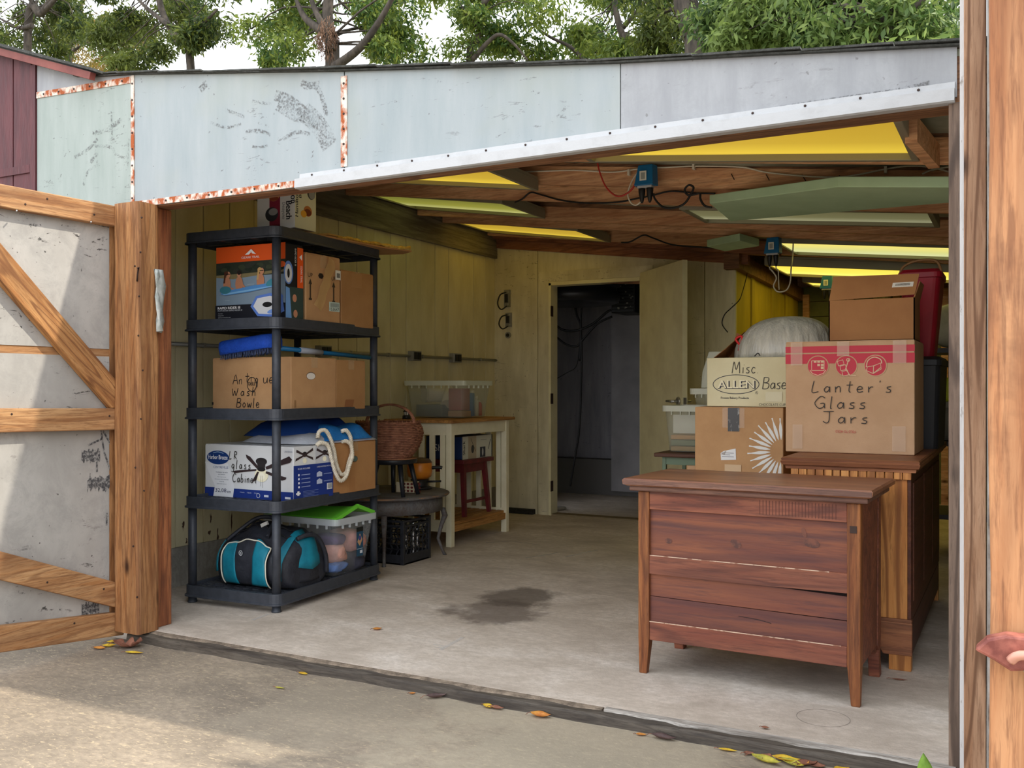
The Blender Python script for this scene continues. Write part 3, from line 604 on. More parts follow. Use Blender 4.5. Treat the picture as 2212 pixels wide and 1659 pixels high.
for sgn, o0 in ((-1, 0.0), (1, .04)):
    c = leafpt(L_ - .065, o0, .995); g = G(); g.cyl(c, c + nv * (sgn * .012), .032, .030, 20); g.cyl(c + nv * (sgn * .01), c + nv * (sgn * .055), .011, n=10)
    g.tube([c + nv * (sgn * .05), c + nv * (sgn * .052) - dv * .03, c + nv * (sgn * .05) - dv * .115], [.012, .011, .008], 8); o = g.build('door_handle', M_steel, lf); o['label'] = 'steel lever handle'
c = leafpt(L_ + .0005, .02, .995); g = G(); g.obox(c, (.004, .025, .055), Matrix((dv, nv, Vector((0, 0, 1)))).transposed()); g.build('latch_plate', M_steel, lf)
for z in (.25, 1.0, 1.75): G().box(DX0 + .009, YB - .035, z - .045, DX0 + .014, YB + .01, z + .045).build('strike_plate', M_hole, dr)
# beams over the back wall
M_bb = wood('back_beam_timber', C(176, 118, 84), C(148, 94, 66), C(92, 58, 46), 'x', 14)
def zbeam(x0, x1, y, a0, hgt, th, name):
    f = lambda x: zw(x) + a0
    G().prism([(x0, y, f(x0)), (x1, y, f(x1)), (x1, y, f(x1) + hgt), (x0, y, f(x0) + hgt)], (0, th, 0)).build(name, M_bb, wb)
G().prism([(-4.4, YB + .021, 1.9), (DX0 - .02, YB + .021, 2.0), (XB1 - .06, YB + .021, 1.9), (XB1 - .06, YB + .021, zt_(XB1) - .028), (-3.0, YB + .021, zt_(-3.0) - .028), (-4.4, YB + .021, zt_(-4.4) - .028)], (0, .02, 0)).build('upper_backing', M_dark, wb)
zbeam(XL, XB1 + .1, YB - .03, -.005, .075, .06, 'plate'); zbeam(XL, XB1 + .35, YB - .10, .07, .09, .09, 'beam')
# yellow inner wall beyond, far wall, right wall
M_yel = mat('yellow_boards', C(206, 182, 52), .6, 0, C(178, 156, 44), 5, (1, 1, .3), .15, 40)
wi = T('wall_inner', 'yellow painted board wall running deeper into the garage', None, (XB1, 8.6, 0), 0, None, 'structure')
y = YB + .02
for k, wdt in enumerate((.46, .10, .62, .22, .34, .34, .34)):
    G().box(XB1 - .05, y + .002, 0, XB1 - .006 + (.014 if k % 2 else 0), y + wdt - .002, 2.02).build('board', M_yel, wi); y += wdt
G().beam((XB1 - .01, YB - .1, 2.075), (XB1 - .01, 9.85, 2.02), .12, .12).build('top_beam', M_dark, wi)
G().box(XB1 - .05, YB + .02, 2.021, XB1 - .01, 9.8, 2.33).build('upper_board', M_dark, wi)
wfz = T('wall_far', 'dim far wall of horizontal boards at the end of the garage', None, (-1, 9.8, 0), 0, None, 'structure')
for k in range(14): G().box(XB1 - .05, 9.8, k * .15 + .003, .1, 9.83, k * .15 + .147).build('board', mat('olive_boards', C(120, 122, 72), .7, 0, C(96, 98, 58), 6), wfz)
G().box(XB1 - .05, 9.831, 0, .16, 9.85, 2.36).build('backing', M_dark, wfz)
for k in range(5): G().box(XB1 + .05 + k * .42, 9.75, 0, XB1 + .11 + k * .42, 9.80, 2.02).build('stud', M_raft, wfz)
wr = G(); wr.box(.10, 3.17, 0, .16, 9.83, 2.05); St(wr.build('wall_right', mat('right_wall_board', C(150, 140, 112), .7, 0, C(120, 112, 90), 4)), 'plain boarded right wall')
# dark store room behind the doorway
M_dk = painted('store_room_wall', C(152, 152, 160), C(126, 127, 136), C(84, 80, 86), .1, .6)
sr = T('wall_store', 'dim grey walls of the store room behind the doorway', None, (-3.2, 9.3, 0), 0, None, 'structure')
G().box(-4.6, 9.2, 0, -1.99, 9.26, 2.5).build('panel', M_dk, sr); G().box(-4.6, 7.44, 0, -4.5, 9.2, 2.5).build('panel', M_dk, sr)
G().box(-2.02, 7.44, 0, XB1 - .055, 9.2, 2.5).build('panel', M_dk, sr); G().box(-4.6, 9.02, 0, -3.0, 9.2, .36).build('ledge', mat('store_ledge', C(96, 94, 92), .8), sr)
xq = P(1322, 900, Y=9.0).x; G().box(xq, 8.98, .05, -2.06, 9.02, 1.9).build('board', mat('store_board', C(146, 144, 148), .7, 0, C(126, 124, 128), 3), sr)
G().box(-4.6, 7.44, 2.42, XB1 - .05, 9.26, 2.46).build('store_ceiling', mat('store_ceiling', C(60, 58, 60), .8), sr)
# ceiling: rafters
cl_ = T('ceiling', 'open ceiling of reddish timber rafters under the roof deck', None, (-2, 5, 2.2), 0, None, 'structure')
zb = lambda x: 1.955 - .119 * (x + .2)
YR = [4.02, 4.66, 5.22, 6.10, 6.46, 7.19, 7.50, 8.66, 9.5]
for k, y in enumerate(YR):
    xl = XL if y < YB else XB1; xr = .09 if abs(y - 7.19) > .01 else XB1; zt2 = lambda x: min(zb(x) + .095, zt_(x) - .03)
    g = G(); xs2 = [xl + .04, -3.0, -2.0, -1.0, .09] if xl < -3 else [xl, -1.0, .09]
    if xr < 0: xs2 = [xl + .04, -3.0, XB1]
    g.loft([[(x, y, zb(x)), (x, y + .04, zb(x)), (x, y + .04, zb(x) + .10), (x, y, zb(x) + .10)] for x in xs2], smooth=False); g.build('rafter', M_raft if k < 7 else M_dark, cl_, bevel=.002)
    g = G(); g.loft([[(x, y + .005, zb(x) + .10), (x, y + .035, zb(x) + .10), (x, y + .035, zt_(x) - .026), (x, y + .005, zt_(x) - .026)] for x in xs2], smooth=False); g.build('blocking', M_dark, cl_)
for k in range(4): x = -1.25 + k * .17; G().cyl((x, 4.658, zb(x) + .07), (x + .022, 4.63, zb(x) + .035), .0024, n=5).build('nail', M_hole, cl_)
x = P(1175, 378, Y=4.02).x; G().box(x - .06, 3.97, zb(x) + .004, x + .06, 4.02, zb(x) + .07).build('wood_block', M_post, cl_)
x0 = P(1975, 300, Y=3.9).x; G().beam((x0 + .02, 3.56, 1.99), (x0 + .06, 4.02, 1.99), .04, .09).build('wood_block', M_raft, cl_)
# ------------------------------------------------------------------ ceiling lights
M_fr = mat('light_frame', C(150, 146, 128), .5, .3)
def diff_mat(name, c0, c1, c2, e):
    m, nt, b = _base(name, .45); t = nt.nodes.new('ShaderNodeTexCoord'); sx = nt.nodes.new('ShaderNodeSeparateXYZ'); nt.links.new(t.outputs['Generated'], sx.inputs[0])
    c = _ramp(nt, sx.outputs['Y'], [(.05, c0), (.55, c1), (.82, c2), (.97, c1)])
    nt.links.new(c, b.inputs['Base Color']); nt.links.new(c, b.inputs['Emission Color']); b.inputs['Emission Strength'].default_value = e; return m
D_y = diff_mat('yellow_diffuser', C(170, 138, 42), C(180, 150, 48), C(206, 178, 60), .40)
D_b = diff_mat('bright_yellow_diffuser', C(202, 178, 64), C(212, 188, 76), C(222, 202, 96), .60)
D_g = diff_mat('green_yellow_diffuser', C(122, 122, 52), C(158, 158, 66), C(200, 200, 124), .26)
D_w = diff_mat('pale_diffuser', C(118, 114, 80), C(140, 138, 98), C(190, 190, 150), .18)
D_m = diff_mat('half_lit_diffuser', C(236, 218, 110), C(206, 206, 130), C(206, 210, 156), .38)
def light(label, x0, x1, y0, y1, z0, z1, dm, grp='ceiling lights between the rafters'):
    """x0..x1 long side, z0 / z1 = underside height at x0 / x1"""
    t = T('ceiling_light', label, 'light', ((x0 + x1) / 2, (y0 + y1) / 2, (z0 + z1) / 2 + .05), 0, grp)
    f = lambda x: z0 + (z1 - z0) * (x - x0) / (x1 - x0); fw = .028
    g = G()
    for (a, b, c_, d_) in ((x0, x1, y0, y0 + fw), (x0, x1, y1 - fw, y1), (x0, x0 + fw, y0 + fw, y1 - fw), (x1 - fw, x1, y0 + fw, y1 - fw)):
        g.loft([[(x, c_, f(x)), (x, d_, f(x)), (x, d_, f(x) + .06), (x, c_, f(x) + .06)] for x in (a, b)], smooth=False)
    g.build('frame', M_fr, t, bevel=.003)
    def pan(u, v):
        x = x0 + fw + (x1 - x0 - 2 * fw) * u; y = y0 + fw + (y1 - y0 - 2 * fw) * v; s_ = min(v, 1 - v) / .2
        return (x, y, f(x) + .03 - .018 * math.sin(min(1, s_) * PI / 2))
    G().grid(2, 16, pan).build('diffuser', dm, t, solid=.003)
    g = G(); g.loft([[(x, y0 + .004, f(x) + .055), (x, y1 - .004, f(x) + .055), (x, y1 - .004, f(x) + .075), (x, y0 + .004, f(x) + .075)] for x in (x0 + .004, x1 - .004)], smooth=False); g.build('housing', M_fr, t)
    return t
def fit(Lpx, Rpx, Bpx, a, b=-.12):                   # left corner, right near corner, right far corner on the plane z = a + b x
    l, r_, q = PP(*Lpx, a, b), PP(*Rpx, a, b), PP(*Bpx, a, b); return l, r_, q
light('large glowing yellow ceiling light nearest the opening, upper right', -1.70, -.335, 3.32, 3.97, 2.110, 1.965, D_y)
light('yellow ceiling light mostly hidden behind the header, on the left', -3.62, -2.30, 4.06, 4.64, 2.35, 2.165, D_y)
light('dull greenish ceiling light on the left, first behind the cabled rafters', -4.06, -2.95, 5.42, 6.06, 2.452, 2.288, D_g)
light('yellow ceiling light on the left, right in front of the back wall', -4.04, -2.90, 6.50, 7.16, 2.430, 2.262, D_y)
light('pale unlit ceiling light on the right, partly behind the green board', -1.72, -.385, 5.28, 5.80, 2.118, 1.985, D_w)
light('half yellow half whitish ceiling light on the right beside the rear blue box', -1.50, -.25, 6.68, 7.40, 2.100, 1.975, D_m)
light('bright yellow ceiling light on the right, just above the tall cardboard box', -1.80, -.30, 7.70, 8.58, 2.076, 1.930, D_b)
light('small glimpse of farthest yellow ceiling light behind the tall cardboard box', -1.75, -.60, 8.96, 9.45, 2.060, 1.945, D_b)
# ------------------------------------------------------------------ blue switch boxes, cables
M_blue = mat('blue_plastic', C(24, 108, 160), .4)
def swbox(label, c, s=1.0, plugs=True):
    t = T('switch_box', label, 'switch box', (c.x, c.y, c.z - .055 * s), 0, 'blue switch boxes on the rafters'); b = G()
    b.loft([[(c.x - .055 * s, c.y, c.z - .055 * s), (c.x + .055 * s, c.y, c.z - .055 * s), (c.x + .05 * s, c.y, c.z + .05 * s), (c.x - .04 * s, c.y, c.z + .05 * s)], [(c.x - .055 * s, c.y - .06 * s, c.z - .055 * s), (c.x + .045 * s, c.y - .06 * s, c.z - .055 * s), (c.x + .04 * s, c.y - .05 * s, c.z + .05 * s), (c.x - .035 * s, c.y - .05 * s, c.z + .05 * s)]], smooth=False)
    b.build('housing', M_blue, t, bevel=.004)
    d = D((c.x - .005 * s, c.y - .0605 * s, c.z - .01 * s), (1, 0, 0), (0, 0, 1), .002); d.rect(-.018 * s, -.022 * s, .018 * s, .026 * s, (232, 232, 220)); d.rect(-.011 * s, -.015 * s, .011 * s, .018 * s, (160, 166, 160)); d.build('label_plate', t, local=False)
    G().box(c.x - .04 * s, c.y - .05 * s, c.z - .066 * s, c.x + .035 * s, c.y - .01, c.z - .054 * s).build('socket_strip', M_white, t)
    if plugs:
        for dx in (-.022, .02):
            G().lathe([(.004, -.075 * s), (.009, -.065 * s), (.016, -.03 * s), (.018, -.012 * s), (.018, -.001)], 12, (c.x + dx * s, c.y - .03 * s, c.z - .065 * s), True, True).build('plug', M_black, t)
    return t
b1 = P(1400, 381, Y=4.60); swbox('blue switch box with two black plugs on the front rafter', b1)
b2 = P(1672, 531, Y=6.38); swbox('blue switch box with white cords hanging, on the rear rafter', b2)
b3 = P(1788, 610, Y=8.2); swbox('small blue switch box half hidden above the tall cardboard box', b3)
def cable(name, label, pts, r, m, cat='cable', k=7):
    return tag(G().tube(smooth(pts, k), r, 6).build(name, m), label, cat)
YC = 4.64
cable('white_cable', 'long white cable clipped along the front rafter', [P(u, v, Y=YC) for u, v in ((1062, 385), (1095, 372), (1140, 371), (1240, 368), (1320, 372), (1370, 366), (1400, 361), (1430, 362), (1500, 359), (1600, 361), (1660, 373), (1760, 382), (1830, 381), (1910, 366), (1960, 359), (2010, 361), (2052, 372))], .004, M_wire_w)
cable('white_cable', 'short white cable crossing into the right end of front rafter', [P(u, v, Y=YC - .012) for u, v in ((1992, 376), (2010, 368), (2040, 362), (2054, 360))], .004, M_wire_w)
cable('red_cable', 'red cable hanging in a loop beside the front blue box', [P(u, v, Y=4.58) for u, v in ((1289, 341), (1295, 370), (1310, 405), (1335, 424), (1362, 412), (1378, 385), (1386, 366))], .0045, M_wire_r)
cable('white_cable', 'white flex looping down to the left black plug', [P(u, v, Y=4.59) for u, v in ((1388, 362), (1372, 380), (1362, 398), (1356, 420), (1363, 438), (1374, 443), (1384, 436))], .004, M_wire_w)
cable('black_cable', 'black cable looping right from the front blue box', [P(u, v, Y=4.57) for u, v in ((1412, 418), (1415, 430), (1432, 447), (1456, 449), (1478, 440), (1492, 420), (1498, 405), (1488, 400), (1479, 410), (1486, 421), (1500, 420), (1512, 418), (1513, 430), (1522, 444), (1538, 448))], .0055, M_wire_b)
cable('black_cable', 'long black cable running left along the second rafter', [P(u, v, Y=5.20) for u, v in ((1112, 437), (1128, 430), (1146, 416), (1170, 421), (1210, 432), (1260, 438), (1330, 437), (1370, 430), (1410, 422), (1450, 413), (1500, 417), (1545, 418))], .005, M_wire_b)
cable('black_cable', 'thin black cable along the rear rafter behind the door', [P(u, v, Y=7.0) for u, v in ((1342, 524), (1362, 522), (1390, 508), (1410, 514), (1450, 528), (1500, 533), (1560, 535), (1600, 532))], .006, M_wire_b)
cable('white_cable', 'white cord loop hanging from the rear blue box', [Vector((b2.x - .022, 6.352, b2.z - .10)), Vector((b2.x - .022, 6.352, b2.z - .15))] + [P(u, v, Y=6.33) for u, v in ((1668, 585), (1677, 600), (1671, 618), (1680, 630), (1698, 627), (1707, 610), (1709, 580))] + [Vector((P(1711, 556, Y=6.66).x, 6.675, P(1711, 556, Y=6.66).z)), Vector((P(1712, 548, Y=6.66).x, 6.69, 2.12))], .005, M_wire_w)
cable('white_cable', 'straight white cord beneath the rear blue box', [Vector((b2.x + .02, 6.35, b2.z - .10)), Vector((b2.x + .02, 6.35, b2.z - .15))] + [P(u, v, Y=6.35) for u, v in ((1681, 585), (1682, 605), (1683, 626))], .004, M_wire_w)
cable('black_cable', 'thin dark wire trailing across the yellow inner wall', [P(u, v, X=XB1 + .03) for u, v in ((1617, 572), (1612, 600), (1604, 630), (1597, 648))] + [P(u, v, Y=YB - .02) for u, v in ((1580, 665), (1565, 680), (1560, 700), (1572, 718))] , .004, M_wire_b)
g = G()
for u, v in ((1498, 359), (1358, 372), (1913, 366), (2015, 360)): p = P(u, v, Y=YC - .006); g.box(p.x - .006, p.y - .006, p.z - .016, p.x + .006, p.y + .02, p.z + .014)
g.build('cable_clip', M_wire_w, cl_)
# mint green boards resting on the rafters
M_mint = mat('mint_board', C(196, 226, 188), .7, 0, C(182, 214, 174), 4)
def slab(name, label, near, th):
    g = G(); g.prism(near, (0, 0, th)); return tag(g.build(name, M_mint, bevel=.004), label, 'board', 'green boards under the ceiling')
_a = (1.872, -.115); A = PP(1533, 440, *_a); Bq = PP(1578, 478, *_a); Cq = PP(2052, 438, *_a); Eq = PP(2052, 405, *_a); Dq = PP(1810, 404, *_a)
slab('green_board', 'large mint green board lying under the rafters at right', [A, Bq, Cq, Eq, Dq], .045)
A = PP(1527, 533, *_a); Bq = PP(1566, 543, *_a); Cq = PP(1640, 532, *_a); Dq = PP(1598, 520, *_a)
slab('green_board', 'small mint green board further back beside rear blue box', [A, Bq, Cq, Dq], .05)
# ------------------------------------------------------------------ shelving unit
M_pl = mat('charcoal_plastic', C(50, 54, 62), .5, 0, C(60, 64, 72), 30, (1, 1, 1), .08, 200, spec=.5)
RS = math.radians(3.2); cS = Vector((-3.494, 3.993, 0)); csr, snr = math.cos(RS), math.sin(RS)
su = T('shelving_unit', 'black plastic five-tier shelving unit loaded with boxes by left wall', 'shelving unit', cS, RS)
SW, SD = .606, .936; LZ = [.035, .486, .937, 1.385, 1.828]; SH = .056
for z in LZ:
    g = G()
    lw = .03
    ou = lambda zz, e: rrect(0, 0, SW + e, SD + e, .05, zz, 5)
    g.loft([ou(z, .012), ou(z + .008, .012), ou(z + .010, 0), ou(z + SH, 0), rrect(0, 0, SW - .03, SD - .03, .04, z + SH, 5), rrect(0, 0, SW - .03, SD - .03, .04, z + .01, 5)], False, False, smooth=False)
    sh_ = g.build('shelf', M_pl, su, local=True, bevel=.002)
    g = G(); zt = z + SH - .014
    for i in range(10): x = -SW / 2 + .03 + i * (SW - .06) / 9; g.box(x - .007, -SD / 2 + .01, zt - .012, x + .007, SD / 2 - .01, zt)
    for i in range(17): y = -SD / 2 + .03 + i * (SD - .06) / 16; g.box(-SW / 2 + .01, y - .006, zt - .010, SW / 2 - .01, y + .006, zt - .001)
    for x in (-SW / 6, SW / 6): g.box(x - .012, -SD / 2 + .01, zt - .03, x + .012, SD / 2 - .01, zt + .001)
    for y in (-.3, -.1, .1, .3): g.box(-SW / 2 + .01, y - .012, zt - .03, SW / 2 - .01, y + .012, zt + .001)
    g.build('deck_lattice', M_pl, sh_, local=True)
lx, ly = .267, .432
for sx_ in (-1, 1):
    for sy_ in (-1, 1):
        for k in range(4): G().cyl((sx_ * lx, sy_ * ly, LZ[k] + SH - .002), (sx_ * lx, sy_ * ly, LZ[k + 1] + .004), .0215, .0215, 18).build('post', M_pl, su, local=True)
        G().lathe([(.024, 0), (.024, .008), (.021, .010), (.021, .04)], 18, (sx_ * lx, sy_ * ly, 0), True, True).build('foot', M_pl, su, local=True)
def SL(x, y): return Vector((cS.x + x * csr - y * snr, cS.y + x * snr + y * csr, 0))
# ------------------------------------------------------------------ cardboard boxes
M_card = mat('kraft_cardboard', C(190, 148, 104), .8, 0, C(178, 136, 94), 8, (1, 1, 1), .08, 160)
M_card2 = mat('pinkish_cardboard', C(196, 160, 126), .8, 0, C(184, 148, 114), 6, (1, 1, 1), .08, 160)
M_card3 = mat('brown_cardboard', C(172, 130, 84), .8, 0, C(158, 116, 74), 6, (1, 1, 1), .08, 160)
M_tape = clear('packing_tape', C(220, 196, 156), .28, .2)
M_wbox = mat('white_carton', C(224, 226, 228), .45)
def carton(name, label, cat, x0, x1, y0, d, z, h, m=M_card, rz=0.0, group=None, tape=True, seam=True):
    wd = x1 - x0; cx, cy = (x0 + x1) / 2, y0 + d / 2
    t = T(name, label, cat, (cx, cy, z), rz, group)
    g = G(); g.box(-wd / 2, -d / 2, 0, wd / 2, d / 2, h); b = g.build('carton', m, t, local=True, bevel=.004)
    if seam:
        for s in (-1, 1): G().box(-wd / 2 + .003, -.0 if s > 0 else -d / 2 + .003, h - .001, wd / 2 - .003, d / 2 - .003 if s > 0 else -.004, h + .0035).build('flap', m, t, local=True)
    if tape: G().box(-wd / 2 - .0008, -.024, h * .82, wd / 2 + .0008, .024, h + .0045).build('tape', M_tape, t, local=True)
    F = D((-wd / 2, -d / 2, 0), (1, 0, 0), (0, 0, 1)); R = D((wd / 2, -d / 2, 0), (0, 1, 0), (0, 0, 1))
    return t, F, R, wd, d, h
XR_ = -3.19
# raft box, second shelf from the top
z2 = 1.385 + SH - .013
x0 = P(469, 600, Y=3.63).x
t, F, R, wd, dp, h = carton('raft_box', 'orange and black raft box with lake photo, on the upper shelf', 'box', x0, -3.2, 3.63, .135, z2, .388, mat('black_carton', C(24, 26, 34), .4), RS * .5, seam=False, tape=False)
K = lambda x, y: (x * wd, y * h)
F.rect(*K(0, .79), *K(1, 1), (236, 92, 28)); F.rect(*K(0, .23), *K(1, .79), (128, 148, 166)); F.rect(*K(0, .60), *K(1, .79), (44, 52, 40))
F.poly([K(0, .60), K(.25, .57), K(.6, .60), K(1, .63), K(1, .66), K(.6, .64), K(0, .63)], (132, 120, 84))
for i in range(14): a = rnd.uniform(0, .8); b = rnd.uniform(.26, .52); F.rect(*K(a, b), *K(a + rnd.uniform(.06, .2), b + .006), (152, 170, 184))
for i in range(22): F.ell(*K(rnd.uniform(.03, .97), rnd.uniform(.66, .76)), wd * .05, h * .03, (rnd.choice(((36, 46, 34), (58, 66, 48), (50, 54, 46)))), 9)
for x, y, s_, hair in ((.17, .50, 1, (80, 46, 30)), (.35, .50, 1, (40, 30, 26)), (.66, .52, 1, (196, 158, 100))):     # the three riders
    F.ell(*K(x, y), wd * .055, h * .10, (190, 130, 98)); F.ell(*K(x + (0 if x == .35 else .02), y + .13), wd * .030, h * .042, (196, 138, 104)); F.ell(*K(x - (.012 if x != .35 else 0), y + .15), wd * .030, h * .030, hair)
    if x != .35: F.poly([K(x - .035, y + .16), K(x - .01, y + .16), K(x - .03, y + .02), K(x - .055, y + .02)], hair)
    F.rect(*K(x - .01, y + .132), *K(x + .045, y + .142), (20, 20, 24))
F.line([K(.40, .49), K(.45, .43), K(.52, .44)], h * .03, (190, 130, 98)); F.line([K(.20, .46), K(.30, .42), K(.40, .44)], h * .028, (190, 130, 98))
F.poly([K(.08, .38), K(.15, .36), K(.5, .39), K(.84, .44), (K(.86, .47)), K(.8, .49), K(.55, .47), K(.35, .44), K(.12, .42)], (82, 142, 206)); F.poly([K(.12, .365), K(.5, .40), K(.84, .445), K(.8, .45), K(.5, .42), K(.12, .385)], (130, 184, 226))
F.ell(*K(.15, .43), wd * .085, h * .05, (58, 124, 140)); F.ell(*K(.82, .50), wd * .085, h * .042, (66, 140, 160), rot=.35)
F.rect(*K(0, 0), *K(1, .23), (22, 24, 34))
for pts, col in (([(.52, .2), (.6, .33), (.8, .36), (.97, .32), (1, .12), (.85, .055), (.62, .07)], (92, 128, 208)), ([(.56, .2), (.62, .30), (.8, .325), (.93, .29), (.95, .14), (.84, .085), (.64, .10)], (216, 218, 222))): F.poly([K(*p) for p in pts], col)
F.ell(*K(.76, .215), wd * .068, h * .034, (18, 18, 22)); F.ell(*K(.86, .13), wd * .10, h * .03, (120, 156, 224), rot=.15); F.ell(*K(.93, .33), wd * .06, h * .03, (92, 128, 208), rot=-.5)
F.poly([K(.44, .875), K(.53, .945), K(.60, .875), K(.545, .885), K(.53, .905), K(.50, .875)], (250, 250, 250)); F.line([K(.515, .878), K(.535, .895), K(.525, .91)], .004, (236, 92, 28))
F.text('OZARK TRAIL', *K(.52, .825), h * .028, (250, 250, 250), wd * .26, 'c')
F.text('RAPID RIDER III', *K(.04, .178), h * .032, (240, 240, 240), wd * .33, bold=.0006); F.text('FLOTADOR RAPID RIDER III', *K(.04, .150), h * .018, (200, 204, 210), wd * .36)
for i, s_ in enumerate(('3 Cup holders', 'Grabbing handles', '2 Backrests for head and back support', 'Boat bottom with drain holes', 'Includes repair patch')): F.text(s_, *K(.045, .113 - i * .026), h * .013, (220, 220, 224))
F.text('74.25 IN x 70.5 IN x 20.5 IN (189 cm x 179 cm)', *K(.50, .025), h * .014, (230, 230, 232), wd * .47)
F.ell(*K(.97, .72), wd * .05, h * .04, (236, 104, 48), 8); F.build('print', t)
K = lambda x, y: (x * dp, y * h)
R.rect(*K(.66, .44), *K(1, .96), (236, 92, 28)); R.rect(*K(0, 0), *K(1, .44), (52, 70, 66)); R.poly([K(0, 0), K(.35, 0), K(.28, .2), K(.22, .42), K(0, .44)], (112, 160, 220)); R.ell(*K(.5, .30), dp * .12, h * .05, (196, 138, 108)); R.ell(*K(.55, .1), dp * .12, h * .05, (196, 138, 108))
R.ell(*K(.15, .62), dp * .26, h * .15, (98, 136, 208)); R.ell(*K(.15, .61), dp * .20, h * .12, (216, 218, 222)); R.ell(*K(.15, .61), dp * .07, h * .06, (18, 18, 22))
R.text('OZARK TRAIL', *K(.84, .62), dp * .10, (250, 250, 250), h * .22, 'c', -PI / 2); R.poly([K(.76, .84), K(.92, .80), K(.92, .88)], (250, 250, 250))
R.text('RAPID RIDER III', *K(.50, .83), dp * .09, (235, 235, 235), h * .22, 'c', -PI / 2); R.build('print', t)
# two plain boxes behind it
y0 = P(655, 620, X=XR_ - .01).y + .02; y1 = P(737, 620, X=XR_ - .01).y; y2 = P(808, 620, X=XR_ - .01).y
t, F, R, wd, dp, h = carton('cardboard_box', 'brown box with UP arrows and torn tape behind the raft box', 'box', -3.62, XR_ - .01, y0, y1 - y0 - .01, z2, .355)
for fx in (.12, .80):
    R.text('UP', fx * dp, .66 * h, .022, (60, 50, 40), al='c'); R.poly([(fx * dp - .014, .56 * h), (fx * dp + .014, .56 * h), (fx * dp, .64 * h)], (60, 50, 40)); R.rect(fx * dp - .005, .36 * h, fx * dp + .005, .57 * h, (60, 50, 40)); R.rect(fx * dp - .012, .33 * h, fx * dp + .012, .36 * h, (60, 50, 40))
R.ell(.42 * dp, .70 * h, .022, .016, (34, 28, 26), 6); R.rect(.66 * dp, .20 * h, .98 * dp, .34 * h, (196, 214, 208)); R.text('153647', .68 * dp, .21 * h, .016, (30, 30, 30), .28 * dp)
for i in range(14): R.rect((.70 + i * .018) * dp, .265 * h, (.706 + i * .018) * dp, .325 * h, (20, 20, 20))
R.rect(.84 * dp, .68 * h, 1.0 * dp, .82 * h, (226, 226, 220)); R.rect(.88 * dp, .71 * h, .98 * dp, .78 * h, (120, 120, 118)); R.build('print', t)
g = G(); tp = [(.30, .28), (.44, .5), (.60, .92), (.74, .98), (.80, .80), (.62, .52), (.46, .26)]
g.grid(8, 3, lambda u, v: Vector((wd / 2 + .004 + .012 * math.sin(u * 9 + v * 3) ** 2 + .02 * u * (1 - u), -dp / 2 + dp * (.30 + .42 * u + .12 * (v - .5) * 1.6), h * (.22 + .74 * u - .10 * (v - .5)))))
o = g.build('torn_tape', clear('amber_tape', C(214, 178, 120), .5, .2), t, local=True); o['label'] = 'loose torn amber tape'
t, F, R, wd, dp, h = carton('cardboard_box', 'plain brown box at the back of the upper shelf, rightmost there', 'box', -3.60, XR_ - .012, y1 + .004, y2 - y1 - .008, z2, .298, M_card3)
R.rect(.30 * dp, .72 * h, .62 * dp, .98 * h, C(160, 118, 74) if False else (168, 126, 82)); R.build('print', t)
# antique wash bowl box
z3 = .937 + SH - .013
x0 = P(459, 830, Y=3.68).x; y1 = P(727, 830, X=XR_ - .01).y; y2 = P(789, 830, X=XR_ - .01).y
t, F, R, wd, dp, h = carton('cardboard_box', 'brown box hand-lettered Antique Wash Bowle on the middle shelf', 'box', x0, XR_ - .01, 3.68, y1 - 3.68 - .003, z3, .268)
F.hand('An', .27 * wd, .50 * h, .050, wx=1.15); F.hand('t', .43 * wd, .53 * h, .052, wx=1.3); F.hand('i', .50 * wd, .55 * h, .05); F.hand('q', .555 * wd, .52 * h, .050); F.hand('ue', .66 * wd, .52 * h, .056, wx=1.3); F.hand('Wash', .26 * wd, .28 * h, .046, gap=.35, wx=1.25); F.hand('Bowle', .32 * wd, .06 * h, .048, gap=.18, wx=1.2)
F.ring(.52 * wd, .50 * h, .031, .036, .004, (40, 36, 34)); F.text('DELL', .52 * wd, .48 * h, .017, (40, 36, 34), .046, 'c', bold=.0006); F.rect(0, .10 * h, .012, .15 * h, (40, 36, 34)); F.build('print', t)
R.ell(.42 * dp, .66 * h, .036, .020, (112, 88, 70)); R.ell(.42 * dp, .655 * h, .033, .017, (226, 220, 212)); R.rect(.06 * dp, .06 * h, .10 * dp, .2 * h, (150, 112, 74)); R.build('print', t)
t, F, R, wd, dp, h = carton('cardboard_box', 'short brown box behind the wash bowl box on the middle shelf', 'box', -3.60, XR_ - .012, y1 + .003, y2 - y1, z3, .262, M_card3)
R.poly([(.25 * dp, .02 * h), (.55 * dp, .04 * h), (.6 * dp, .2 * h), (.3 * dp, .2 * h)], (138, 92, 58)); R.build('print', t)
# blue wash brush with long handle lying on it
zt = z3 + .268 + .006; bx0, bx1 = P(467, 765, Y=3.65).x, P(586, 760, Y=3.65).x
t = T('wash_brush', 'bright blue long-handled wash brush lying on the middle boxes', 'brush', (bx0 + .2, 3.70, zt))
g = G(); mm_ = Matrix.Rotation(-.10, 3, 'Y'); c = Vector(((bx0 + bx1) / 2, 3.70, zt + .062))
loops = [[c + mm_ @ Vector((p.x, p.y * s, zz)) for p in rrect(0, 0, (bx1 - bx0) * s2, .13, .05, 0, 5)] for zz, s, s2 in ((-.035, .95, .98), (.0, 1.0, 1.0), (.028, .95, .98), (.036, .8, .94))]
g.loft(loops, smooth=True); g.build('brush_head', mat('blue_felt', C(36, 92, 214), .7, 0, C(30, 80, 196), 40, (1, 1, 1), .5, 120), t)
g = G()
for i in range(30):
    for j in range(5): q = c + mm_ @ Vector((-.42 * (bx1 - bx0) + i * .84 * (bx1 - bx0) / 29, -.045 + j * .0225, -.034)); g.cyl(q, q + Vector((rnd.uniform(-.008, .008), -.004, -.026)), .003, .0015, 4, False)
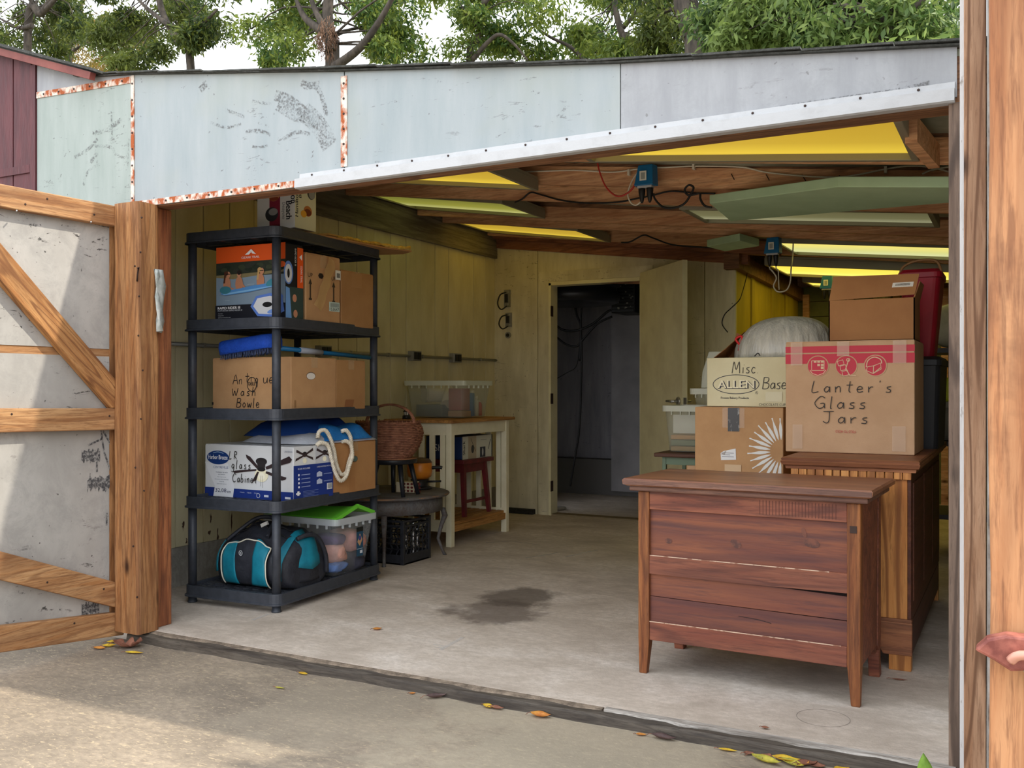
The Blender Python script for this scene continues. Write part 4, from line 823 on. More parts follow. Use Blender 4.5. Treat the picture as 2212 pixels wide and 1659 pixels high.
o = g.build('bristles', mat('brush_bristle', C(70, 84, 120), .7), t); o['kind'] = 'stuff'
hA, hB = Vector((bx1 - .02, 3.72, zt + .045)), Vector((-3.235, 4.38, zt + .012)); g = G(); g.cyl(hA, hB, .012, n=10); o = g.build('handle', M_blue, t); g = G(); g.cyl(hA.lerp(hB, .22), hA.lerp(hB, .45), .016, n=10); g.build('grip', mat('grey_grip', C(170, 176, 186), .5), o)
# ceiling fan box
z4 = .486 + SH - .013
x0 = P(443, 1000, Y=3.685).x; y1 = P(720, 1000, X=XR_).y; y2 = P(813, 1000, X=XR_).y
t, F, R, wd, dp, h = carton('fan_box', 'white and navy ceiling fan box with scrawled LR glass cabinet', 'box', x0, XR_, 3.685, y1 - 3.685 - .003, z4, .268, M_wbox, 0, tape=False)
K = lambda x, y: (x * wd, y * h); nv_ = (26, 52, 130)
F.rect(*K(0, 0), *K(1, .17), nv_); F.poly([K(.10, 0), K(.33, 0), K(.345, .2), K(.31, .45), K(.27, .65), K(.0, .66), K(.05, .45), K(.12, .2)], (236, 238, 242)); F.ell(*K(.155, .755), wd * .13, h * .135, (18, 58, 124), 40); F.text('Harbor Breeze', *K(.155, .72), h * .085, (244, 246, 250), wd * .225, 'c', bold=.0005); F.line([K(.10, .84), K(.155, .865), K(.22, .84)], .003, (170, 200, 230), 4)
F.text('CENTREVILLE', *K(.19, .545), h * .045, (60, 84, 140), wd * .175, 'c')
for i, s_ in enumerate(('Ventilateur de techo', 'para interiores', 'Incluye 5 aspas reversibles', 'Kit de luz de vidrio esmerilado', 'Montaje triple', 'Garantia limitada de por vida')): F.text(s_, *K(.20, .46 - i * .045), h * (.026 if i < 2 else .02), (84, 96, 120), al='c')
F.text('132,08', *K(.105, .075), h * .085, (30, 44, 84), wd * .15); F.text('cm', *K(.265, .075), h * .04, (30, 44, 84))
F.ell(*K(.655, .46), wd * .075, h * .13, (246, 240, 208)); F.ell(*K(.655, .44), wd * .04, h * .07, (255, 250, 226))
br_ = (58, 44, 46)
for pts in (((.62, .62), (.53, .80), (.48, .84), (.49, .77), (.61, .57)), ((.70, .62), (.96, .84), (.99, .78), (.97, .72), (.71, .57)), ((.60, .54), (.35, .47), (.33, .50), (.36, .52), (.60, .57)), ((.71, .54), (.93, .44), (.92, .40), (.88, .38), (.70, .50)), ((.63, .52), (.60, .36), (.55, .31), (.56, .36), (.61, .52))): F.poly([K(*p) for p in pts], br_)
F.ell(*K(.655, .72), wd * .062, h * .07, (40, 36, 38)); F.poly([K(.605, .72), K(.705, .72), K(.69, .56), K(.62, .56)], (46, 42, 44)); F.ell(*K(.655, .57), wd * .045, h * .04, (32, 30, 32)); F.line([K(.65, .45), K(.645, .25)], .0015, (120, 120, 120)); F.line([K(.665, .45), K(.668, .22)], .0015, (120, 120, 120))
F.hand('LR', *K(.29, .74), .040, gap=.35); F.hand('glass', *K(.32, .56), .044, gap=.3); F.hand('Cabinet', *K(.33, .30), .044, gap=.16)
F.ring(*K(.625, .07), .011, .011, .002, (230, 234, 240)); F.rect(*K(.69, .05), *K(.74, .09), (200, 206, 220)); F.text('UNIVERSAL', *K(.91, .91), h * .03, (90, 100, 130), wd * .09)
for i in range(3): F.text('5 blades', *K(.42 + i * .08, .10), h * .025, (180, 190, 215), wd * .05)
F.rect(*K(.92, .04), *K(.98, .08), (220, 224, 234)); F.build('print', t)
K = lambda x, y: (x * dp, y * h)
R.rect(*K(0, 0), *K(1, .66), nv_); R.rect(*K(.54, .67), *K(1, .99), (204, 206, 212))
for cx in (.27, .77):
    R.ell(*K(cx, .74), dp * .05, h * .05, (250, 246, 220)); R.ell(*K(cx, .86), dp * .06, h * .05, (40, 36, 38))
    for sx_, y_ in ((-.2, .93), (.2, .94), (-.22, .76), (.2, .76)): R.poly([K(cx, .83), K(cx, .86), K(cx + sx_, y_ + .03), K(cx + sx_ * 1.05, y_ - .02)], br_)
R.text('BULBS INCLUDED', *K(.25, .58), h * .03, (230, 234, 244), al='c', w=dp * .3); R.text('3 SPEED REVERSIBLE MOTOR', *K(.75, .585), h * .025, (230, 234, 244), al='c', w=dp * .36)
for i in range(4): R.ell(*K(.12, .48 - i * .075), dp * .02, h * .022, (236, 238, 246)); R.rect(*K(.18, .47 - i * .075), *K(.40, .485 - i * .075), (150, 164, 206))
for y_ in (.46, .32): R.poly([K(.56, y_ - .05), K(.70, y_ - .05), K(.70, y_ + .02), K(.63, y_ + .055), K(.56, y_ + .02)], (190, 200, 224)); R.rect(*K(.74, y_ - .02), *K(.95, y_), (120, 138, 190))
for i in range(5): R.rect(*K(.22, .16 - i * .026), *K(.60 - (i % 2) * .1, .168 - i * .026), (110, 128, 184))
R.rect(*K(.82, .14), *K(.96, .26), (236, 238, 242))
for i in range(10): R.rect(*K(.84 + i * .011, .16), *K(.845 + i * .011, .25), (20, 20, 20))
R.rect(*K(.04, .12), *K(.15, .15), (236, 238, 242)); R.rect(*K(.07, .10), *K(.12, .18), (236, 238, 242)); R.build('print', t)
t, F, R, wd, dp, h = carton('cardboard_box', 'plain brown box beside the fan box, under the rope handles', 'box', -3.62, XR_ - .004, y1 + .003, y2 - y1 - .004, z4, .272, mat('ochre_cardboard', C(184, 136, 86), .8, 0, C(172, 124, 78), 6))
R.ell(.48 * dp, .66 * h, .030, .018, (96, 70, 50)); R.ell(.50 * dp, .66 * h, .020, .014, (96, 118, 112)); R.rect(.36 * dp, .02 * h, .5 * dp, .3 * h, (170, 120, 74)); R.build('print', t)
# folded blue beach bag with rope handles
zt = z4 + .268 + .009
t = T('beach_bag', 'folded blue and white canvas bag with thick white rope handles', 'bag', (-3.42, 3.95, zt))
M_bl = mat('blue_canvas', C(34, 124, 196), .7, 0, C(24, 104, 178), 20, (1, 1, 1), .3, 60); M_gw = mat('white_canvas', C(206, 210, 220), .7, 0, C(184, 190, 202), 12, (1, 1, 1), .3, 60)
def puff(x0, x1, y0, y1, z, hh, m, name, sd):
    g = G(); a, b, c_ = sd, sd * 1.7, sd * .6
    def top(u, v):
        e = (min(u, 1 - u, .18) / .18) ** .5 * (min(v, 1 - v, .18) / .18) ** .5
        return (x0 + (x1 - x0) * u, y0 + (y1 - y0) * v + .012 * math.sin(u * 7 + a), z + hh * e * (1 + .16 * math.sin(u * 8 + a) + .12 * math.sin(v * 11 + b)))
    g.grid(22, 22, top); g.grid(22, 22, lambda u, v: (x0 + (x1 - x0) * u, y0 + (y1 - y0) * v + .012 * math.sin(u * 7 + a), z)); return g.build(name, m, t)
puff(-3.66, -3.185, 3.80, 4.37, zt, .05, M_gw, 'lining', 1.0); puff(-3.70, -3.26, 3.86, 4.30, zt + .03, .085, mat('navy_canvas', C(22, 66, 140), .7), 'folded_body', 2.2)
puff(-3.44, -3.178, 3.93, 4.34, zt + .012, .065, M_bl, 'hem', 3.1)
M_rope = mat('white_rope', C(232, 224, 206), .8, 0, C(206, 196, 176), 60)
def rope(pts, r, n=3, pitch=.035):
    pts = smooth(pts, 10); g = G(); L = [0]
    for i in range(1, len(pts)): L.append(L[-1] + (pts[i] - pts[i - 1]).length)
    for s_ in range(n):
        q = []
        for i, p in enumerate(pts):
            d_ = (pts[min(i + 1, len(pts) - 1)] - pts[max(i - 1, 0)]).normalized(); a = Vector((.3, .2, 1)); a = (a - d_ * a.dot(d_)).normalized(); b = d_.cross(a); ph = L[i] / pitch * 2 * PI + s_ * 2 * PI / n
            q.append(p + a * (r * .55 * math.cos(ph)) + b * (r * .55 * math.sin(ph)))
        g.tube(q, r * .58, 6)
    return g
XQ = XR_ + .014
rope([P(686, 945, X=XQ - .02), P(690, 932, X=XQ - .005), P(703, 930, X=XQ + .002), P(714, 948, X=XQ + .004), P(722, 975, X=XQ), P(726, 1000, X=XQ), P(736, 1024, X=XQ), P(748, 1020, X=XQ), P(753, 1000, X=XQ), P(760, 975, X=XQ), P(757, 945, X=XQ + .004), P(748, 930, X=XQ), P(738, 932, X=XQ - .012)], .0105).build('rope_handle', M_rope, t)
rope([P(684, 962, X=XQ - .012), P(692, 956, X=XQ + .002), P(708, 962, X=XQ + .012), P(716, 990, X=XQ + .014), P(724, 1020, X=XQ + .012), P(735, 1038, X=XQ + .012), P(747, 1030, X=XQ + .014), P(755, 1005, X=XQ + .014), P(761, 985, X=XQ + .012), P(758, 962, X=XQ + .008), P(748, 953, X=XQ), P(738, 954, X=XQ - .012)], .0105).build('rope_handle', M_rope, t)
# sandwich maker box and loose cardboard on the top
z1 = 1.828 + SH
fy = P(0, 0, Y=1); t = T('cardboard_sheet', 'flattened torn cardboard sheet on top of the black shelving', 'cardboard', (-3.4, 4.1, z1 - .004))
g = G(); g.loft([[(x, y, z1 - .002 + k) for x, y in ((-3.74, 3.66), (-3.30, 3.63), (-3.24, 3.70), (-3.19, 3.9), (-3.17, 4.15), (-3.155, 4.40), (-3.10, 4.60), (-3.2, 4.66), (-3.72, 4.5))] for k in (0, .008)], smooth=False); g.build('lower_sheet', M_card3, t)
g = G(); g.loft([[(x, y, z1 + .010 + k + kk) for x, y, kk in ((-3.72, 3.9, 0), (-3.26, 3.92, 0), (-3.22, 4.0, .012), (-3.20, 4.2, .004), (-3.17, 4.38, .010), (-3.20, 4.58, .0), (-3.7, 4.5, 0))] for k in (0, .008)], smooth=False); g.build('upper_sheet', mat('yellowed_cardboard', C(196, 164, 96), .8, 0, C(160, 122, 72), 20), t)
g = G(); ed = [(-3.215, 4.06), (-3.19, 4.15), (-3.185, 4.25), (-3.17, 4.36), (-3.13, 4.50), (-3.10, 4.58)]
g.tube(smooth([(x, y, z1 + .012 + .006 * ((i * 3) % 2)) for i, (x, y) in enumerate(ed)], 4), [.010 + .004 * math.sin(i * 2.3) for i in range(21)], 6); g.build('torn_edge', mat('torn_yellow_foam', C(206, 176, 84), .8, 0, C(168, 130, 60), 60, (1, 1, 1), .6, 80), t)
x0, x1 = P(555, 460, Y=3.72).x, P(637, 460, Y=3.72).x
t, F, R, wd, dp, h = carton('appliance_box', 'white sandwich maker box standing on top of the black shelving', 'box', x0, x1, 3.72, P(682, 460, X=x1).y - 3.72, z1 + .018, .30, M_wbox, 0, tape=False)
K = lambda x, y: (x * wd, y * h)
F.rect(*K(.34, 0), *K(.62, 1), (136, 36, 62)); F.ell(*K(.40, .26), wd * .17, h * .12, (52, 54, 62)); F.ell(*K(.44, .30), wd * .12, h * .06, (150, 152, 156)); F.ell(*K(.46, .54), wd * .13, h * .06, (206, 150, 90)); F.ell(*K(.46, .52), wd * .12, h * .035, (150, 70, 44)); F.ell(*K(.62, .66), wd * .12, h * .05, (206, 150, 90)); F.ell(*K(.62, .64), wd * .11, h * .03, (230, 186, 80)); F.rect(*K(.36, .03), *K(.62, .08), (110, 24, 48))
F.text('Hamilton', *K(.90, .66), wd * .15, (26, 28, 40), h * .50, 'c', -PI / 2, .0008); F.text('Beach', *K(.78, .30), wd * .15, (26, 28, 40), h * .30, 'c', -PI / 2, .0008); F.text('Desayuno', *K(.66, .30), wd * .10, (90, 94, 110), h * .28, 'c', -PI / 2); F.build('print', t)
K = lambda x, y: (x * dp, y * h)
R.rect(*K(0, 0), *K(1, 1), (222, 222, 190)); R.text('Hamilton', *K(.14, .40), dp * .13, (26, 28, 40), h * .42, 'c', PI / 2, .0006); R.text('Beach', *K(.30, .64), dp * .13, (26, 28, 40), h * .24, 'c', PI / 2, .0006); R.ell(*K(.60, .32), dp * .2, h * .09, (190, 120, 66)); R.ell(*K(.60, .30), dp * .17, h * .06, (120, 52, 36)); R.ell(*K(.40, .26), dp * .14, h * .06, (232, 172, 60)); R.ell(*K(.76, .66), dp * .2, h * .13, (70, 72, 76)); R.ell(*K(.8, .62), dp * .15, h * .08, (150, 152, 150)); R.build('print', t)
# ------------------------------------------------------------------ duffel bag
zs5 = LZ[0] + SH - .012
bx0, bx1, by0, by1, bh = -3.69, -3.205, 3.625, 4.015, .31
M_nyl = mat('black_nylon', C(34, 36, 44), .55, 0, C(46, 48, 56), 26, (1, 1, 1), .35, 30); M_teal = mat('teal_nylon', C(18, 128, 150), .55, 0, C(12, 108, 130), 14, (1, 1, 1), .25, 30); M_pipe = mat('cream_piping', C(222, 218, 200), .6)
t = T('duffel_bag', 'teal and black duffel bag on the bottom shelf', 'bag', ((bx0 + bx1) / 2, (by0 + by1) / 2, zs5))
def duf(s, a, off=0.0):
    """s -1..1 along the bag, a = angle round it (0 = front low, 90 deg = top)"""
    e = (1 - abs(s) ** 5) ** .45 if abs(s) < 1 else 0; e = max(e, .0)
    ca, sa = math.cos(a), math.sin(a); k = .62
    y = -math.copysign(abs(ca) ** k, ca); z = math.copysign(abs(sa) ** (.80 if sa > 0 else .5), sa)
    hh = bh * (.86 + .14 * math.cos(s * 2.0)) + .012 * math.sin(s * 6 + a * 2)
    sc = .55 + .45 * e if abs(s) < 1 else .55
    narrow = 1 - .38 * max(0, z) ** 1.5
    p = Vector(((bx0 + bx1) / 2 + s * (bx1 - bx0) / 2, (by0 + by1) / 2 + y * (by1 - by0) / 2 * narrow * sc, zs5 + .05 * 0 + (z * .5 + .5) * hh * (sc * .6 + .4)))
    p.z += .006 * math.sin(s * 17 + a * 5) * max(0, z); p.y += .003 * math.sin(s * 9 - a * 2)
    c = Vector(((bx0 + bx1) / 2 + s * (bx1 - bx0) / 2, (by0 + by1) / 2, zs5 + bh * .45)); n = (p - c); n.x = s ** 5 * .3; n.normalize(); return p + n * off
g = G(); ss = [-1, -.985, -.94, -.86, -.75, -.6, -.45, -.3, -.15, 0, .15, .3, .45, .6, .75, .86, .94, .985, 1]
g.loft([[duf(s, a * 2 * PI / 40) for a in range(40)] for s in ss]); g.build('body', M_nyl, t)
def patch(s0, s1, a0, a1, off, m, name, nu=12, nv=10, f=None):
    g = G(); g.grid(nu, nv, lambda u, v: duf(s0 + (s1 - s0) * (u if f is None else f(u, v)), math.radians(a0 + (a1 - a0) * v), off)); return g.build(name, m, t, solid=.004)
pk = patch(-.62, .60, -40, 30, .016, M_nyl, 'front_pocket')
for nm, f in (('left', lambda u, v: .02 + u * (.33 - .09 * v + .03 * math.sin(v * PI))), ('right', lambda u, v: .98 - (1 - u) * (.36 - .07 * v - .05 * math.sin(v * PI)))):
    g = G(); g.grid(8, 10, lambda u, v: duf(-.62 + 1.22 * f(u, v), math.radians(-38 + 66 * v), .021)); g.build('teal_panel', M_teal, pk, solid=.003)
g = G(); pth = [duf(-.62, math.radians(a), .022) for a in range(-40, 20, 6)] + [duf(-.58 + .107 * k, math.radians(27 - 3 * math.sin(k / 11 * PI)), .022) for k in range(0, 12)] + [duf(.60, math.radians(a), .022) for a in range(18, -44, -6)]
g.tube(smooth(pth, 2), .0035, 6); g.build('piping', M_pipe, pk)
c = duf(-.05, math.radians(6), .028); d = D(c, (1, 0, 0), (0, 0, 1), .001); d.ring(0, 0, .011, .012, .0025, (206, 210, 214)); d.text('B', 0, -.007, .013, (206, 210, 214), al='c'); d.build('logo', pk, local=False)
patch(.74, .86, -14, 92, .010, M_teal, 'teal_stripe'); patch(-.90, -.80, -10, 70, .008, M_teal, 'teal_stripe')
c0 = Vector((bx1, (by0 + by1) / 2, zs5))
g = G()
def endp(y, z, o): return Vector((bx1 - .012 + o + .02 * (1 - abs(y)) - .045 * max(0, z - .5), c0.y + .005 + y * .165 * (1 - .45 * z), zs5 + .03 + z * .235))
g.grid(12, 12, lambda u, v: endp(u * 2 - 1, v, .0 - .03 * (abs(u * 2 - 1) ** 3))); g.build('end_panel', M_nyl, t, solid=.01)
g = G(); g.grid(10, 8, lambda u, v: endp((u * 2 - 1) * .78, .36 + .58 * v - .10 * (v < .01) * (1 - abs(u * 2 - 1)), .010 - .02 * (abs(u * 2 - 1) ** 3))); g.build('end_pocket', M_teal, t, solid=.006)
for a0, a1 in ((62, 66), (84, 88)):
    g = G(); g.tube([duf(-.85 + 1.7 * i / 24, math.radians(a0), .006) for i in range(25)], .004, 6); g.build('zipper', M_black, t)
g = G(); g.tube(smooth([duf(-.75, math.radians(38), .01), duf(-.62, math.radians(70), .012), duf(-.35, math.radians(88), .018), duf(.0, math.radians(92), .016), duf(.25, math.radians(70), .02), duf(.35, math.radians(40), .012)], 6), .011, 8); g.build('strap', M_nyl, t)
g = G(); g.tube(smooth([endp(-.9, .95, .02), endp(-.2, 1.02, .03), endp(.6, .9, .03), endp(.9, .5, .02), endp(.85, .1, .01)], 6), .012, 8); g.build('shoulder_strap', M_nyl, t)
g = G(); p = duf(.1, math.radians(64), .012); g.obox(p, (.045, .012, .018), Matrix.Rotation(-.4, 3, 'Y')); g.build('pull_tab', mat('pale_tab', C(214, 212, 206), .5), t)
# ------------------------------------------------------------------ plastic tubs
M_clr = clear('clear_plastic', C(216, 220, 224), .11, .15); M_rim = clear('clear_plastic_rim', C(214, 220, 224), .62, .25)
M_fro = clear('frosted_plastic', C(200, 206, 190), .20, .3); M_frr = clear('frosted_rim', C(222, 226, 204), .85, .4)
def tub(name, label, x0, x1, y0, y1, z, h, m, mr, taper=.03, group=None):
    cx, cy, wd, dp = (x0 + x1) / 2, (y0 + y1) / 2, x1 - x0, y1 - y0; t = T(name, label, 'bin', (cx, cy, z), 0, group)
    a = lambda zz, k, e=0: rrect(cx, cy, wd - taper * 2 * (1 - k) - .03 + e, dp - taper * 2 * (1 - k) - .03 + e, .03, z + zz, 4)
    G().loft([a(.004, 0), a(h * .5, .5), a(h - .03, 1)], True, False).build('tub', m, t, solid=.003)
    g = G(); g.loft([a(h - .035, 1, .004), a(h - .035, 1, .03), a(h, 1, .03), a(h, 1, -.004), a(h - .03, 1, -.004)], False, False, smooth=False)
    for k in range(5): yy = y0 + dp * (.18 + .16 * k); g.box(x1 - .016, yy - .003, z + h - .055, x1 - .004, yy + .003, z + h - .03)
    for k in range(7): xx = x0 + wd * (.14 + .12 * k); g.box(xx - .003, y0 + .004, z + h - .055, xx + .003, y0 + .016, z + h - .03)
    g.build('rim', mr, t); return t
def lump(name, label, cat, c, r, m, sd, group=None, flat_=.0):
    rr = random.Random(sd); a, b, c_, d_ = [rr.uniform(0, 6) for _ in range(4)]; g = G(); n, k = 18, 12; loops = []
    for j in range(k + 1):
        th = -PI / 2 + PI * j / k; loops.append([])
        for i in range(n):
            ph = 2 * PI * i / n; q = 1 + .10 * math.sin(3 * ph + a + th * 2) + .07 * math.sin(5 * ph + b - th * 4)
            cx = math.copysign(abs(math.cos(ph)) ** .7, math.cos(ph)); cy = math.copysign(abs(math.sin(ph)) ** .7, math.sin(ph)); ct = math.cos(th) ** .55 if math.cos(th) > 1e-6 else 0.0
            loops[-1].append((c[0] + r[0] * ct * cx * q, c[1] + r[1] * ct * cy * q, c[2] + r[2] * math.copysign(abs(math.sin(th)) ** .7, math.sin(th)) * (1 + .08 * math.sin(2 * ph + c_))))
    g.loft(loops, False, False); return tag(g.build(name, m), label, cat, group)
ty0, ty1, tx0, tx1 = 4.03, 4.405, -3.72, -3.195
tub('storage_bin', 'clear plastic bin with green lid holding folded clothes, bottom shelf', tx0, tx1, ty0, ty1, zs5, .315, M_clr, M_rim, .035)
t = bpy.data.objects['storage_bin']
M_lime = mat('lime_plastic', C(112, 206, 60), .45)
zl = zs5 + .30; g = G()
g.grid(10, 14, lambda u, v: (tx0 + .01 + (tx1 - tx0 - .02) * u, ty0 + .01 + (ty1 - ty0 - .03) * v, zl + .012 + .055 * (1 - abs(v - .52) / .5) * (.55 + .45 * u) + (.004 if int(u * 20) % 2 else 0))); ld = g.build('lid', M_lime, t, solid=.006)
g = G()
for e in (0, 1): g.beam((tx1 - .015, ty0 + .01 if not e else ty0 + .20, zl + (.012 if not e else .068)), (tx1 - .015, ty0 + .20 if not e else ty1 - .02, zl + (.068 if not e else .014)), .012, .020)
g.build('lid_edge', M_lime, ld)
d = D((tx1 - .014, ty0, zs5), (0, 1, 0), (-.0, 0, 1), .004); dw = ty1 - ty0
d.rect(.50 * dw, .09, .66 * dw, .25, (34, 74, 100)); d.rect(.50 * dw, .225, .66 * dw, .25, (20, 24, 22)); d.poly([(.52 * dw, .17), (.58 * dw, .215), (.64 * dw, .18), (.58 * dw, .145)], (190, 150, 110)); d.ell(.58 * dw, .19, .012, .014, (70, 70, 130)); d.rect(.51 * dw, .13, .65 * dw, .132, (220, 226, 230)); d.rect(.58 * dw, .105, .64 * dw, .122, (214, 220, 226)); d.build('sticker', t, local=False)
for k, (cx, cy, cz, rx, ry, rz, col, lb) in enumerate(((-3.33, 4.13, .20, .10, .07, .055, (226, 172, 156), 'pink folded cloth in the clear bin, nearest the duffel bag'), (-3.33, 4.29, .245, .10, .085, .06, (222, 160, 148), 'pink fleece on top in the clear bin'), (-3.33, 4.13, .27, .10, .06, .03, (90, 66, 110), 'purple cloth at the top left of the clear bin'), (-3.33, 4.13, .125, .10, .07, .03, (116, 146, 206), 'light blue cloth low in the clear bin'), (-3.33, 4.29, .13, .10, .08, .055, (58, 58, 72), 'charcoal garment low in the clear bin'), (-3.54, 4.2, .18, .10, .11, .09, (96, 92, 110), 'grey cloth at the back of the clear bin'))):
    lump('folded_garment', lb, 'clothes', (cx, cy, cz), (rx, ry, rz), mat('cloth_%d' % k, C(*col), .85, 0, C(*[int(x * .85) for x in col]), 18, (1, 1, 1), .5, 40), k + 3, 'clothes in the clear bin')
# ------------------------------------------------------------------ milk crate with shiny ornaments
t = T('milk_crate', 'black plastic milk crate on the floor under grey round table', 'crate', (-3.51, 5.03, 0)); M_cr = mat('black_crate_plastic', C(34, 36, 42), .45, 0, C(44, 46, 52), 30)
x0, x1, y0, y1, h = -3.665, -3.345, 4.872, 5.182, .272; g = G()
g.box(x0, y0, 0, x1, y1, .012)
for (xa_, xb_, ya_, yb_) in ((x0, x1, y0, y0 + .012), (x0, x1, y1 - .012, y1), (x0, x0 + .012, y0, y1), (x1 - .012, x1, y0, y1)):
    g.box(xa_, ya_, 0, xb_, yb_, .062); g.box(xa_, ya_, h - .038, xb_, yb_, h - .028); g.box(xa_, ya_, h - .012, xb_, yb_, h)
for xx in (x0, x1 - .022):
    for yy in (y0, y1 - .022): g.box(xx - .001, yy - .001, 0, xx + .023, yy + .023, h + .001)
g.box(x0, y0 - .003, h - .006, x1, y0 + .014, h + .002); g.box(x1 - .014, y0, h - .006, x1 + .003, y1, h + .002); g.build('frame', M_cr, t, bevel=.002)
for nm, A_, B_, n_ in (('f', (x0, y0 + .003), (x1, y0 + .003), 7), ('r', (x1 - .004, y0), (x1 - .004, y1), 7), ('b', (x0, y1 - .004), (x1, y1 - .004), 7), ('l', (x0 + .003, y0), (x0 + .003, y1), 7)):
    g = G(); A2, B2 = Vector((*A_, 0)), Vector((*B_, 0))
    for i in range(1, n_):
        p = A2.lerp(B2, i / n_)
        for r_ in range(5): q = p + (B2 - A2) / n_ * (.22 if r_ % 2 else -.22); q2 = p + (B2 - A2) / n_ * (-.22 if r_ % 2 else .22); g.beam(q + Vector((0, 0, .06 + r_ * .036)), q2 + Vector((0, 0, .06 + (r_ + 1) * .036)), .006, .006, up=(B2 - A2).normalized())
    for r_ in range(1, 6): g.beam(A2 + Vector((0, 0, .062 + r_ * .034)), B2 + Vector((0, 0, .062 + r_ * .034)), .006, .005)
    g.build('lattice_side', M_cr, t)
M_chr = mat('polished_metal', C(196, 198, 200), .18, .95)
for k, (xx, yy, hh) in enumerate(((-3.40, 4.98, .20), (-3.385, 5.04, .235), (-3.395, 5.10, .19))):
    tt = T('candlestick', ('shiny metal candlestick in the milk crate, leftmost of three', 'tallest shiny metal candlestick in the middle of the crate', 'shiny metal candlestick in the milk crate, rightmost of three')[k], 'candlestick', (xx, yy, .013), 0, 'metal candlesticks in the crate')
    G().lathe([(.001, 0), (.026, 0), (.024, .01), (.008, .02), (.007, hh * .3), (.018, hh * .42), (.008, hh * .52), (.016, hh * .66), (.007, hh * .76), (.020, hh * .86)], 16).build('stem', M_chr, tt, local=True); G().lathe([(.008, hh * .84), (.024, hh * .92), (.026, hh), (.020, hh), (.016, hh * .93)], 16).build('cup', M_chr, tt, local=True)
# ------------------------------------------------------------------ grey round table with things on it
M_gt = wood('grey_painted_wood', C(112, 112, 112), C(94, 94, 96), C(80, 62, 50), 'x', 8, knots=False, ring=.2); tcx, tcy, tr_, tz = -3.64, 5.10, .415, .42
t = T('round_table', 'low grey round table with worn edge behind the shelving', 'table', (tcx, tcy, 0))
G().lathe([(.001, tz - .022), (tr_ - .03, tz - .022), (tr_ - .008, tz - .020), (tr_, tz - .012), (tr_ - .004, tz - .004), (tr_ - .014, tz), (.001, tz)], 56, (tcx, tcy, 0)).build('tabletop', M_gt, t)
o = G().lathe([(tr_ - .002, tz - .013), (tr_ + .0012, tz - .010), (tr_ - .003, tz - .0045)], 56, (tcx, tcy, 0)).build('worn_or_lit_edge', mat('worn_edge_wood', C(150, 112, 78), .7, 0, C(98, 92, 88), 14, lo=.45, hi=.55), t); o['label'] = 'bare brown worn edge'
G().lathe([(tr_ - .05, tz - .115), (tr_ - .045, tz - .115), (tr_ - .045, tz - .021), (tr_ - .05, tz - .021)], 48, (tcx, tcy, 0)).build('apron', M_gt, t)
for a in (20, 110, 200, 290):
    a = math.radians(a + 14); g = G(); pr = [(.37, tz - .11, .03), (.385, tz - .16, .032), (.36, tz - .23, .024), (.34, tz - .31, .018), (.37, .03, .018), (.385, 0, .022)]
    g.loft([rrect(tcx + r_ * math.cos(a), tcy + r_ * math.sin(a), w_, w_, w_ * .3, z, 2) for r_, z, w_ in pr]); g.build('leg', M_gt, t)
# black stool
scx, scy, sz = -3.475, 4.945, .655
t = T('stool', 'small round black stool on the grey table', 'stool', (scx, scy, tz)); M_stl = mat('satin_black_paint', C(32, 34, 40), .4)
G().lathe([(.001, sz - .036), (.13, sz - .036), (.150, sz - .03), (.154, sz - .012), (.150, sz - .004), (.001, sz - .004)], 40, (scx, scy, 0)).build('seat', M_stl, t); G().lathe([(.150, sz - .004), (.152, sz), (.001, sz)], 40, (scx, scy, 0)).build('seat_pad', mat('tan_seat_rim', C(160, 110, 76), .5), t)
for dx, dy in ((.09, -.05), (-.06, -.085), (-.06, .09), (.08, .08)):
    g = G(); g.cyl((scx + dx, scy + dy, sz - .036), (scx + dx * 1.42, scy + dy * 1.42, tz), .017, .013, 12); g.build('leg', M_stl, t)
# wicker basket
bc = Vector((-3.50, 4.93, sz)); t = T('wicker_basket', 'brown wicker basket with tall hoop handle on the black stool', 'basket', bc)
M_wk = mat('brown_wicker', C(164, 112, 86), .7, 0, C(124, 80, 62), 30)
prof = [(.125, .0), (.145, .02), (.175, .06), (.195, .11), (.205, .155), (.198, .19), (.185, .215), (.192, .235)]
pz = [p[1] for p in prof]; prr = [p[0] for p in prof]; g = G()
for k in range(22):
    z = .004 + k * .0105; r0 = float(np.interp(z, pz, prr)); g.tube([(bc.x + (r0 + .0045 * math.cos(20 * a + k * PI)) * math.cos(a) * 1.08, bc.y + (r0 + .0045 * math.cos(20 * a + k * PI)) * math.sin(a), bc.z + z) for a in [2 * PI * i / 80 for i in range(80)]], .0058, 5, True)
o = g.build('weave', M_wk, t); o['kind'] = 'stuff'
g = G()
for i in range(40):
    a = 2 * PI * (i + .5) / 40; g.tube([(bc.x + r_ * math.cos(a) * 1.08, bc.y + r_ * math.sin(a), bc.z + z) for r_, z in prof], .0035, 4)
g.build('stakes', M_wk, t); G().lathe([(.001, .004), (.125, .004), (.125, .012), (.001, .012)], 30, bc).build('bottom', M_wk, t)
g = G()
for k in range(3): g.tube(smooth([(bc.x + .02 + .005 * math.cos(a * 9 + k * 2.1) - .15 + .0 + .17 * (1 - math.cos(a)) * 0 + .16 - .18 * math.cos(a), bc.y - .02 + .006 * math.sin(a * 9 + k * 2.1), bc.z + .22 + .115 * math.sin(a)) for a in [PI * i / 20 for i in range(21)]], 2), .007, 6)
g.build('handle', M_wk, t)
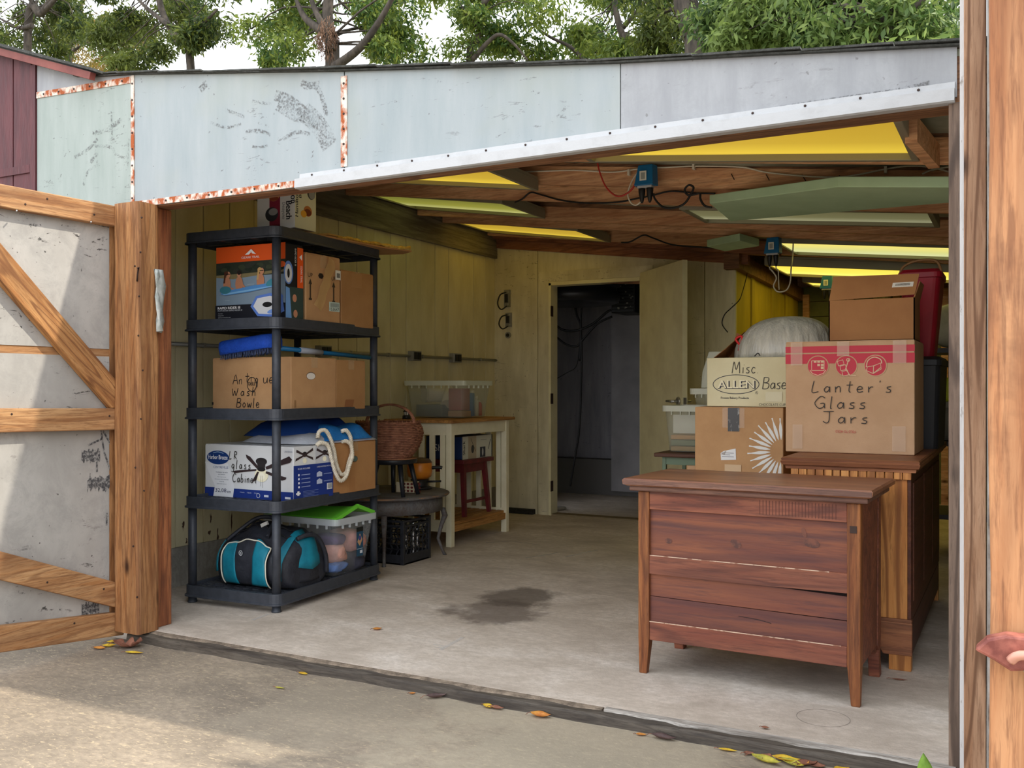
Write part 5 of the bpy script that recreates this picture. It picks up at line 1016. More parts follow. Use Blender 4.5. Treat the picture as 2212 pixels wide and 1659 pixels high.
# orange casserole on burner, small domino-like box
M_or = mat('orange_enamel', C(214, 132, 40), .35, 0, C(176, 84, 30), 5)
pc = Vector((-3.535, 5.34, tz)); t = T('fondue_pot', 'orange pot with black handle on a black burner stand', 'pot', pc)
G().lathe([(.001, .065), (.05, .065), (.078, .085), (.085, .12), (.082, .175), (.078, .18), (.07, .17)], 30, pc).build('pot', M_or, t); G().lathe([(.083, .176), (.07, .196), (.03, .208), (.001, .21)], 30, pc).build('lid', mat('pot_lid', C(86, 60, 44), .4), t)
G().tube(smooth([pc + Vector((.07, .03, .14)), pc + Vector((.12, .05, .145)), pc + Vector((.14, .06, .14))], 4), .011, 8).build('handle', M_black, t)
g = G(); g.lathe([(.001, 0), (.085, 0), (.085, .012), (.06, .02), (.001, .02)], 24, pc); g.lathe([(.055, .02), (.06, .064), (.05, .064)], 20, pc); g.tube([pc + Vector((.05, .0, .05)), pc + Vector((.15, .03, .055))], .007, 6); g.build('burner', M_black, t)
tt, F, R, wd, dp, h = carton('patterned_box', 'small cream and dark checked box on the grey table', 'box', -3.56, -3.43, 5.10, .08, tz, .068, mat('cream_card', C(214, 200, 168), .6), .15, tape=False, seam=False)
for i in range(5):
    for j in range(3):
        F.ell((.06 + i * .027) if i < 5 else 0, .012 + j * .022, .010, .008, (110, 44, 36), 8)
        R.ell(.012 + i * .014, .012 + j * .022, .006, .008, (110, 44, 36), 8)
F.build('print', tt); R.build('print', tt)
tag(G().lathe([(.001, 0), (.06, 0), (.10, .012), (.102, .016), (.06, .006), (.001, .004)], 26, (-3.86, 4.95, tz)).build('plate', mat('white_ceramic', C(214, 212, 204), .3)), 'white plate at the far left of the grey table', 'plate')
# ------------------------------------------------------------------ console table
M_cw = mat('cream_paint', C(236, 230, 200), .5, 0, C(222, 214, 182), 5); M_top = wood('honey_top', C(196, 146, 84), C(172, 120, 64), C(120, 80, 44), 'y', 12, knots=False)
cx0, cx1, cy0, cy1, cz = -3.955, -3.43, 5.573, 6.41, .873; lw = .045
t = T('console_table', 'cream kitchen console table with wooden top and slatted sides', 'table', ((cx0 + cx1) / 2, (cy0 + cy1) / 2, 0))
G().box(cx0 - .02, cy0 - .03, cz - .022, cx1 + .03, cy1 + .045, cz).build('tabletop', M_top, t, bevel=.004)
for xx in (cx0, cx1 - lw):
    for yy in (cy0, cy1 - lw): G().box(xx, yy, 0, xx + lw, yy + lw, cz - .022).build('leg', M_cw, t, bevel=.003)
for yy in (cy0 + .008, cy1 - .03):
    G().box(cx0 + lw, yy, cz - .105, cx1 - lw, yy + .022, cz - .022).build('apron', M_cw, t); G().box(cx0 + lw, yy, .10, cx1 - lw, yy + .022, .18).build('side_rail', M_cw, t)
    for k in range(5): xx = cx0 + lw + .03 + k * .088; G().box(xx, yy + .003, .18, xx + .040, yy + .018, cz - .105).build('slat', M_cw, t)
for xx in (cx0 + .008, cx1 - .03): G().box(xx, cy0 + lw, cz - .105, xx + .022, cy1 - lw, cz - .022).build('apron', M_cw, t)
for k in range(7): G().box(cx0 + .01 + k * .073, cy0 + .035, .146, cx0 + .066 + k * .073, cy1 - .035, .164).build('shelf_slat', M_top, t)
G().box(cx1 - .028, cy0 + lw, .10, cx1 - .006, cy1 - lw, .146).build('shelf_rail', M_top, t)
# clear bin on the console with its contents
bx0, bx1, by0, by1 = -4.03, -3.495, 5.86, 6.29
tub('storage_bin', 'frosted clear bin full of household things on the console table', bx0, bx1, by0, by1, cz + .001, .272, M_fro, M_frr, .03)
zc = cz + .012; M_tin = mat('cream_tin', C(216, 206, 176), .5)
tn = T('tin_can', 'white tin canister lying on its side in the frosted bin', 'tin', (-3.84, 5.98, zc + .105)); G().cyl((-3.90, 5.965, zc + .165), (-3.78, 6.13, zc + .165), .062, n=28).build('can', M_tin, tn); G().cyl((-3.906, 5.957, zc + .165), (-3.897, 5.970, zc + .165), .065, n=28).build('lid', mat('pale_lid', C(196, 190, 164), .5), tn)
tt, F, R, *_ = carton('grey_box', 'flat dark grey box lying in the bottom of frosted bin', 'box', -3.95, -3.72, 5.92, .30, zc, .085, mat('slate_box', C(104, 112, 108), .6), tape=False, seam=False)
tt, F, R, *_ = carton('red_box', 'dull red box standing at the front of frosted bin', 'box', -3.665, -3.555, 5.915, .12, zc + .045, .16, mat('dull_red', C(158, 70, 62), .6), tape=False, seam=False)
tt, F, R, *_ = carton('tan_box', 'small tan box under the red box in frosted bin', 'box', -3.67, -3.55, 5.915, .13, zc, .042, M_card, tape=False, seam=False)
tt, F, R, *_ = carton('blue_box', 'slim blue box at the right corner of frosted bin', 'box', -3.60, -3.54, 6.045, .035, zc, .17, mat('mid_blue', C(44, 104, 144), .6), tape=False, seam=False)
for k, (yy, hh, col, lb) in enumerate(((6.105, .19, (206, 206, 186), 'white capped bottle in the frosted bin, beside the blue box'), (6.155, .15, (196, 190, 166), 'short cream jar in the middle of frosted bin end'), (6.205, .12, (196, 92, 76), 'red labelled jar low at the far end of frosted bin'))):
    tt = T('bottle', lb, 'bottle', (-3.575, yy, zc), 0, 'bottles and jars in the frosted bin'); G().lathe([(.001, 0), (.020, 0), (.022, .008), (.022, hh * .72), (.012, hh * .82), (.012, hh * .86)], 16).build('body', mat('bottle_%d' % k, C(*col), .4), tt, local=True); G().cyl((0, 0, hh * .85), (0, 0, hh), .015, n=14).build('cap', M_tin, tt, local=True)
tt = T('paper_cone', 'cream rolled paper leaning in the middle of the frosted bin', 'paper', (-3.72, 5.98, zc + .086)); G().cyl((-3.70, 5.96, zc + .09), (-3.76, 6.05, zc + .23), .05, .012, 20).build('roll', M_tin, tt)
# lantern ornament
lp = P(878, 905, Y=5.60); lc = Vector((lp.x, 5.60, cz)); t = T('lantern', 'small black lighthouse-shaped lantern on the console table edge', 'lantern', lc)
G().lathe([(.001, 0), (.03, 0), (.028, .025), (.022, .028), (.001, .03)], 16, lc).build('base', M_black, t); G().cyl(lc + Vector((0, 0, .028)), lc + Vector((0, 0, .052)), .016, n=12).build('lamp_glass', mat('lantern_pane', C(226, 220, 200), .3), t)
g = G(); g.lathe([(.026, .052), (.024, .056), (.010, .07), (.004, .074), (.001, .085)], 14, lc); 
for k in range(6): a = k * PI / 3; g.cyl(lc + Vector((.018 * math.cos(a), .018 * math.sin(a), .028)), lc + Vector((.018 * math.cos(a), .018 * math.sin(a), .053)), .0025, n=5)
g.build('roof', M_black, t)
# red stool on the lower shelf and the box on it
M_rd = mat('dark_red_paint', C(112, 34, 38), .5, 0, C(86, 26, 30), 14)
t = T('red_stool', 'dark red wooden stool standing on the console shelf', 'stool', (-3.70, 6.0, .165))
G().box(-3.90, 5.86, .545, -3.50, 6.30, .575).build('seat', M_rd, t, bevel=.004)
for xx in (-3.86, -3.545):
    for yy in (5.92, 6.22):
        g = G(); g.beam((xx, yy, .545), (xx + (.03 if xx > -3.7 else -.03), yy + (.03 if yy > 6 else -.03), .165), .034, .034, up=(0, 1, 0), taper=.8); g.build('leg', M_rd, t)
    g = G(); g.box(xx - .012, 5.92, .48, xx + .012, 6.22, .545); g.build('apron', M_rd, t); G().beam((xx + .01, 5.91, .27), (xx + .01, 6.24, .27), .018, .02).build('stretcher', M_rd, t)
G().box(-3.86, 5.91, .48, -3.545, 5.935, .545).build('apron', M_rd, t)
tt, F, R, wd, dp, h = carton('vacuum_box', 'white and navy appliance box on the dark red stool', 'box', -3.84, -3.535, 5.885, .45, .576, .165, mat('navy_carton', C(28, 52, 96), .5), tape=False, seam=False)
K = lambda x, y: (x * dp, y * h); R.rect(*K(.02, .0), *K(1, 1), (206, 204, 188)); R.text('Shark', *K(.10, .5), dp * .07, (26, 28, 34), h * .62, 'c', PI / 2, .0008); R.rect(*K(.2, 0), *K(.46, 1), (176, 160, 134)); R.ell(*K(.34, .42), .02, .03, (60, 60, 60)); R.line([K(.28, .9), K(.36, .6), K(.44, .3)], .005, (90, 84, 76), 4); R.rect(*K(.58, .02), *K(.76, .48), (52, 56, 66)); R.ell(*K(.67, .25), .012, .03, (190, 190, 190)); R.line([K(.86, .35), K(.93, .8)], .008, (70, 74, 70)); R.line([K(.60, .8), K(.80, .8)], .004, (140, 140, 134)); R.rect(*K(.965, 0), *K(1, 1), (40, 44, 52)); R.build('print', tt)
F.text('Shark', wd * .5, h * .35, h * .3, (230, 232, 236), al='c'); F.build('print', tt)
# black mat roll at the foot of the back wall
tag(G().box(-4.06, YB - .075, .001, -3.69, YB - .016, .045).build('boot_brush', mat('black_bristle', C(30, 30, 30), .9, 0, C(52, 50, 46), 90, (1, 1, 1), .8, 120), bevel=.006), 'black bristle strip along the foot of the back wall', 'brush')
# ------------------------------------------------------------------ antique chest seen from behind
M_ch = wood('chest_redwood', C(152, 94, 70), C(124, 70, 54), C(80, 48, 42), 'x', 9, .5, .5, False); M_chp = wood('chest_panel_wood', C(142, 86, 60), C(114, 66, 54), C(82, 54, 54), 'x', 5, .5, .5, False)
M_chl = wood('chest_oak_leg', C(168, 108, 62), C(134, 78, 44), C(82, 46, 30), 'z', 16, .5, .5, False); M_cht = wood('chest_top_wood', C(164, 112, 80), C(134, 88, 66), C(98, 66, 58), 'x', 10, .33, .3, False, spec=.5)
M_che = wood('worn_dark_edge', C(142, 104, 86), C(116, 82, 70), C(74, 54, 50), 'x', 16, .5, .3, False)
RC = math.radians(-1.9); c0 = Vector((-.885, 3.455, 0)); t = T('chest_of_drawers', 'antique reddish wooden chest turned to show its panelled back', 'chest', c0, RC)
hw = .408; dpt = .43
def bx(n, x0, y0, z0, x1, y1, z1, m, b=.002): return G().box(x0, y0, z0, x1, y1, z1).build(n, m, t, local=True, bevel=b)
for s in (-1, 1):
    a = s * hw; g = G(); x0, x1 = (a, a + .045) if s < 0 else (a - .045, a)
    xi0, xi1 = (x0 + .002, x1 - .012) if s < 0 else (x0 + .012, x1 - .002)
    g.loft([[(xi0, .004, 0), (xi1, .004, 0), (xi1, .03, 0), (xi0, .03, 0)], [(x0, 0, .14), (x1, 0, .14), (x1, .045, .14), (x0, .045, .14)], [(x0, 0, .70), (x1, 0, .70), (x1, .045, .70), (x0, .045, .70)]], smooth=False); g.build('leg', M_chl, t, local=True, bevel=.004)
    x0, x1 = (a + .004, a + .022) if s < 0 else (a - .022, a - .004); bx('side_panel', x0, .045, .13, x1, dpt - .05, .70, M_ch)
    x0, x1 = (a, a + .04) if s < 0 else (a - .04, a)
    g = G(); g.loft([[(x0, dpt - .05 + o, z), (x1, dpt - .05 + o, z), (x1, dpt - .05 + o + w_, z), (x0, dpt - .05 + o + w_, z)] for z, o, w_ in ((0, .018, .045), (.03, .012, .045), (.07, .004, .035), (.11, 0, .04), (.13, -.02, .07), (.70, -.0, .05))], smooth=False); g.build('front_leg', M_ch, t, local=True, bevel=.003)
    g = G(); g.prism([(a - s * .008, .05 + dd, zz) for dd, zz in ((0, .13), (.28, .13), (.30, .10), (.325, .10), (.33, .14), (.33, .16), (0, .16))], (-s * .016, 0, 0)); g.build('side_apron', M_ch, t, local=True)
xi = hw - .045
bx('back_rail', -xi, .004, .632, xi, .024, .702, M_ch); bx('back_rail', -xi, .004, .132, xi, .024, .203, M_ch)
g = G(); g.prism([(-xi, .004, .386), (-.02, .004, .384), (xi, .004, .388), (xi, .004, .456), (-xi, .004, .456)], (0, .018, 0)); g.build('back_rail', M_ch, t, local=True)
bx('worn_or_lit_edge', -xi, .0032, .4545, xi - .06, .006, .4575, mat('worn_highlight_wood', C(206, 176, 152), .7, 0, C(140, 96, 76), 30, (1, 1, 1), 0, 60, .5, .6), 0); bx('worn_or_lit_edge', -xi, .0032, .2015, xi - .02, .006, .2045, MC['worn_highlight_wood'], 0)  # pale strips paint the highlight caught by the rails' worn top edges
bx('back_panel', -xi, .016, .45, xi, .022, .64, M_chp, 0)
g = G(); g.prism([(-xi, .016, .30), (xi, .016, .292), (xi, .016, .374), (-.05, .016, .388), (-xi, .016, .392)], (0, .006, 0)); g.build('back_panel', M_chp, t, local=True)
g = G(); g.prism([(-xi, .014, .195), (xi, .014, .195), (xi, .014, .289), (.1, .014, .2925), (-xi, .014, .298)], (0, .007, 0)); g.build('back_panel', M_chp, t, local=True)
bx('inner_backing', -xi, .026, .14, xi, .034, .70, mat('dark_gap', C(30, 20, 18), .9), 0)
sawm = mat('saw_marks', C(96, 56, 46), .7)
g = G()
for k in range(24): x = .06 + k * .0115; g.box(x, .0032, .640, x + .0022, .0042, .692)
g.build('saw_marks', sawm, t, local=True)
d = D((0, .0145, 0), (1, 0, 0), (0, 0, 1), .003); kn = mat('knot_wood', C(84, 54, 48), .6, 0, C(118, 72, 56), 40, (1, 1, 1), 0, 60, .4, .6)
d = D((0, .0155, 0), (1, 0, 0), (0, 0, 1), .0006); d.ell(-.03, .525, .022, .014, kn, rot=-.4); d.ell(.24, .55, .03, .016, kn, rot=-.2); d.ell(-.29, .515, .014, .010, kn); d.ell(.215, .585, .008, .018, kn, rot=.3); d.build('knot', t)
d = D((0, .0135, 0), (1, 0, 0), (0, 0, 1), .0006); d.line([(-.02, .262), (.05, .258), (.10, .250)], .0022, (34, 22, 20), 3); d.build('crack', t)
bx('screw_plate', hw - .035, -.002, .598, hw - .012, .001, .622, M_hole, 0)
tz0 = .702
bx('top_moulding', -hw - .028, -.024, tz0, hw + .028, dpt + .02, tz0 + .020, M_che, .006)
g = G(); ow = hw + .048
g.loft([[(-ow + e, -.045 + e, z), (ow - e, -.045 + e, z), (ow - e, dpt + .03 - e, z), (-ow + e, dpt + .03 - e, z)] for z, e in ((tz0 + .020, .014), (tz0 + .028, .002), (tz0 + .042, .0), (tz0 + .049, .006))], smooth=False)
tp = g.build('top', M_cht, t, local=True); tp['label'] = 'worn reddish top board'
bx('top_edge', -ow + .004, -.0462, tz0 + .026, ow - .004, -.0445, tz0 + .044, M_che, 0)
g = G()
for z in (.30, .46, .60): g.box(-hw + .05, dpt - .02, z - .07, hw - .05, dpt - .0, z + .07)
g.build('drawer_front', M_ch, t, local=True)
# ------------------------------------------------------------------ oak sideboard, seen from its end
M_oak = wood('golden_oak', C(214, 152, 86), C(190, 122, 62), C(140, 86, 44), 'z', 9, .45, .9, False); M_oakd = wood('oak_moulding', C(166, 110, 74), C(140, 88, 60), C(98, 62, 46), 'x', 12, .45, .4, False)
M_oaks = wood('sideboard_side', C(112, 66, 46), C(92, 52, 38), C(64, 36, 30), 'y', 8, .5, .3, False)
sx0, sx1, sy0, sy1, sz_ = -.825, -.362, 3.975, 5.45, .815
t = T('sideboard', 'long golden oak sideboard with dentil moulding, end towards the opening', 'sideboard', ((sx0 + sx1) / 2, (sy0 + sy1) / 2, 0))
G().box(sx0 + .004, sy0 + .004, .19, sx1 - .018, sy1, sz_ - .05).build('end_panel', M_oak, t, bevel=.002)
G().box(sx1 - .018, sy0 + .004, .19, sx1 - .004, sy1 - .004, sz_ - .05).build('front', M_oaks, t, bevel=.002)
for k in range(3): yy = sy0 + .06 + k * .46; o = G().box(sx1 - .006, yy, .26, sx1 + .002, yy + .42, sz_ - .09).build('door', M_oaks, t, bevel=.003); G().lathe([(.001, 0), (.012, .004), (.014, .014), (.008, .02), (.001, .022)], 12, (0, 0, 0)).add([], []) 
G().box(sx0 + .001, sy0 - .006, .185, sx1 - .001, sy0 + .02, .20).build('base_bead', M_oakd, t, bevel=.003)
g = G(); g.prism([(sx0, sy0 - .008, .06), (sx0 + .105, sy0 - .008, .06), (sx0 + .12, sy0 - .008, .10), (sx1 - .13, sy0 - .008, .10), (sx1 - .105, sy0 - .008, .06), (sx1, sy0 - .008, .06), (sx1, sy0 - .008, .187), (sx0, sy0 - .008, .187)], (0, .02, 0)); o = g.build('base_apron', M_oakd, t, bevel=.003)
for xx in (sx0, sx1 - .09):
    for yy in (sy0 - .005, sy1 - .09): G().box(xx + .005, yy, 0, xx + .087, yy + .05, .10).build('foot', M_oak, t, bevel=.003)
G().box(sx0 + .003, sy0 + .05, .06, sx1 - .003, sy1 - .05, .19).build('plinth', M_oaks, t)
for k in range(14): xx = sx0 + .006 + k * .0327; G().box(xx, sy0 - .012, sz_ - .074, xx + .0295, sy0 + .003, sz_ - .045).build('dentil', M_oak, t, bevel=.002)
g = G(); ec = lambda z, e: [(sx0 - e, sy0 - e, z), (sx1 + e, sy0 - e, z), (sx1 + e, sy1 + e, z), (sx0 - e, sy1 + e, z)]
g.loft([ec(sz_ - .046, .014), ec(sz_ - .034, .016), ec(sz_ - .030, .026), ec(sz_ - .016, .032), ec(sz_ - .012, .028), ec(sz_ - .004, .030), ec(sz_, .024)], smooth=False); g.build('top', M_oakd, t)
# ------------------------------------------------------------------ lantern box on the sideboard
Yk = 4.28; x0, x1 = P(1697, 850, Y=Yk).x, P(1976, 850, Y=Yk).x; hL = P(1836, 738, Y=Yk).z - sz_
t, F, R, wd, dp, h = carton('moving_box', 'large brown moving box lettered Lanters Glass Jars with red bands', 'box', x0, x1, Yk, .42, sz_ + .001, hL, M_card2, seam=False, tape=False)
K = lambda x, y: (x * wd, (1 - y) * h); red = (190, 48, 66); kb = M_card2
F.rect(*K(0, .095), *K(1, .038), red); F.rect(*K(0, .195), *K(1, .108), red)
for cx in (.262, .485, .708): F.ell(*K(cx, .218), wd * .088, wd * .088, kb); F.ell(*K(cx, .218), wd * .080, wd * .080, red)
cx = .262; lw_ = wd * .006; kw = (212, 180, 148)
q = lambda cx, x, y: (cx * wd + x * wd * .08, (1 - .218) * h + y * wd * .08)
F.line([q(cx, -.62, .55), q(cx, -.62, -.45), q(cx, .62, -.45), q(cx, .62, .55)], lw_, kw); F.line([q(cx, -.8, -.4), q(cx, -.55, -.75), q(cx, 0, -.95), q(cx, .55, -.75), q(cx, .8, -.4)], lw_, kw)
for x, y in ((-.4, .35), (-.05, .35), (.3, .35), (-.05, .0), (.3, .0), (.3, -.3)): F.rect(*q(cx, x, y), *q(cx, x + .27, y + .24), kw)
F.line([q(cx, -.62, .55), q(cx, .62, .55)], lw_, kw)
cx = .485; F.line([q(cx, .25, .65), q(cx, -.05, -.3), q(cx, .35, -.95), q(cx, .95, -1.0)], lw_ * 1.3, kw); F.ring(*q(cx, .2, .6), wd * .012, wd * .012, lw_, kw)
for x, y in ((-.75, .0), (-.5, -.5), (-.3, -1.05)): F.line([q(cx, x, y), q(cx, x + .55, y + .15), q(cx, x + .42, y + .62), q(cx, x - .1, y + .46), q(cx, x, y)], lw_, kw)
cx = .708; F.line([q(cx, -.85, -.5), q(cx, -.2, -.8), q(cx, .55, -.35), q(cx, .5, .25), q(cx, -.15, -.02), q(cx, -.75, -.12), q(cx, -.85, -.5)], lw_, kw); F.line([q(cx, -.2, -.8), q(cx, -.15, -.02)], lw_, kw); F.line([q(cx, -.85, -.15), q(cx, -.7, .5), q(cx, -.1, .85), q(cx, .5, .6), q(cx, .6, .2)], lw_ * 1.3, kw, 4); F.line([q(cx, -.2, -.8), q(cx, .5, -.2)], lw_, kw)
F.hand("Lanter's", .215 * wd, .545 * h, .050, w=.0036, gap=.34, wx=1.35); F.hand('Glass', .235 * wd, .40 * h, .052, w=.0036, gap=.3, wx=1.45); F.hand('Jars', .30 * wd, .268 * h, .052, w=.0036, gap=.34, wx=1.5)
F.text('FOLD TO HOLD', *K(.48, .795), .0105, (186, 60, 66), .082, 'c', PI)
lt_ = clear('glossy_tape', C(226, 200, 176), .35, .12)
for x, y, a, b in ((.045, .0, .14, .21), (.415, .0, .51, .13), (.84, .0, .94, .20), (.06, .75, .14, .97), (.835, .75, .935, .97)): F.rect(*K(x, b), *K(a, y), lt_)
F.build('print', t); G().box(-wd / 2 + .003, -dp / 2 + .003, h - .001, wd / 2 - .003, 0, h + .003).build('flap', M_card2, t, local=True); G().box(-wd / 2 + .003, .002, h - .001, wd / 2 - .003, dp / 2 - .003, h + .003).build('flap', M_card2, t, local=True)
zt = sz_ + hL + .006
# taller box standing open on it
Yt = 4.40; x0, x1 = P(1790, 690, Y=Yt).x, P(1976, 690, Y=Yt).x; h = P(1880, 646, Y=Yt).z - zt; d_ = .24
t = T('open_box', 'plain brown open box with raised flap, on top of the lettered moving box', 'box', ((x0 + x1) / 2, Yt + d_ / 2, zt)); M_bc = mat('brown_carton', C(166, 118, 74), .8, 0, C(154, 106, 66), 5, (1, 1, 1), .06, 150)
g = G()
for a in ((x0, Yt, x1, Yt + .005), (x0, Yt + d_ - .005, x1, Yt + d_), (x0, Yt, x0 + .005, Yt + d_), (x1 - .005, Yt, x1, Yt + d_)): g.box(a[0], a[1], zt, a[2], a[3], zt + h)
g.box(x0, Yt, zt, x1, Yt + d_, zt + .006); g.build('carton', M_bc, t)
q0, q1 = P(1800, 598, Y=Yt + .03), P(1986, 591, Y=Yt + .03); g = G(); g.prism([(x0 + .002, Yt, zt + h), (x1, Yt, zt + h + .012), tuple(q1), tuple(q0)], (0, .005, 0)); fp = g.build('flap', M_bc, t)
b0, b1 = Vector((x0 + .002, Yt, zt + h)), Vector((x1, Yt, zt + h + .012)); fpt = lambda s, k: b0.lerp(b1, s).lerp(q0.lerp(q1, s), k)
d = D(fpt(.84, .50), fpt(.94, .50) - fpt(.74, .50), fpt(.84, .62) - fpt(.84, .38), .002); d.rect(-.042, -.011, .042, .011, (226, 224, 218))
for i in range(20): d.rect(-.030 + i * .003, -.005, -.0286 + i * .003, .006, (90, 88, 86))
d.build('barcode_label', fp, local=False)
g = G(); g.prism([(x1, Yt, zt + h), (x1, Yt + d_, zt + h), (x1 + .02, Yt + d_ - .03, zt + h + .07), (x1 + .02, Yt + .03, zt + h + .07)], (-.005, 0, 0)); g.build('flap', M_bc, t)
# black tubs and red bin behind on the sideboard
M_bt = mat('black_tub', C(38, 40, 46), .45); M_red = mat('dark_red_plastic', C(170, 26, 48), .4, 0, C(150, 20, 42), 6)
def bucket(name, label, cat, x0, x1, y0, y1, z, h, m, k, rim=.014):
    cx, cy, wd, dp = (x0 + x1) / 2, (y0 + y1) / 2, x1 - x0, y1 - y0; t = T(name, label, cat, (cx, cy, z))
    G().loft([rrect(cx, cy, wd * (k + (1 - k) * q), dp * (k + (1 - k) * q), .03, z + h * q, 4) for q in (0.0, .03, .5, .93)], True, False, smooth=False).build('tub', m, t, solid=.004)
    G().loft([rrect(cx, cy, wd * q, dp * q, .034, zz, 4) for zz, q in ((z + h * .90, 1.0), (z + h * .90, 1.06), (z + h * .965, 1.06), (z + h * .975, 1.02), (z + h, .96))], True, True, smooth=False).build('lid', m, t, bevel=.003); return t
Yt2 = 4.80; x0 = P(1960, 870, Y=Yt2).x; x1 = P(2031, 870, Y=Yt2).x
bucket('black_tub', 'black lidded plastic tub on the sideboard behind moving box', 'tub', -.56, -.315, 4.75, 5.25, sz_ + .001, .425, M_bt, .90)
t = bucket('red_bin', 'tall dark red plastic bin standing on the black tub', 'bin', -.50, -.318, 4.84, 5.14, sz_ + .428, .41, M_red, .62)
zr = sz_ + .428 + .41; g = G(); g.tube(smooth([(-.50, 4.86, zr - .03), (-.48, 4.85, zr + .015), (-.42, 4.85, zr + .04), (-.34, 4.85, zr + .035), (-.315, 4.86, zr - .02)], 6), .006, 8); g.build('handle', mat('tan_handle', C(150, 110, 70), .6), t)
# hidden low bench carrying the cartons, then the sunburst and bakery boxes
Ys = 4.60; x0, x1 = P(1501, 950, Y=Ys).x, P(1692, 950, Y=Ys).x; zt_s = P(1596, 881, Y=Ys).z; zbn = .56
t = T('bench', 'low plain wooden bench under the sunburst box behind the chest', 'bench', ((x0 + x1) / 2, Ys + .2, 0)); G().box(x0 - .0, Ys - .0, zbn - .03, x1 - .0, Ys + .42, zbn - .001).build('seat', M_dark, t)
for xx in (x0 + .01, x1 - .05):
    for yy in (Ys + .01, Ys + .37): G().box(xx, yy, 0, xx + .04, yy + .04, zbn - .03).build('leg', M_dark, t)
t, F, R, wd, dp, h = carton('sunburst_box', 'brown box printed with a white sunburst, behind the chest', 'box', x0, x1, Ys, .40, zbn, zt_s - zbn, M_card, seam=False, tape=False)
px = wd / 192.0; q = lambda u, v: ((u - 1501) * px, h - (v - 881) * px); cxx, cyy = 1690, 972; wh = (230, 230, 226)
for i in range(14):
    a = math.radians(93 + i * 13.2); r0, r1 = 24, 70 + 3 * (i % 2); pts = []
    for k, (rr, w_) in enumerate(((r0, .3), (r0 + 10, 2.6), (r0 + 22, 3.5), (r0 + 30, 2.6), (r1 - 8, 1.0), (r1, 1.5))): pts.append((rr, w_))
    pl2 = [(cxx + rr * math.cos(a) - w_ * math.sin(a), cyy - rr * math.sin(a) - w_ * math.cos(a)) for rr, w_ in pts] + [(cxx + rr * math.cos(a) + w_ * math.sin(a), cyy - rr * math.sin(a) + w_ * math.cos(a)) for rr, w_ in reversed(pts)]
    pl2 = [(min(a_, 1691.5), b_) for a_, b_ in pl2]; F.poly([q(*p) for p in pl2], wh)
F.rect(*q(1563, 924), *q(1611, 881.2), lt_); F.rect(*q(1575, 932), *q(1600, 881.2), mat('black_tape', C(62, 60, 62), .2, 0, C(150, 148, 146), 40, (1, 1, .3), 0, 60, .55, .6)); F.poly([q(1559, 980), q(1566, 975), q(1592, 969), q(1593, 993), q(1560, 995)], (228, 228, 228)); F.poly([q(1559, 982), q(1572, 974), q(1568, 984)], (170, 160, 150))
for i in range(3): F.rect(*q(1562 + (i % 2) * 3, 988 - i * 4), *q(1588 - (i % 2) * 8, 986.5 - i * 4), (150, 150, 156))
F.rect(*q(1568, 1022), *q(1604, 1004), mat('beige_tape', C(206, 176, 140), .5)); F.build('print', t)
G().box(-wd / 2 + .002, -dp / 2 + .002, h - .001, wd / 2 - .002, dp / 2 - .002, h + .003).build('flap', M_card, t, local=True)
Ya = 4.63; x0 = P(1527, 830, Y=Ya).x; x1 = -.935; za = zt_s + .005; hA = P(1610, 772, Y=Ya).z - za
t, F, R, wd, dp, h = carton('bakery_box', 'cream bakery box marked Misc, stacked on the sunburst box', 'box', x0, x1, Ya, .36, za, hA, mat('cream_carton', C(222, 214, 178), .7, 0, C(212, 202, 164), 4), seam=False, tape=False)
px = (P(1690, 830, Y=Ya).x - P(1527, 830, Y=Ya).x) / 163.0; q = lambda u, v: ((u - 1527) * px, h - (v - 773) * px * 1.0); bk = (44, 44, 58)
cxa, cya = 1591, 831; F.ring(*q(cxa, cya), 50 * px, 20.5 * px, .0032, bk); F.text('ALLEN', *q(cxa + 1.5, cya + 9.5), 17 * px, bk, 79 * px, 'c', 0, .0035); F.text('ALLEN', *q(cxa, cya + 8), 17 * px, (236, 228, 196), 79 * px, 'c', 0, .0008)
F.ring(*q(1636, 849), 2.6 * px, 2.6 * px, .001, bk); F.text('R', *q(1634.8, 850.5), 3 * px, bk); F.text('Frozen Bakery Products', *q(1589, 864), 6 * px, bk, 61 * px, 'c', 0, .0003); F.text('CHOCOLATE CUPCAKES', *q(1641, 877), 5.5 * px, (90, 92, 84), 76 * px)
F.hand('Misc.', *q(1583, 807), 25 * px, w=.0034, gap=.12); F.hand('Basem', *q(1648, 841), 26 * px, w=.0034, gap=.06); F.rect(*q(1655, 868), *q(1690, 847), mat('cream_tape', C(214, 206, 172), .35)); F.build('print', t)
fk = mat('brown_inner_flap', C(150, 98, 58), .8); g = G(); g.prism([(-wd / 2, -dp / 2 + .10, h), (-wd / 2, dp / 2, h), (-wd / 2 + .10, dp / 2 - .02, h + .145), (-wd / 2 + .06, -dp / 2 + .12, h + .05)], (.005, 0, 0)); g.build('flap', fk, t, local=True); G().box(-wd / 2 + .002, -dp / 2 + .002, h - .004, wd / 2 - .002, dp / 2 - .002, h - .001).build('inner_flap', fk, t, local=True)
g = G(); g.prism([(-wd / 2 + .01, dp / 2, h), (-wd / 2 + .17, dp / 2, h), (-wd / 2 + .20, dp / 2 - .02, h + .07), (-wd / 2 + .06, dp / 2 - .02, h + .14)], (0, .005, 0)); g.build('flap', fk, t, local=True)
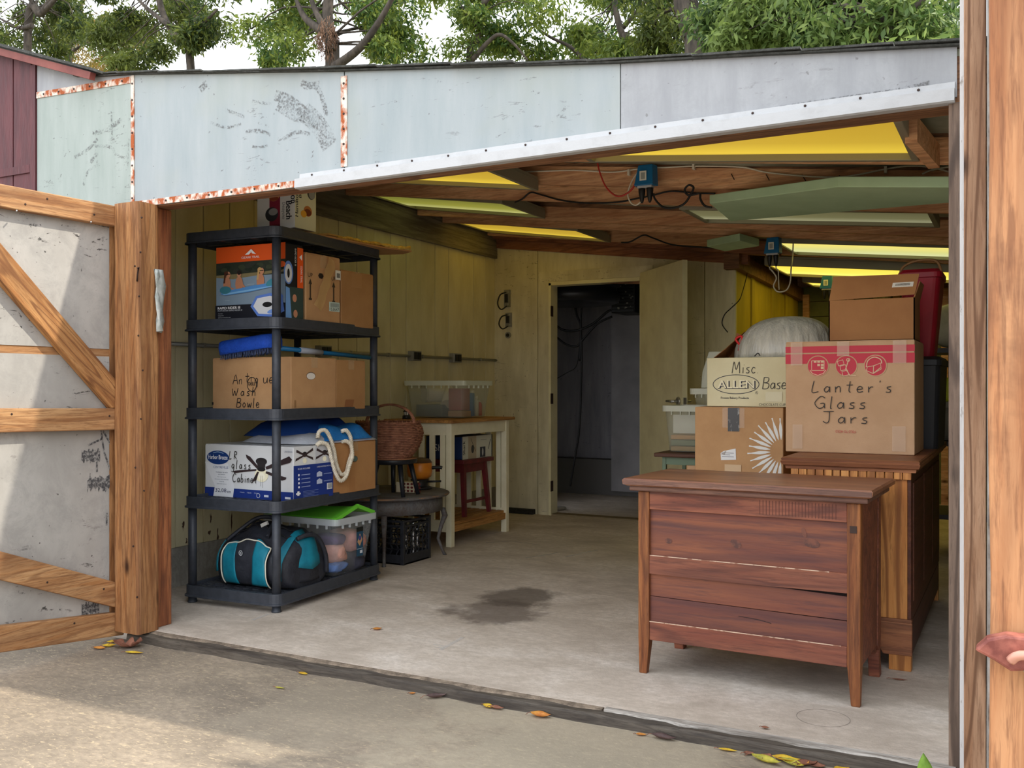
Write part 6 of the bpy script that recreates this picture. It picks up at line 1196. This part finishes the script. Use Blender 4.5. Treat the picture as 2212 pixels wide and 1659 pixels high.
# stuffed grey plastic bag sitting in the bakery box
zb0 = za + hA; bcx = P(1695, 730, Y=4.83).x; M_gb = mat('grey_plastic_bag', C(204, 202, 192), .32, 0, C(168, 168, 162), 8, (3, 3, .4), .9, 14, spec=.6)
g = G(); n, k = 48, 16; loops = []
for j in range(k + 1):
    th = PI / 2 * j / k; loops.append([])
    for i in range(n):
        ph = 2 * PI * i / n; wr_ = 1 + (.022 * math.sin(17 * ph + 3 * th) + .020 * math.sin(23 * ph - 4 * th)) * max(math.cos(th), 0) ** .5 + .04 * math.sin(2 * ph + 1)
        loops[-1].append((bcx + .235 * max(math.cos(th), 0) ** .75 * math.cos(ph) * wr_ + .02 * math.sin(th), 4.83 + .165 * max(math.cos(th), 0) ** .75 * math.sin(ph) * wr_, zb0 + .001 + .205 * math.sin(th) ** .9))
g.loft(loops, True, False); t = T('plastic_bag', 'bulging grey plastic bag resting on the cream bakery box', 'bag', (bcx, 4.83, zb0)); g.build('bag', M_gb, t)
rp_ = P(1597, 741, Y=4.80); g = G(); g.tube(smooth([(rp_.x + .055, rp_.y, zb0 + .045), (rp_.x + .01, rp_.y - .02, rp_.z - .01), (rp_.x - .012, rp_.y - .02, rp_.z + .02), (rp_.x + .02, rp_.y - .02, rp_.z + .03), (rp_.x + .005, rp_.y - .03, rp_.z - .04)], 5), .006, 6); o = g.build('drawstring', mat('red_ribbon', C(206, 34, 36), .5), t); o['label'] = 'red drawstring loop'
g = G(); yb_ = 4.655; g.tube(smooth([(P(1630, 766, Y=yb_).x, yb_, zb0 + .006), (P(1637, 764, Y=yb_).x, yb_, zb0 + .02), (P(1642, 768, Y=yb_).x, yb_, zb0 + .008)], 5), .0025, 5); g.build('wire_tie', M_black, t)
# clear bins left of the boxes on a small table
Yp = 5.45; x0 = P(1433, 920, Y=Yp).x; tz_ = .71
t = T('side_table', 'small brown-topped table with green metal legs behind the boxes', 'table', (x0 + .24, Yp + .2, 0)); M_sg = mat('green_metal', C(112, 132, 108), .5)
G().box(x0 - .04, Yp - .06, tz_ - .024, x0 + .50, Yp + .42, tz_).build('tabletop', wood('dark_brown_top', C(110, 74, 56), C(90, 58, 46), C(60, 38, 34), 'x', 10, .5, .3, False), t, bevel=.006)
for xx in (x0 + .0, x0 + .44):
    for yy in (Yp - .02, Yp + .36): G().box(xx, yy, 0, xx + .022, yy + .022, tz_ - .024).build('leg', M_sg, t)
G().box(x0 + .0, Yp - .015, tz_ - .07, x0 + .46, Yp - .007, tz_ - .024).build('apron', M_sg, t)
M_mk = clear('milky_plastic', C(206, 208, 190), .22, .3); M_mr = clear('milky_rim', C(216, 218, 200), .85, .35)
hb = P(1433, 876, Y=Yp).z - tz_ - .001; tub('storage_bin', 'milky clear bin holding papers on the small brown-topped table', x0 - .015, x0 + .44, Yp, Yp + .36, tz_ + .001, hb, M_mk, M_mr, .02)
for k, (z0_, hh, col, lb) in enumerate(((.006, .03, (206, 172, 120), 'tan folder at the bottom of milky clear bin'), (.038, .035, (140, 150, 120), 'green folder in the middle of milky clear bin'), (.075, .028, (214, 160, 100), 'orange folder above the green one in milky clear bin'))):
    tag(G().box(x0 + .03, Yp + .045, tz_ + z0_ + .002, x0 + .38, Yp + .29, tz_ + z0_ + hh).build('folder', mat('folder_%d' % k, C(*col), .7), bevel=.004), lb, 'folder', 'folders in the milky bin')
tag(G().box(x0 + .05, Yp + .032, tz_ + .115, x0 + .36, Yp + .040, tz_ + .225).build('paper_sheet', mat('white_paper', C(232, 230, 218), .6)), 'white paper sheet standing at the front of milky bin', 'paper')
x2 = P(1492, 860, Y=5.56).x; tub('storage_bin', 'small frosted bin stacked on the milky clear bin', x2, x2 + .30, 5.52, 5.78, tz_ + hb + .003, .10, M_mk, M_mr, .015)
pz_ = tz_ + hb + .105; qa, qb = P(1514, 846, Y=5.60), P(1527, 762, Y=5.60)
g = G(); g.prism([(qa.x, 5.60, pz_), (qa.x + .24, 5.60, pz_), (qa.x + .28, 5.64, pz_ + .22), (qb.x, 5.64, pz_ + .22), (qa.x + .006, 5.61, pz_ + .10)], (0, .012, 0)); tag(g.build('bin_lid', M_mr, bevel=.004), 'pale plastic lid leaning upright behind the bakery box', 'lid')
xq = P(1481, 1000, Y=5.0).x; tag(G().loft([rrect(xq + .06, 5.02, .12, .03, .01, z, 2) for z in (.001, .60, .66, .675)], smooth=False).build('laminate_offcut', mat('tan_laminate', C(192, 152, 112), .5)), 'tan laminate panel end standing left of the sunburst box', 'panel')
xq2 = P(1497, 1000, Y=4.93).x; tag(G().box(xq2 - .012, 4.93, .001, xq2 + .014, 4.96, .64).build('grey_post', mat('grey_tube', C(122, 118, 116), .4, .4)), 'short grey metal upright beside the tan panel', 'post')
# cluttered rack far right
t = T('storage_rack', 'dark metal storage rack glimpsed beside the right jamb', 'rack', (-.26, 6.9, 0)); M_rk = mat('rack_metal', C(60, 60, 62), .5, .4)
for xx in (-.56, .02):
    for yy in (6.7, 7.2): G().box(xx, yy, 0, xx + .03, yy + .03, 1.75).build('upright', M_rk, t)
for z in (.25, .72, 1.32): G().box(-.56, 6.7, z, .05, 7.23, z + .03).build('shelf', M_rk, t)
lump('sack', 'pale grey stuffed sack on the rack behind the red bin', 'sack', (-.30, 6.92, 1.50), (.24, .16, .145), mat('pale_sack', C(176, 172, 146), .6, 0, C(150, 146, 124), 8), 11)
tub('storage_bin', 'grey bin on the middle shelf of the far rack', -.52, .0, 6.74, 7.1, .752, .25, mat('grey_bin', C(120, 120, 112), .5), mat('grey_bin_rim', C(140, 140, 130), .5), .02)
tag(G().box(-.46, 6.76, 1.006, -.02, 7.06, 1.16).build('lime_case', mat('lime_case', C(176, 190, 30), .5), bevel=.02), 'lime green case on the far rack, seen beside the jamb', 'case')
tag(G().box(-.40, 6.76, .282, -.05, 7.1, .50).build('lime_case', mat('lime_case2', C(168, 176, 40), .5), bevel=.02), 'dull lime case low on the far rack', 'case')
# ------------------------------------------------------------------ fittings on the back wall
def sw_plate(u, v, label, wv, hv):
    c = P(u, v, Y=YB - .014); t = T('switch_plate', label, 'switch', (c.x, c.y, c.z - hv)); G().box(c.x - wv, c.y - .02, c.z - hv, c.x + wv, c.y - .001, c.z + hv).build('back_box', M_galv, t)
    G().box(c.x - wv * .5, c.y - .035, c.z - hv * .5, c.x + wv * .4, c.y - .018, c.z + hv * .5).build('switch_body', M_black, t)
    g = G(); g.tube(smooth([(c.x, c.y - .03, c.z + hv * .7), (c.x - .05, c.y - .05, c.z + hv * .4), (c.x - .075, c.y - .05, c.z - hv * .6), (c.x - .04, c.y - .05, c.z - hv * 1.3), (c.x + .005, c.y - .03, c.z - hv * .9)], 6), .006, 6); g.build('wire_loop', M_wire_b, t)
    for dz in (-.7, .7): g = G(); g.cyl((c.x + wv * .6, c.y - .02, c.z + hv * dz), (c.x + wv * .6, c.y - .026, c.z + hv * dz), .008, n=8); g.build('screw', M_steel, t)
sw_plate(1097, 645, 'upper open switch box with wire loop on the back wall', .028, .075); sw_plate(1100, 691, 'lower open switch box with wire loop on the back wall', .028, .062)
c = P(1098, 724, Y=YB - .013); t = T('round_outlet', 'small round metal outlet under the two switch boxes', 'outlet', (c.x, c.y, c.z - .028)); g = G(); g.cyl(c, c + Vector((0, -.012, 0)), .028, n=20); g.build('cover', M_galv, t); g = G(); g.cyl(c + Vector((0, -.011, 0)), c + Vector((0, -.015, 0)), .016, n=14); g.build('socket', M_black, t)
# store room: drum, vent unit, cables, disc
dc = Vector((-3.63, 8.05, 1.96)); t = T('hose_reel', 'large dark round drum mounted high in the store room', 'drum', (dc.x, dc.y, 1.86))
G().lathe([(.001, 1.90), (.36, 1.90), (.41, 1.915), (.43, 1.95), (.43, 2.0), (.40, 2.02), (.40, 2.05), (.43, 2.07), (.43, 2.13), (.40, 2.16), (.001, 2.16)], 40, (dc.x, dc.y, -.04)).build('drum', mat('dark_drum', C(50, 52, 58), .35, .3), t)
for k in range(4): a = k * PI / 2 + .6; G().cyl((dc.x + .3 * math.cos(a), dc.y + .3 * math.sin(a), 2.11), (dc.x + .3 * math.cos(a), dc.y + .3 * math.sin(a), 2.42), .02, n=8).build('hanger', M_black, t)
vc = P(1347, 642, Y=8.6); t = T('vent_unit', 'black louvred vent unit high in the store room', 'vent', (vc.x, 8.6, vc.z - .13)); G().box(vc.x - .12, 8.58, vc.z - .15, vc.x + .12, 8.97, vc.z + .18).build('housing', M_black, t, bevel=.01)
for k in range(9): z = vc.z - .13 + k * .032; G().beam((vc.x - .11, 8.575, z), (vc.x + .11, 8.575, z), .012, .020).build('louvre', mat('louvre_metal', C(74, 76, 80), .4, .4), t)
g = G(); rr = random.Random(3)
for k in range(26): g.obox((vc.x + rr.uniform(-.10, .11), 8.566, vc.z + rr.uniform(-.12, .16)), (rr.uniform(.006, .022), .003, rr.uniform(.005, .014)))
o = g.build('paint_speck', mat('peeling_speck', C(170, 170, 160), .7), t); o['kind'] = 'stuff'
for lb, pts, r in (('black cable drooping across the dark store room', ((1191, 694), (1215, 712), (1245, 714), (1280, 700), (1310, 675), (1320, 670)), .012), ('second black cable drooping lower across the store room', ((1191, 718), (1220, 742), (1245, 748), (1258, 735), (1290, 700), (1322, 684)), .011), ('black cable hanging down to the store room floor', ((1258, 645), (1255, 690), (1256, 740), (1256, 800), (1254, 880), (1250, 940), (1240, 1000), (1232, 1050)), .010), ('short black cable hanging under the dark drum', ((1240, 645), (1246, 680), (1255, 710), (1252, 780)), .012), ('thin wire curving over the store room wall', ((1252, 745), (1245, 790), (1225, 805), (1195, 822)), .005)):
    cable('black_cable', lb, [P(u, v, Y=8.5) for u, v in pts], r, M_wire_b)
c = P(1203, 1084, Y=7.75); tag(G().lathe([(.001, .001), (.075, .001), (.085, .012), (.08, .024), (.05, .03), (.001, .03)], 24, (c.x, 7.75, 0)).build('disc', mat('pale_disc', C(150, 144, 132), .7)), 'pale round disc lying just inside the store room doorway', 'disc')
# ------------------------------------------------------------------ fallen leaves
M_lf = {k: mat('leaf_' + k, a, .6, 0, b, 30, (1, 1, 1), .3, 60) for k, a, b in (('yellow', C(226, 196, 60), C(190, 140, 44)), ('olive', C(206, 190, 70), C(140, 140, 60)), ('orange', C(214, 150, 70), C(176, 104, 50)), ('brown', C(150, 100, 78), C(112, 72, 58)), ('dark', C(98, 76, 72), C(74, 56, 54)), ('green', C(140, 176, 70), C(110, 150, 56)))}
def leaf(label, u, v, L, wd, ang, kind, curl=.3, z0=None, oak=False, sd=0):
    Z = z0 if z0 is not None else GZ
    p = P(u, v, Z=Z); rr = random.Random(sd + int(u))
    if z0 is None and p.y > 2.966: p = P(u, v, Y=2.966)
    n = 10; g = G(); ca, sa = math.cos(ang), math.sin(ang); tw = rr.uniform(-.6, .6)
    def pt(a, b):                                    # a along, b across -1..1
        wv = wd * math.sin(PI * min(max(a, .0), 1) ** .85) ** .8 if not oak else wd * math.sin(PI * a) ** .5 * (.45 + .55 * abs(math.sin(a * PI * 3.1)))
        x, y = (a - .5) * L, b * wv / 2; z = .003 + curl * L * ((a - .5) ** 2 * 1.1 + (b * wv / wd) ** 2 * .28 * (1 + tw * (a - .5)))
        return (p.x + x * ca - y * sa, p.y + x * sa + y * ca, Z + z)
    g.grid(n if not oak else 24, 6, lambda s, q: pt(s * .999 + .0005, q * 2 - 1)); t = T('fallen_leaf', label, 'leaf', (p.x, p.y, Z)); g.build('blade', M_lf[kind], t, solid=.0006)
    e, e2 = Vector(pt(.02, 0)), Vector(pt(.02, 0)) + Vector((-ca * L * .25, -sa * L * .25, .0)); e2.z = Z + .004; G().tube([e, (e + e2) / 2 + Vector((0, 0, .002)), e2], .0012, 4).build('stalk', M_lf['brown'], t)
leaf('large lobed brown oak leaf lying at the foot of the gate post', 277, 1399, .13, .10, .5, 'brown', .9, None, True)
leaf('yellow leaf behind the oak leaf under the gate', 248, 1388, .07, .035, 1.0, 'yellow'); leaf('small orange leaf under the bottom rail of the gate', 215, 1402, .06, .035, .2, 'orange'); leaf('curled yellow leaf left of the oak leaf', 236, 1398, .06, .03, .8, 'yellow', .6)
leaf('long yellow leaf on the driveway just below the oak leaf', 290, 1412, .085, .026, .35, 'yellow', .2); leaf('yellow leaf on driveway against the threshold, far left part', 655, 1447, .05, .022, -.1, 'yellow', .2)
leaf('tiny orange leaf on driveway beside a dark curled leaf', 891, 1490, .025, .015, .6, 'orange'); leaf('dark curled leaf against the threshold right of a tiny orange one', 942, 1496, .08, .026, .7, 'dark', .6)
leaf('bright yellow leaf half on the threshold beside a brown one', 1055, 1508, .05, .028, -.2, 'yellow', .5); leaf('brown leaf touching the bright yellow one by the threshold', 1073, 1513, .055, .024, .1, 'brown', .5); leaf('orange curled leaf alone on the driveway by the threshold centre', 1168, 1525, .075, .04, .15, 'orange', .6)
leaf('small tan leaf on the driveway left of a purplish one', 1385, 1575, .035, .02, .3, 'orange'); leaf('purplish brown crumpled leaf by the threshold, in front of chest', 1434, 1581, .085, .032, .05, 'dark', .5); leaf('slim yellow leaf by the threshold below the chest', 1572, 1606, .06, .018, .1, 'yellow', .2); leaf('small brown leaf right of the slim yellow leaf', 1617, 1614, .035, .022, .5, 'brown', .6)
for lb, u, v, L, a, k in (('long olive yellow leaf at left of the leaf heap, bottom edge', 1655, 1648, .10, -.25, 'olive'), ('yellow leaf leaning in the middle of the leaf heap', 1698, 1640, .085, .15, 'yellow'), ('olive leaf in front in the leaf heap at bottom edge', 1712, 1654, .08, -.4, 'olive'), ('brown curled leaf in the middle of the leaf heap', 1742, 1650, .07, .6, 'brown'), ('orange brown leaf standing at the top of the leaf heap', 1735, 1628, .055, 1.2, 'orange'), ('dark red-brown leaf on the right of the leaf heap', 1765, 1655, .05, .2, 'brown'), ('rounded yellow leaf at the right end of the leaf heap', 1818, 1648, .055, .8, 'yellow'), ('thin dark leaf upright at left of the leaf heap', 1656, 1626, .045, 1.3, 'brown')):
    leaf(lb, u, v, L, .036, a, k, .5, sd=5)
leaf('small orange leaf alone on the garage floor', 815, 1361, .045, .032, .8, 'orange', .5, 0.0); leaf('small brown leaf on the slab edge in front of chest', 1653, 1574, .025, .018, .2, 'brown', .4, 0.002)
leaf('slim brown leaf on floor before the sideboard foot', 1942, 1470, .06, .010, .1, 'brown', .2, 0.0); leaf('tiny white leaf scrap on the driveway at left', 605, 1488, .045, .012, .1, 'olive', .2)
p = P(2006, 1650, Y=YF - .16); t = T('seedling', 'bright green leaf of a small plant sprouting by the threshold', 'plant', (p.x, p.y, GZ)); g = G(); g.grid(4, 8, lambda u, v: (p.x + (u - .5) * .048 * math.sin(PI * (v * .9 + .1)) - .014 * v, p.y + .01 * abs(u - .5), -.045 + .115 * v)); g.build('leaf', M_lf['green'], t, solid=.0008); G().tube([(p.x, p.y, GZ), (p.x, p.y, -.04)], .002, 5).build('stem', M_lf['green'], t)
g = G(); rr = random.Random(9)
for k in range(220):
    f = rr.random(); x = -3.4 + 3.2 * f; y = YF - .12 - abs(rr.gauss(0, .10)); a = rr.uniform(-.6, .6); l = rr.uniform(.01, .035)
    g.beam((x, y, -.0535), (x + l * math.cos(a), y + l * math.sin(a), -.053), .0016, .0012)
tag(g.build('straw', mat('straw', C(140, 126, 100), .8)), 'scattered dry grass straws along the threshold', 'straw', None, 'stuff')
# chalky drag marks on the floor, a faint pencil ring
d = D((0, 0, 0), (1, 0, 0), (0, 1, 0), .0004); ck = clear('chalk_mark', C(216, 212, 206), .45, .8)
def fl_line(pts, w_): d.line([(P(u, v, Z=0).x, P(u, v, Z=0).y) for u, v in pts], w_, ck)
fl_line(((1050, 1172), (1110, 1170), (1165, 1177)), .012); fl_line(((1135, 1205), (1170, 1200), (1205, 1194)), .02); fl_line(((1222, 1203), (1290, 1188)), .02); fl_line(((952, 1404), (1000, 1377)), .02); fl_line(((936, 1392), (962, 1397)), .012); fl_line(((938, 1398), (958, 1400)), .01); fl_line(((545, 1340), (580, 1327)), .02)
c = P(1778, 1551, Z=0); d.ring(c.x, c.y, .085, .085, .0016, (150, 142, 134)); o = d.g.build('chalk_mark', d.m, fl, local=False, fixn=False)
# ------------------------------------------------------------------ trees behind the garage
def leafmat(name, a, b_, c_):
    m, nt, b = _base(name, .5, 0, .35); ge = nt.nodes.new('ShaderNodeNewGeometry'); cc = _ramp(nt, ge.outputs['Random Per Island'], [(0.0, a), (.55, b_), (.85, c_)])
    v = _co(nt, (1, 1, 1), False); cc = _mix(nt, _ramp(nt, _noise(nt, v, .9, 2), [(.42, W0), (.68, (.7, .7, .7, 1))]), cc, c_)
    nt.links.new(cc, b.inputs['Base Color']); tr = nt.nodes.new('ShaderNodeBsdfTranslucent'); nt.links.new(cc, tr.inputs[0]); mx = nt.nodes.new('ShaderNodeMixShader'); mx.inputs[0].default_value = .45
    nt.links.new(b.outputs[0], mx.inputs[1]); nt.links.new(tr.outputs[0], mx.inputs[2]); nt.links.new(mx.outputs[0], nt.nodes['Material Output'].inputs[0]); return m
LM = {'dark': leafmat('dark_foliage', C(42, 58, 30), C(66, 86, 40), C(116, 126, 54)), 'mid': leafmat('mid_foliage', C(52, 80, 40), C(84, 114, 52), C(142, 154, 66)), 'yellow': leafmat('yellow_foliage', C(96, 96, 48), C(134, 122, 56), C(156, 128, 64)), 'fresh': leafmat('fresh_foliage', C(58, 82, 40), C(88, 116, 58), C(138, 156, 84))}
M_bk = mat('grey_bark', C(88, 79, 70), .9, 0, C(56, 50, 44), 14, (1, 1, .3), .8, 30)
def foliage(name, clumps, per, ls, m, parent, sd):
    r = np.random.default_rng(sd); cs = np.repeat(np.array([c[:3] for c in clumps]), per, 0); rd = np.repeat(np.array([c[3] for c in clumps]), per)[:, None]; n = len(cs)
    o = r.normal(0, 1, (n, 3)); o /= np.linalg.norm(o, axis=1)[:, None]; pos = cs + o * rd * r.uniform(.15, 1, (n, 1)) ** .6 * np.array([1, 1, .62])
    ax = r.normal(0, 1, (n, 3)); ax[:, 2] -= .9; ax /= np.linalg.norm(ax, axis=1)[:, None]; sd_ = np.cross(ax, r.normal(0, 1, (n, 3))); sd_ /= np.linalg.norm(sd_, axis=1)[:, None] + 1e-9
    L = (ls * r.uniform(.7, 1.3, (n, 1))); Wd = L * r.uniform(.26, .38, (n, 1)); up = np.cross(ax, sd_)
    v = np.stack([pos, pos + ax * L * .45 + sd_ * Wd / 2, pos + ax * L + up * L * .12, pos + ax * L * .45 - sd_ * Wd / 2], 1).reshape(-1, 3)
    im = np.array(WM[parent.name].inverted()); v = v @ im[:3, :3].T + im[:3, 3]
    me = bpy.data.meshes.new(name); me.vertices.add(len(v)); me.vertices.foreach_set('co', v.astype(np.float32).ravel())
    f = np.array([[0, 1, 2], [0, 2, 3]]); fa = (np.arange(n)[:, None, None] * 4 + f[None]).reshape(-1, 3)
    me.loops.add(fa.size); me.loops.foreach_set('vertex_index', fa.ravel().astype(np.int32)); me.polygons.add(len(fa)); me.polygons.foreach_set('loop_start', (np.arange(len(fa)) * 3).astype(np.int32)); me.update(calc_edges=True)
    me.materials.append(m); ob = bpy.data.objects.new(name, me); COL.objects.link(ob); ob.parent = parent; WM[ob.name] = WM[parent.name]; ob['kind'] = 'stuff'; return ob
def tree(label, Y, trunk, r0, branches, clumps, m, per=260, ls=.13, sd=1, twigs=True, group='trees behind the garage'):
    """trunk / branches = sight-line pixels at distance Y; clumps = (u, v, radius, dY)"""
    b = P(trunk[0][0], 300, Y=Y); pts = [Vector((b.x, Y, -.15)), Vector((b.x, Y, 2.0))] + [P(u, v, Y=Y) for u, v in trunk]; t = T('tree', label, 'tree', (b.x, Y, -.15), 0, group)
    sp = smooth(pts, 5); n = len(sp); tk = G().tube(sp, [r0 * (1 - .55 * i / n) for i in range(n)], 9); tko = tk.build('trunk', M_bk, t)
    cl = []
    for u, v, rad, dy in clumps: p = P(u, v, Y=Y + dy); cl.append((p.x, p.y, p.z, rad))
    for br in branches:
        q = smooth([P(u, v, Y=Y - .1) for u, v in br], 5); G().tube(q, [r0 * .55 * (1 - .7 * i / len(q)) for i in range(len(q))], 7).build('branch', M_bk, t)
    if twigs:
        g = G(); rr = random.Random(sd); top = sp[len(sp) // 2:]
        for c_ in cl:
            cc = Vector(c_[:3]); s_ = min(top, key=lambda p: (p - cc).length); mid = (s_ + cc) / 2 + Vector((rr.uniform(-.2, .2), 0, rr.uniform(-.1, .25))); g.tube(smooth([s_, mid, cc], 3), [r0 * .15, r0 * .14, r0 * .12, r0 * .10, r0 * .09, r0 * .07, r0 * .05], 5)
            for k in range(3): e = cc + Vector((rr.uniform(-1, 1), rr.uniform(-1, 1), rr.uniform(-.6, .6))) * c_[3] * .8; g.tube([cc, (cc + e) / 2 + Vector((0, 0, .05)), e], [r0 * .1, r0 * .07, r0 * .03], 4)
        g.build('twigs', M_bk, t)
    rr = random.Random(sd + 90); lo_ = [(cl[i % len(cl)][0] + rr.uniform(-.3, .3), Y + rr.uniform(-1.2, 1.2), rr.uniform(3.0, 5.2) * Y / 12.5, .6) for i in range(max(5, len(cl) // 3))]
    foliage('foliage', cl, int(per * 2.3), ls * .82, m, t, sd); foliage('lower_foliage', lo_, per, ls, m, t, sd + 1); return t
def scat(u0, u1, v0, v1, n, rad, dy, sd):
    r = random.Random(sd); return [(r.uniform(u0, u1), r.uniform(v0, v1), rad * r.uniform(.7, 1.3), r.uniform(-.25 * dy, 2 * dy)) for _ in range(n)]
tree('tree at far left with dark green leaves over the maroon shed', 12.5, [(60, 70), (90, 30), (130, -40), (180, -200)], .10, [[(70, 55), (40, 60), (0, 40)], [(100, 20), (150, -30), (220, -60)]], scat(-60, 170, -260, 110, 26, .55, 1.5, 1) + scat(-40, 200, 10, 110, 9, .40, .9, 41), LM['dark'], 230, .14, 2)
tree('smaller yellowing tree between the shed and the dark oak-like tree', 15.0, [(150, 150), (160, 90), (175, 20), (180, -60)], .07, [[(158, 110), (190, 90)]], scat(90, 320, 45, 150, 13, .5, 1.2, 3) + scat(120, 260, -150, 30, 5, .5, 1, 31), LM['yellow'], 190, .13, 4)
tree('dark leaved tree with slim leaning trunk left of centre', 11.5, [(412, 150), (385, 90), (352, 30), (335, -60), (330, -200)], .085, [[(388, 95), (430, 60), (470, 20)], [(365, 55), (320, 20), (280, -20)]], scat(230, 490, -260, 80, 28, .48, 1.3, 5) + scat(200, 480, -20, 90, 9, .36, .8, 45) + [(250, 110, .45, .3), (300, 130, .35, 0), (215, 80, .4, .2), (440, 60, .35, 0), (345, 110, .3, .3), (262, 140, .3, 0)], LM['dark'], 230, .13, 6)
t = tree('forked tree with a shaggy nest-like clump on its trunk', 11.0, [(718, 145), (715, 95), (708, 40), (712, -20), (730, -160)], .13, [[(716, 110), (700, 60), (680, 20), (660, -40)], [(722, 145), (775, 105), (810, 60), (845, 0), (880, -80)], [(700, 70), (660, 40), (640, 0)]], scat(520, 760, -220, 40, 20, .40, 1.3, 7) + scat(540, 660, 20, 130, 9, .36, .8, 17) + scat(760, 960, -140, 60, 13, .40, 1.2, 8) + scat(800, 940, 30, 135, 8, .34, .8, 18), LM['mid'], 215, .12, 9)
nc = P(706, 82, Y=10.85); g = G(); rr = random.Random(2)
for k in range(420):
    a, b_ = rr.uniform(0, 2 * PI), rr.gauss(0, .45); rad = .16 * (1 - .5 * abs(b_)) * rr.uniform(.5, 1.1); q = nc + Vector((rad * math.cos(a), rad * math.sin(a), .26 * b_)); g.tube([q, q + Vector((rr.uniform(-.06, .06), rr.uniform(-.06, .06), -rr.uniform(.04, .12)))], [.006, .002], 3)
o = g.build('shaggy_clump', mat('dead_vine', C(112, 84, 64), .9), t); o['kind'] = 'stuff'
tree('slim tree with two thin trunks near the centre of the roof line', 12.5, [(1015, 140), (1030, 90), (1040, 40), (1050, -40), (1060, -180)], .075, [[(1020, 130), (1055, 90), (1080, 75), (1110, 95), (1140, 130)], [(1035, 60), (1000, 20), (980, -20)], [(1045, 10), (1080, -40)]], scat(960, 1180, -200, 30, 18, .36, 1.2, 10) + scat(980, 1170, 20, 120, 12, .34, .8, 11), LM['mid'], 205, .12, 12)
tree('leafy tree with long bare slanting branch, right of centre', 13.5, [(1352, 130), (1345, 80), (1330, 20), (1320, -80)], .08, [[(1300, 150), (1262, 128), (1230, 100), (1185, 78), (1140, 45)], [(1345, 60), (1380, 20), (1420, -30)]], scat(1200, 1440, -220, 60, 24, .45, 1.4, 13) + scat(1230, 1440, 50, 130, 10, .36, .8, 14), LM['mid'], 215, .13, 15)
tree('thick trunked dark tree behind the right half of roof', 11.5, [(1514, 120), (1500, 70), (1484, 20), (1470, -60), (1450, -200)], .24, [[(1560, 60), (1572, 20), (1580, -40)], [(1500, 60), (1540, 20), (1560, -30)]], scat(1370, 1560, -220, 70, 20, .42, 1.2, 16) + [(1400, 90, .3, .5), (1440, 110, .25, .6), (1420, 60, .35, .3)], LM['dark'], 225, .12, 17)
tree('dense bright green tree at the upper right over the roof', 9.5, [(1905, 110), (1920, 60), (1935, 0), (1940, -100)], .09, [[(1915, 70), (1960, 30), (2005, -10)], [(1920, 50), (1860, 20), (1800, 10)]], scat(1560, 2090, -200, 100, 60, .42, 1.2, 19) + scat(1530, 2080, 40, 115, 26, .32, .7, 20), LM['fresh'], 235, .12, 21)
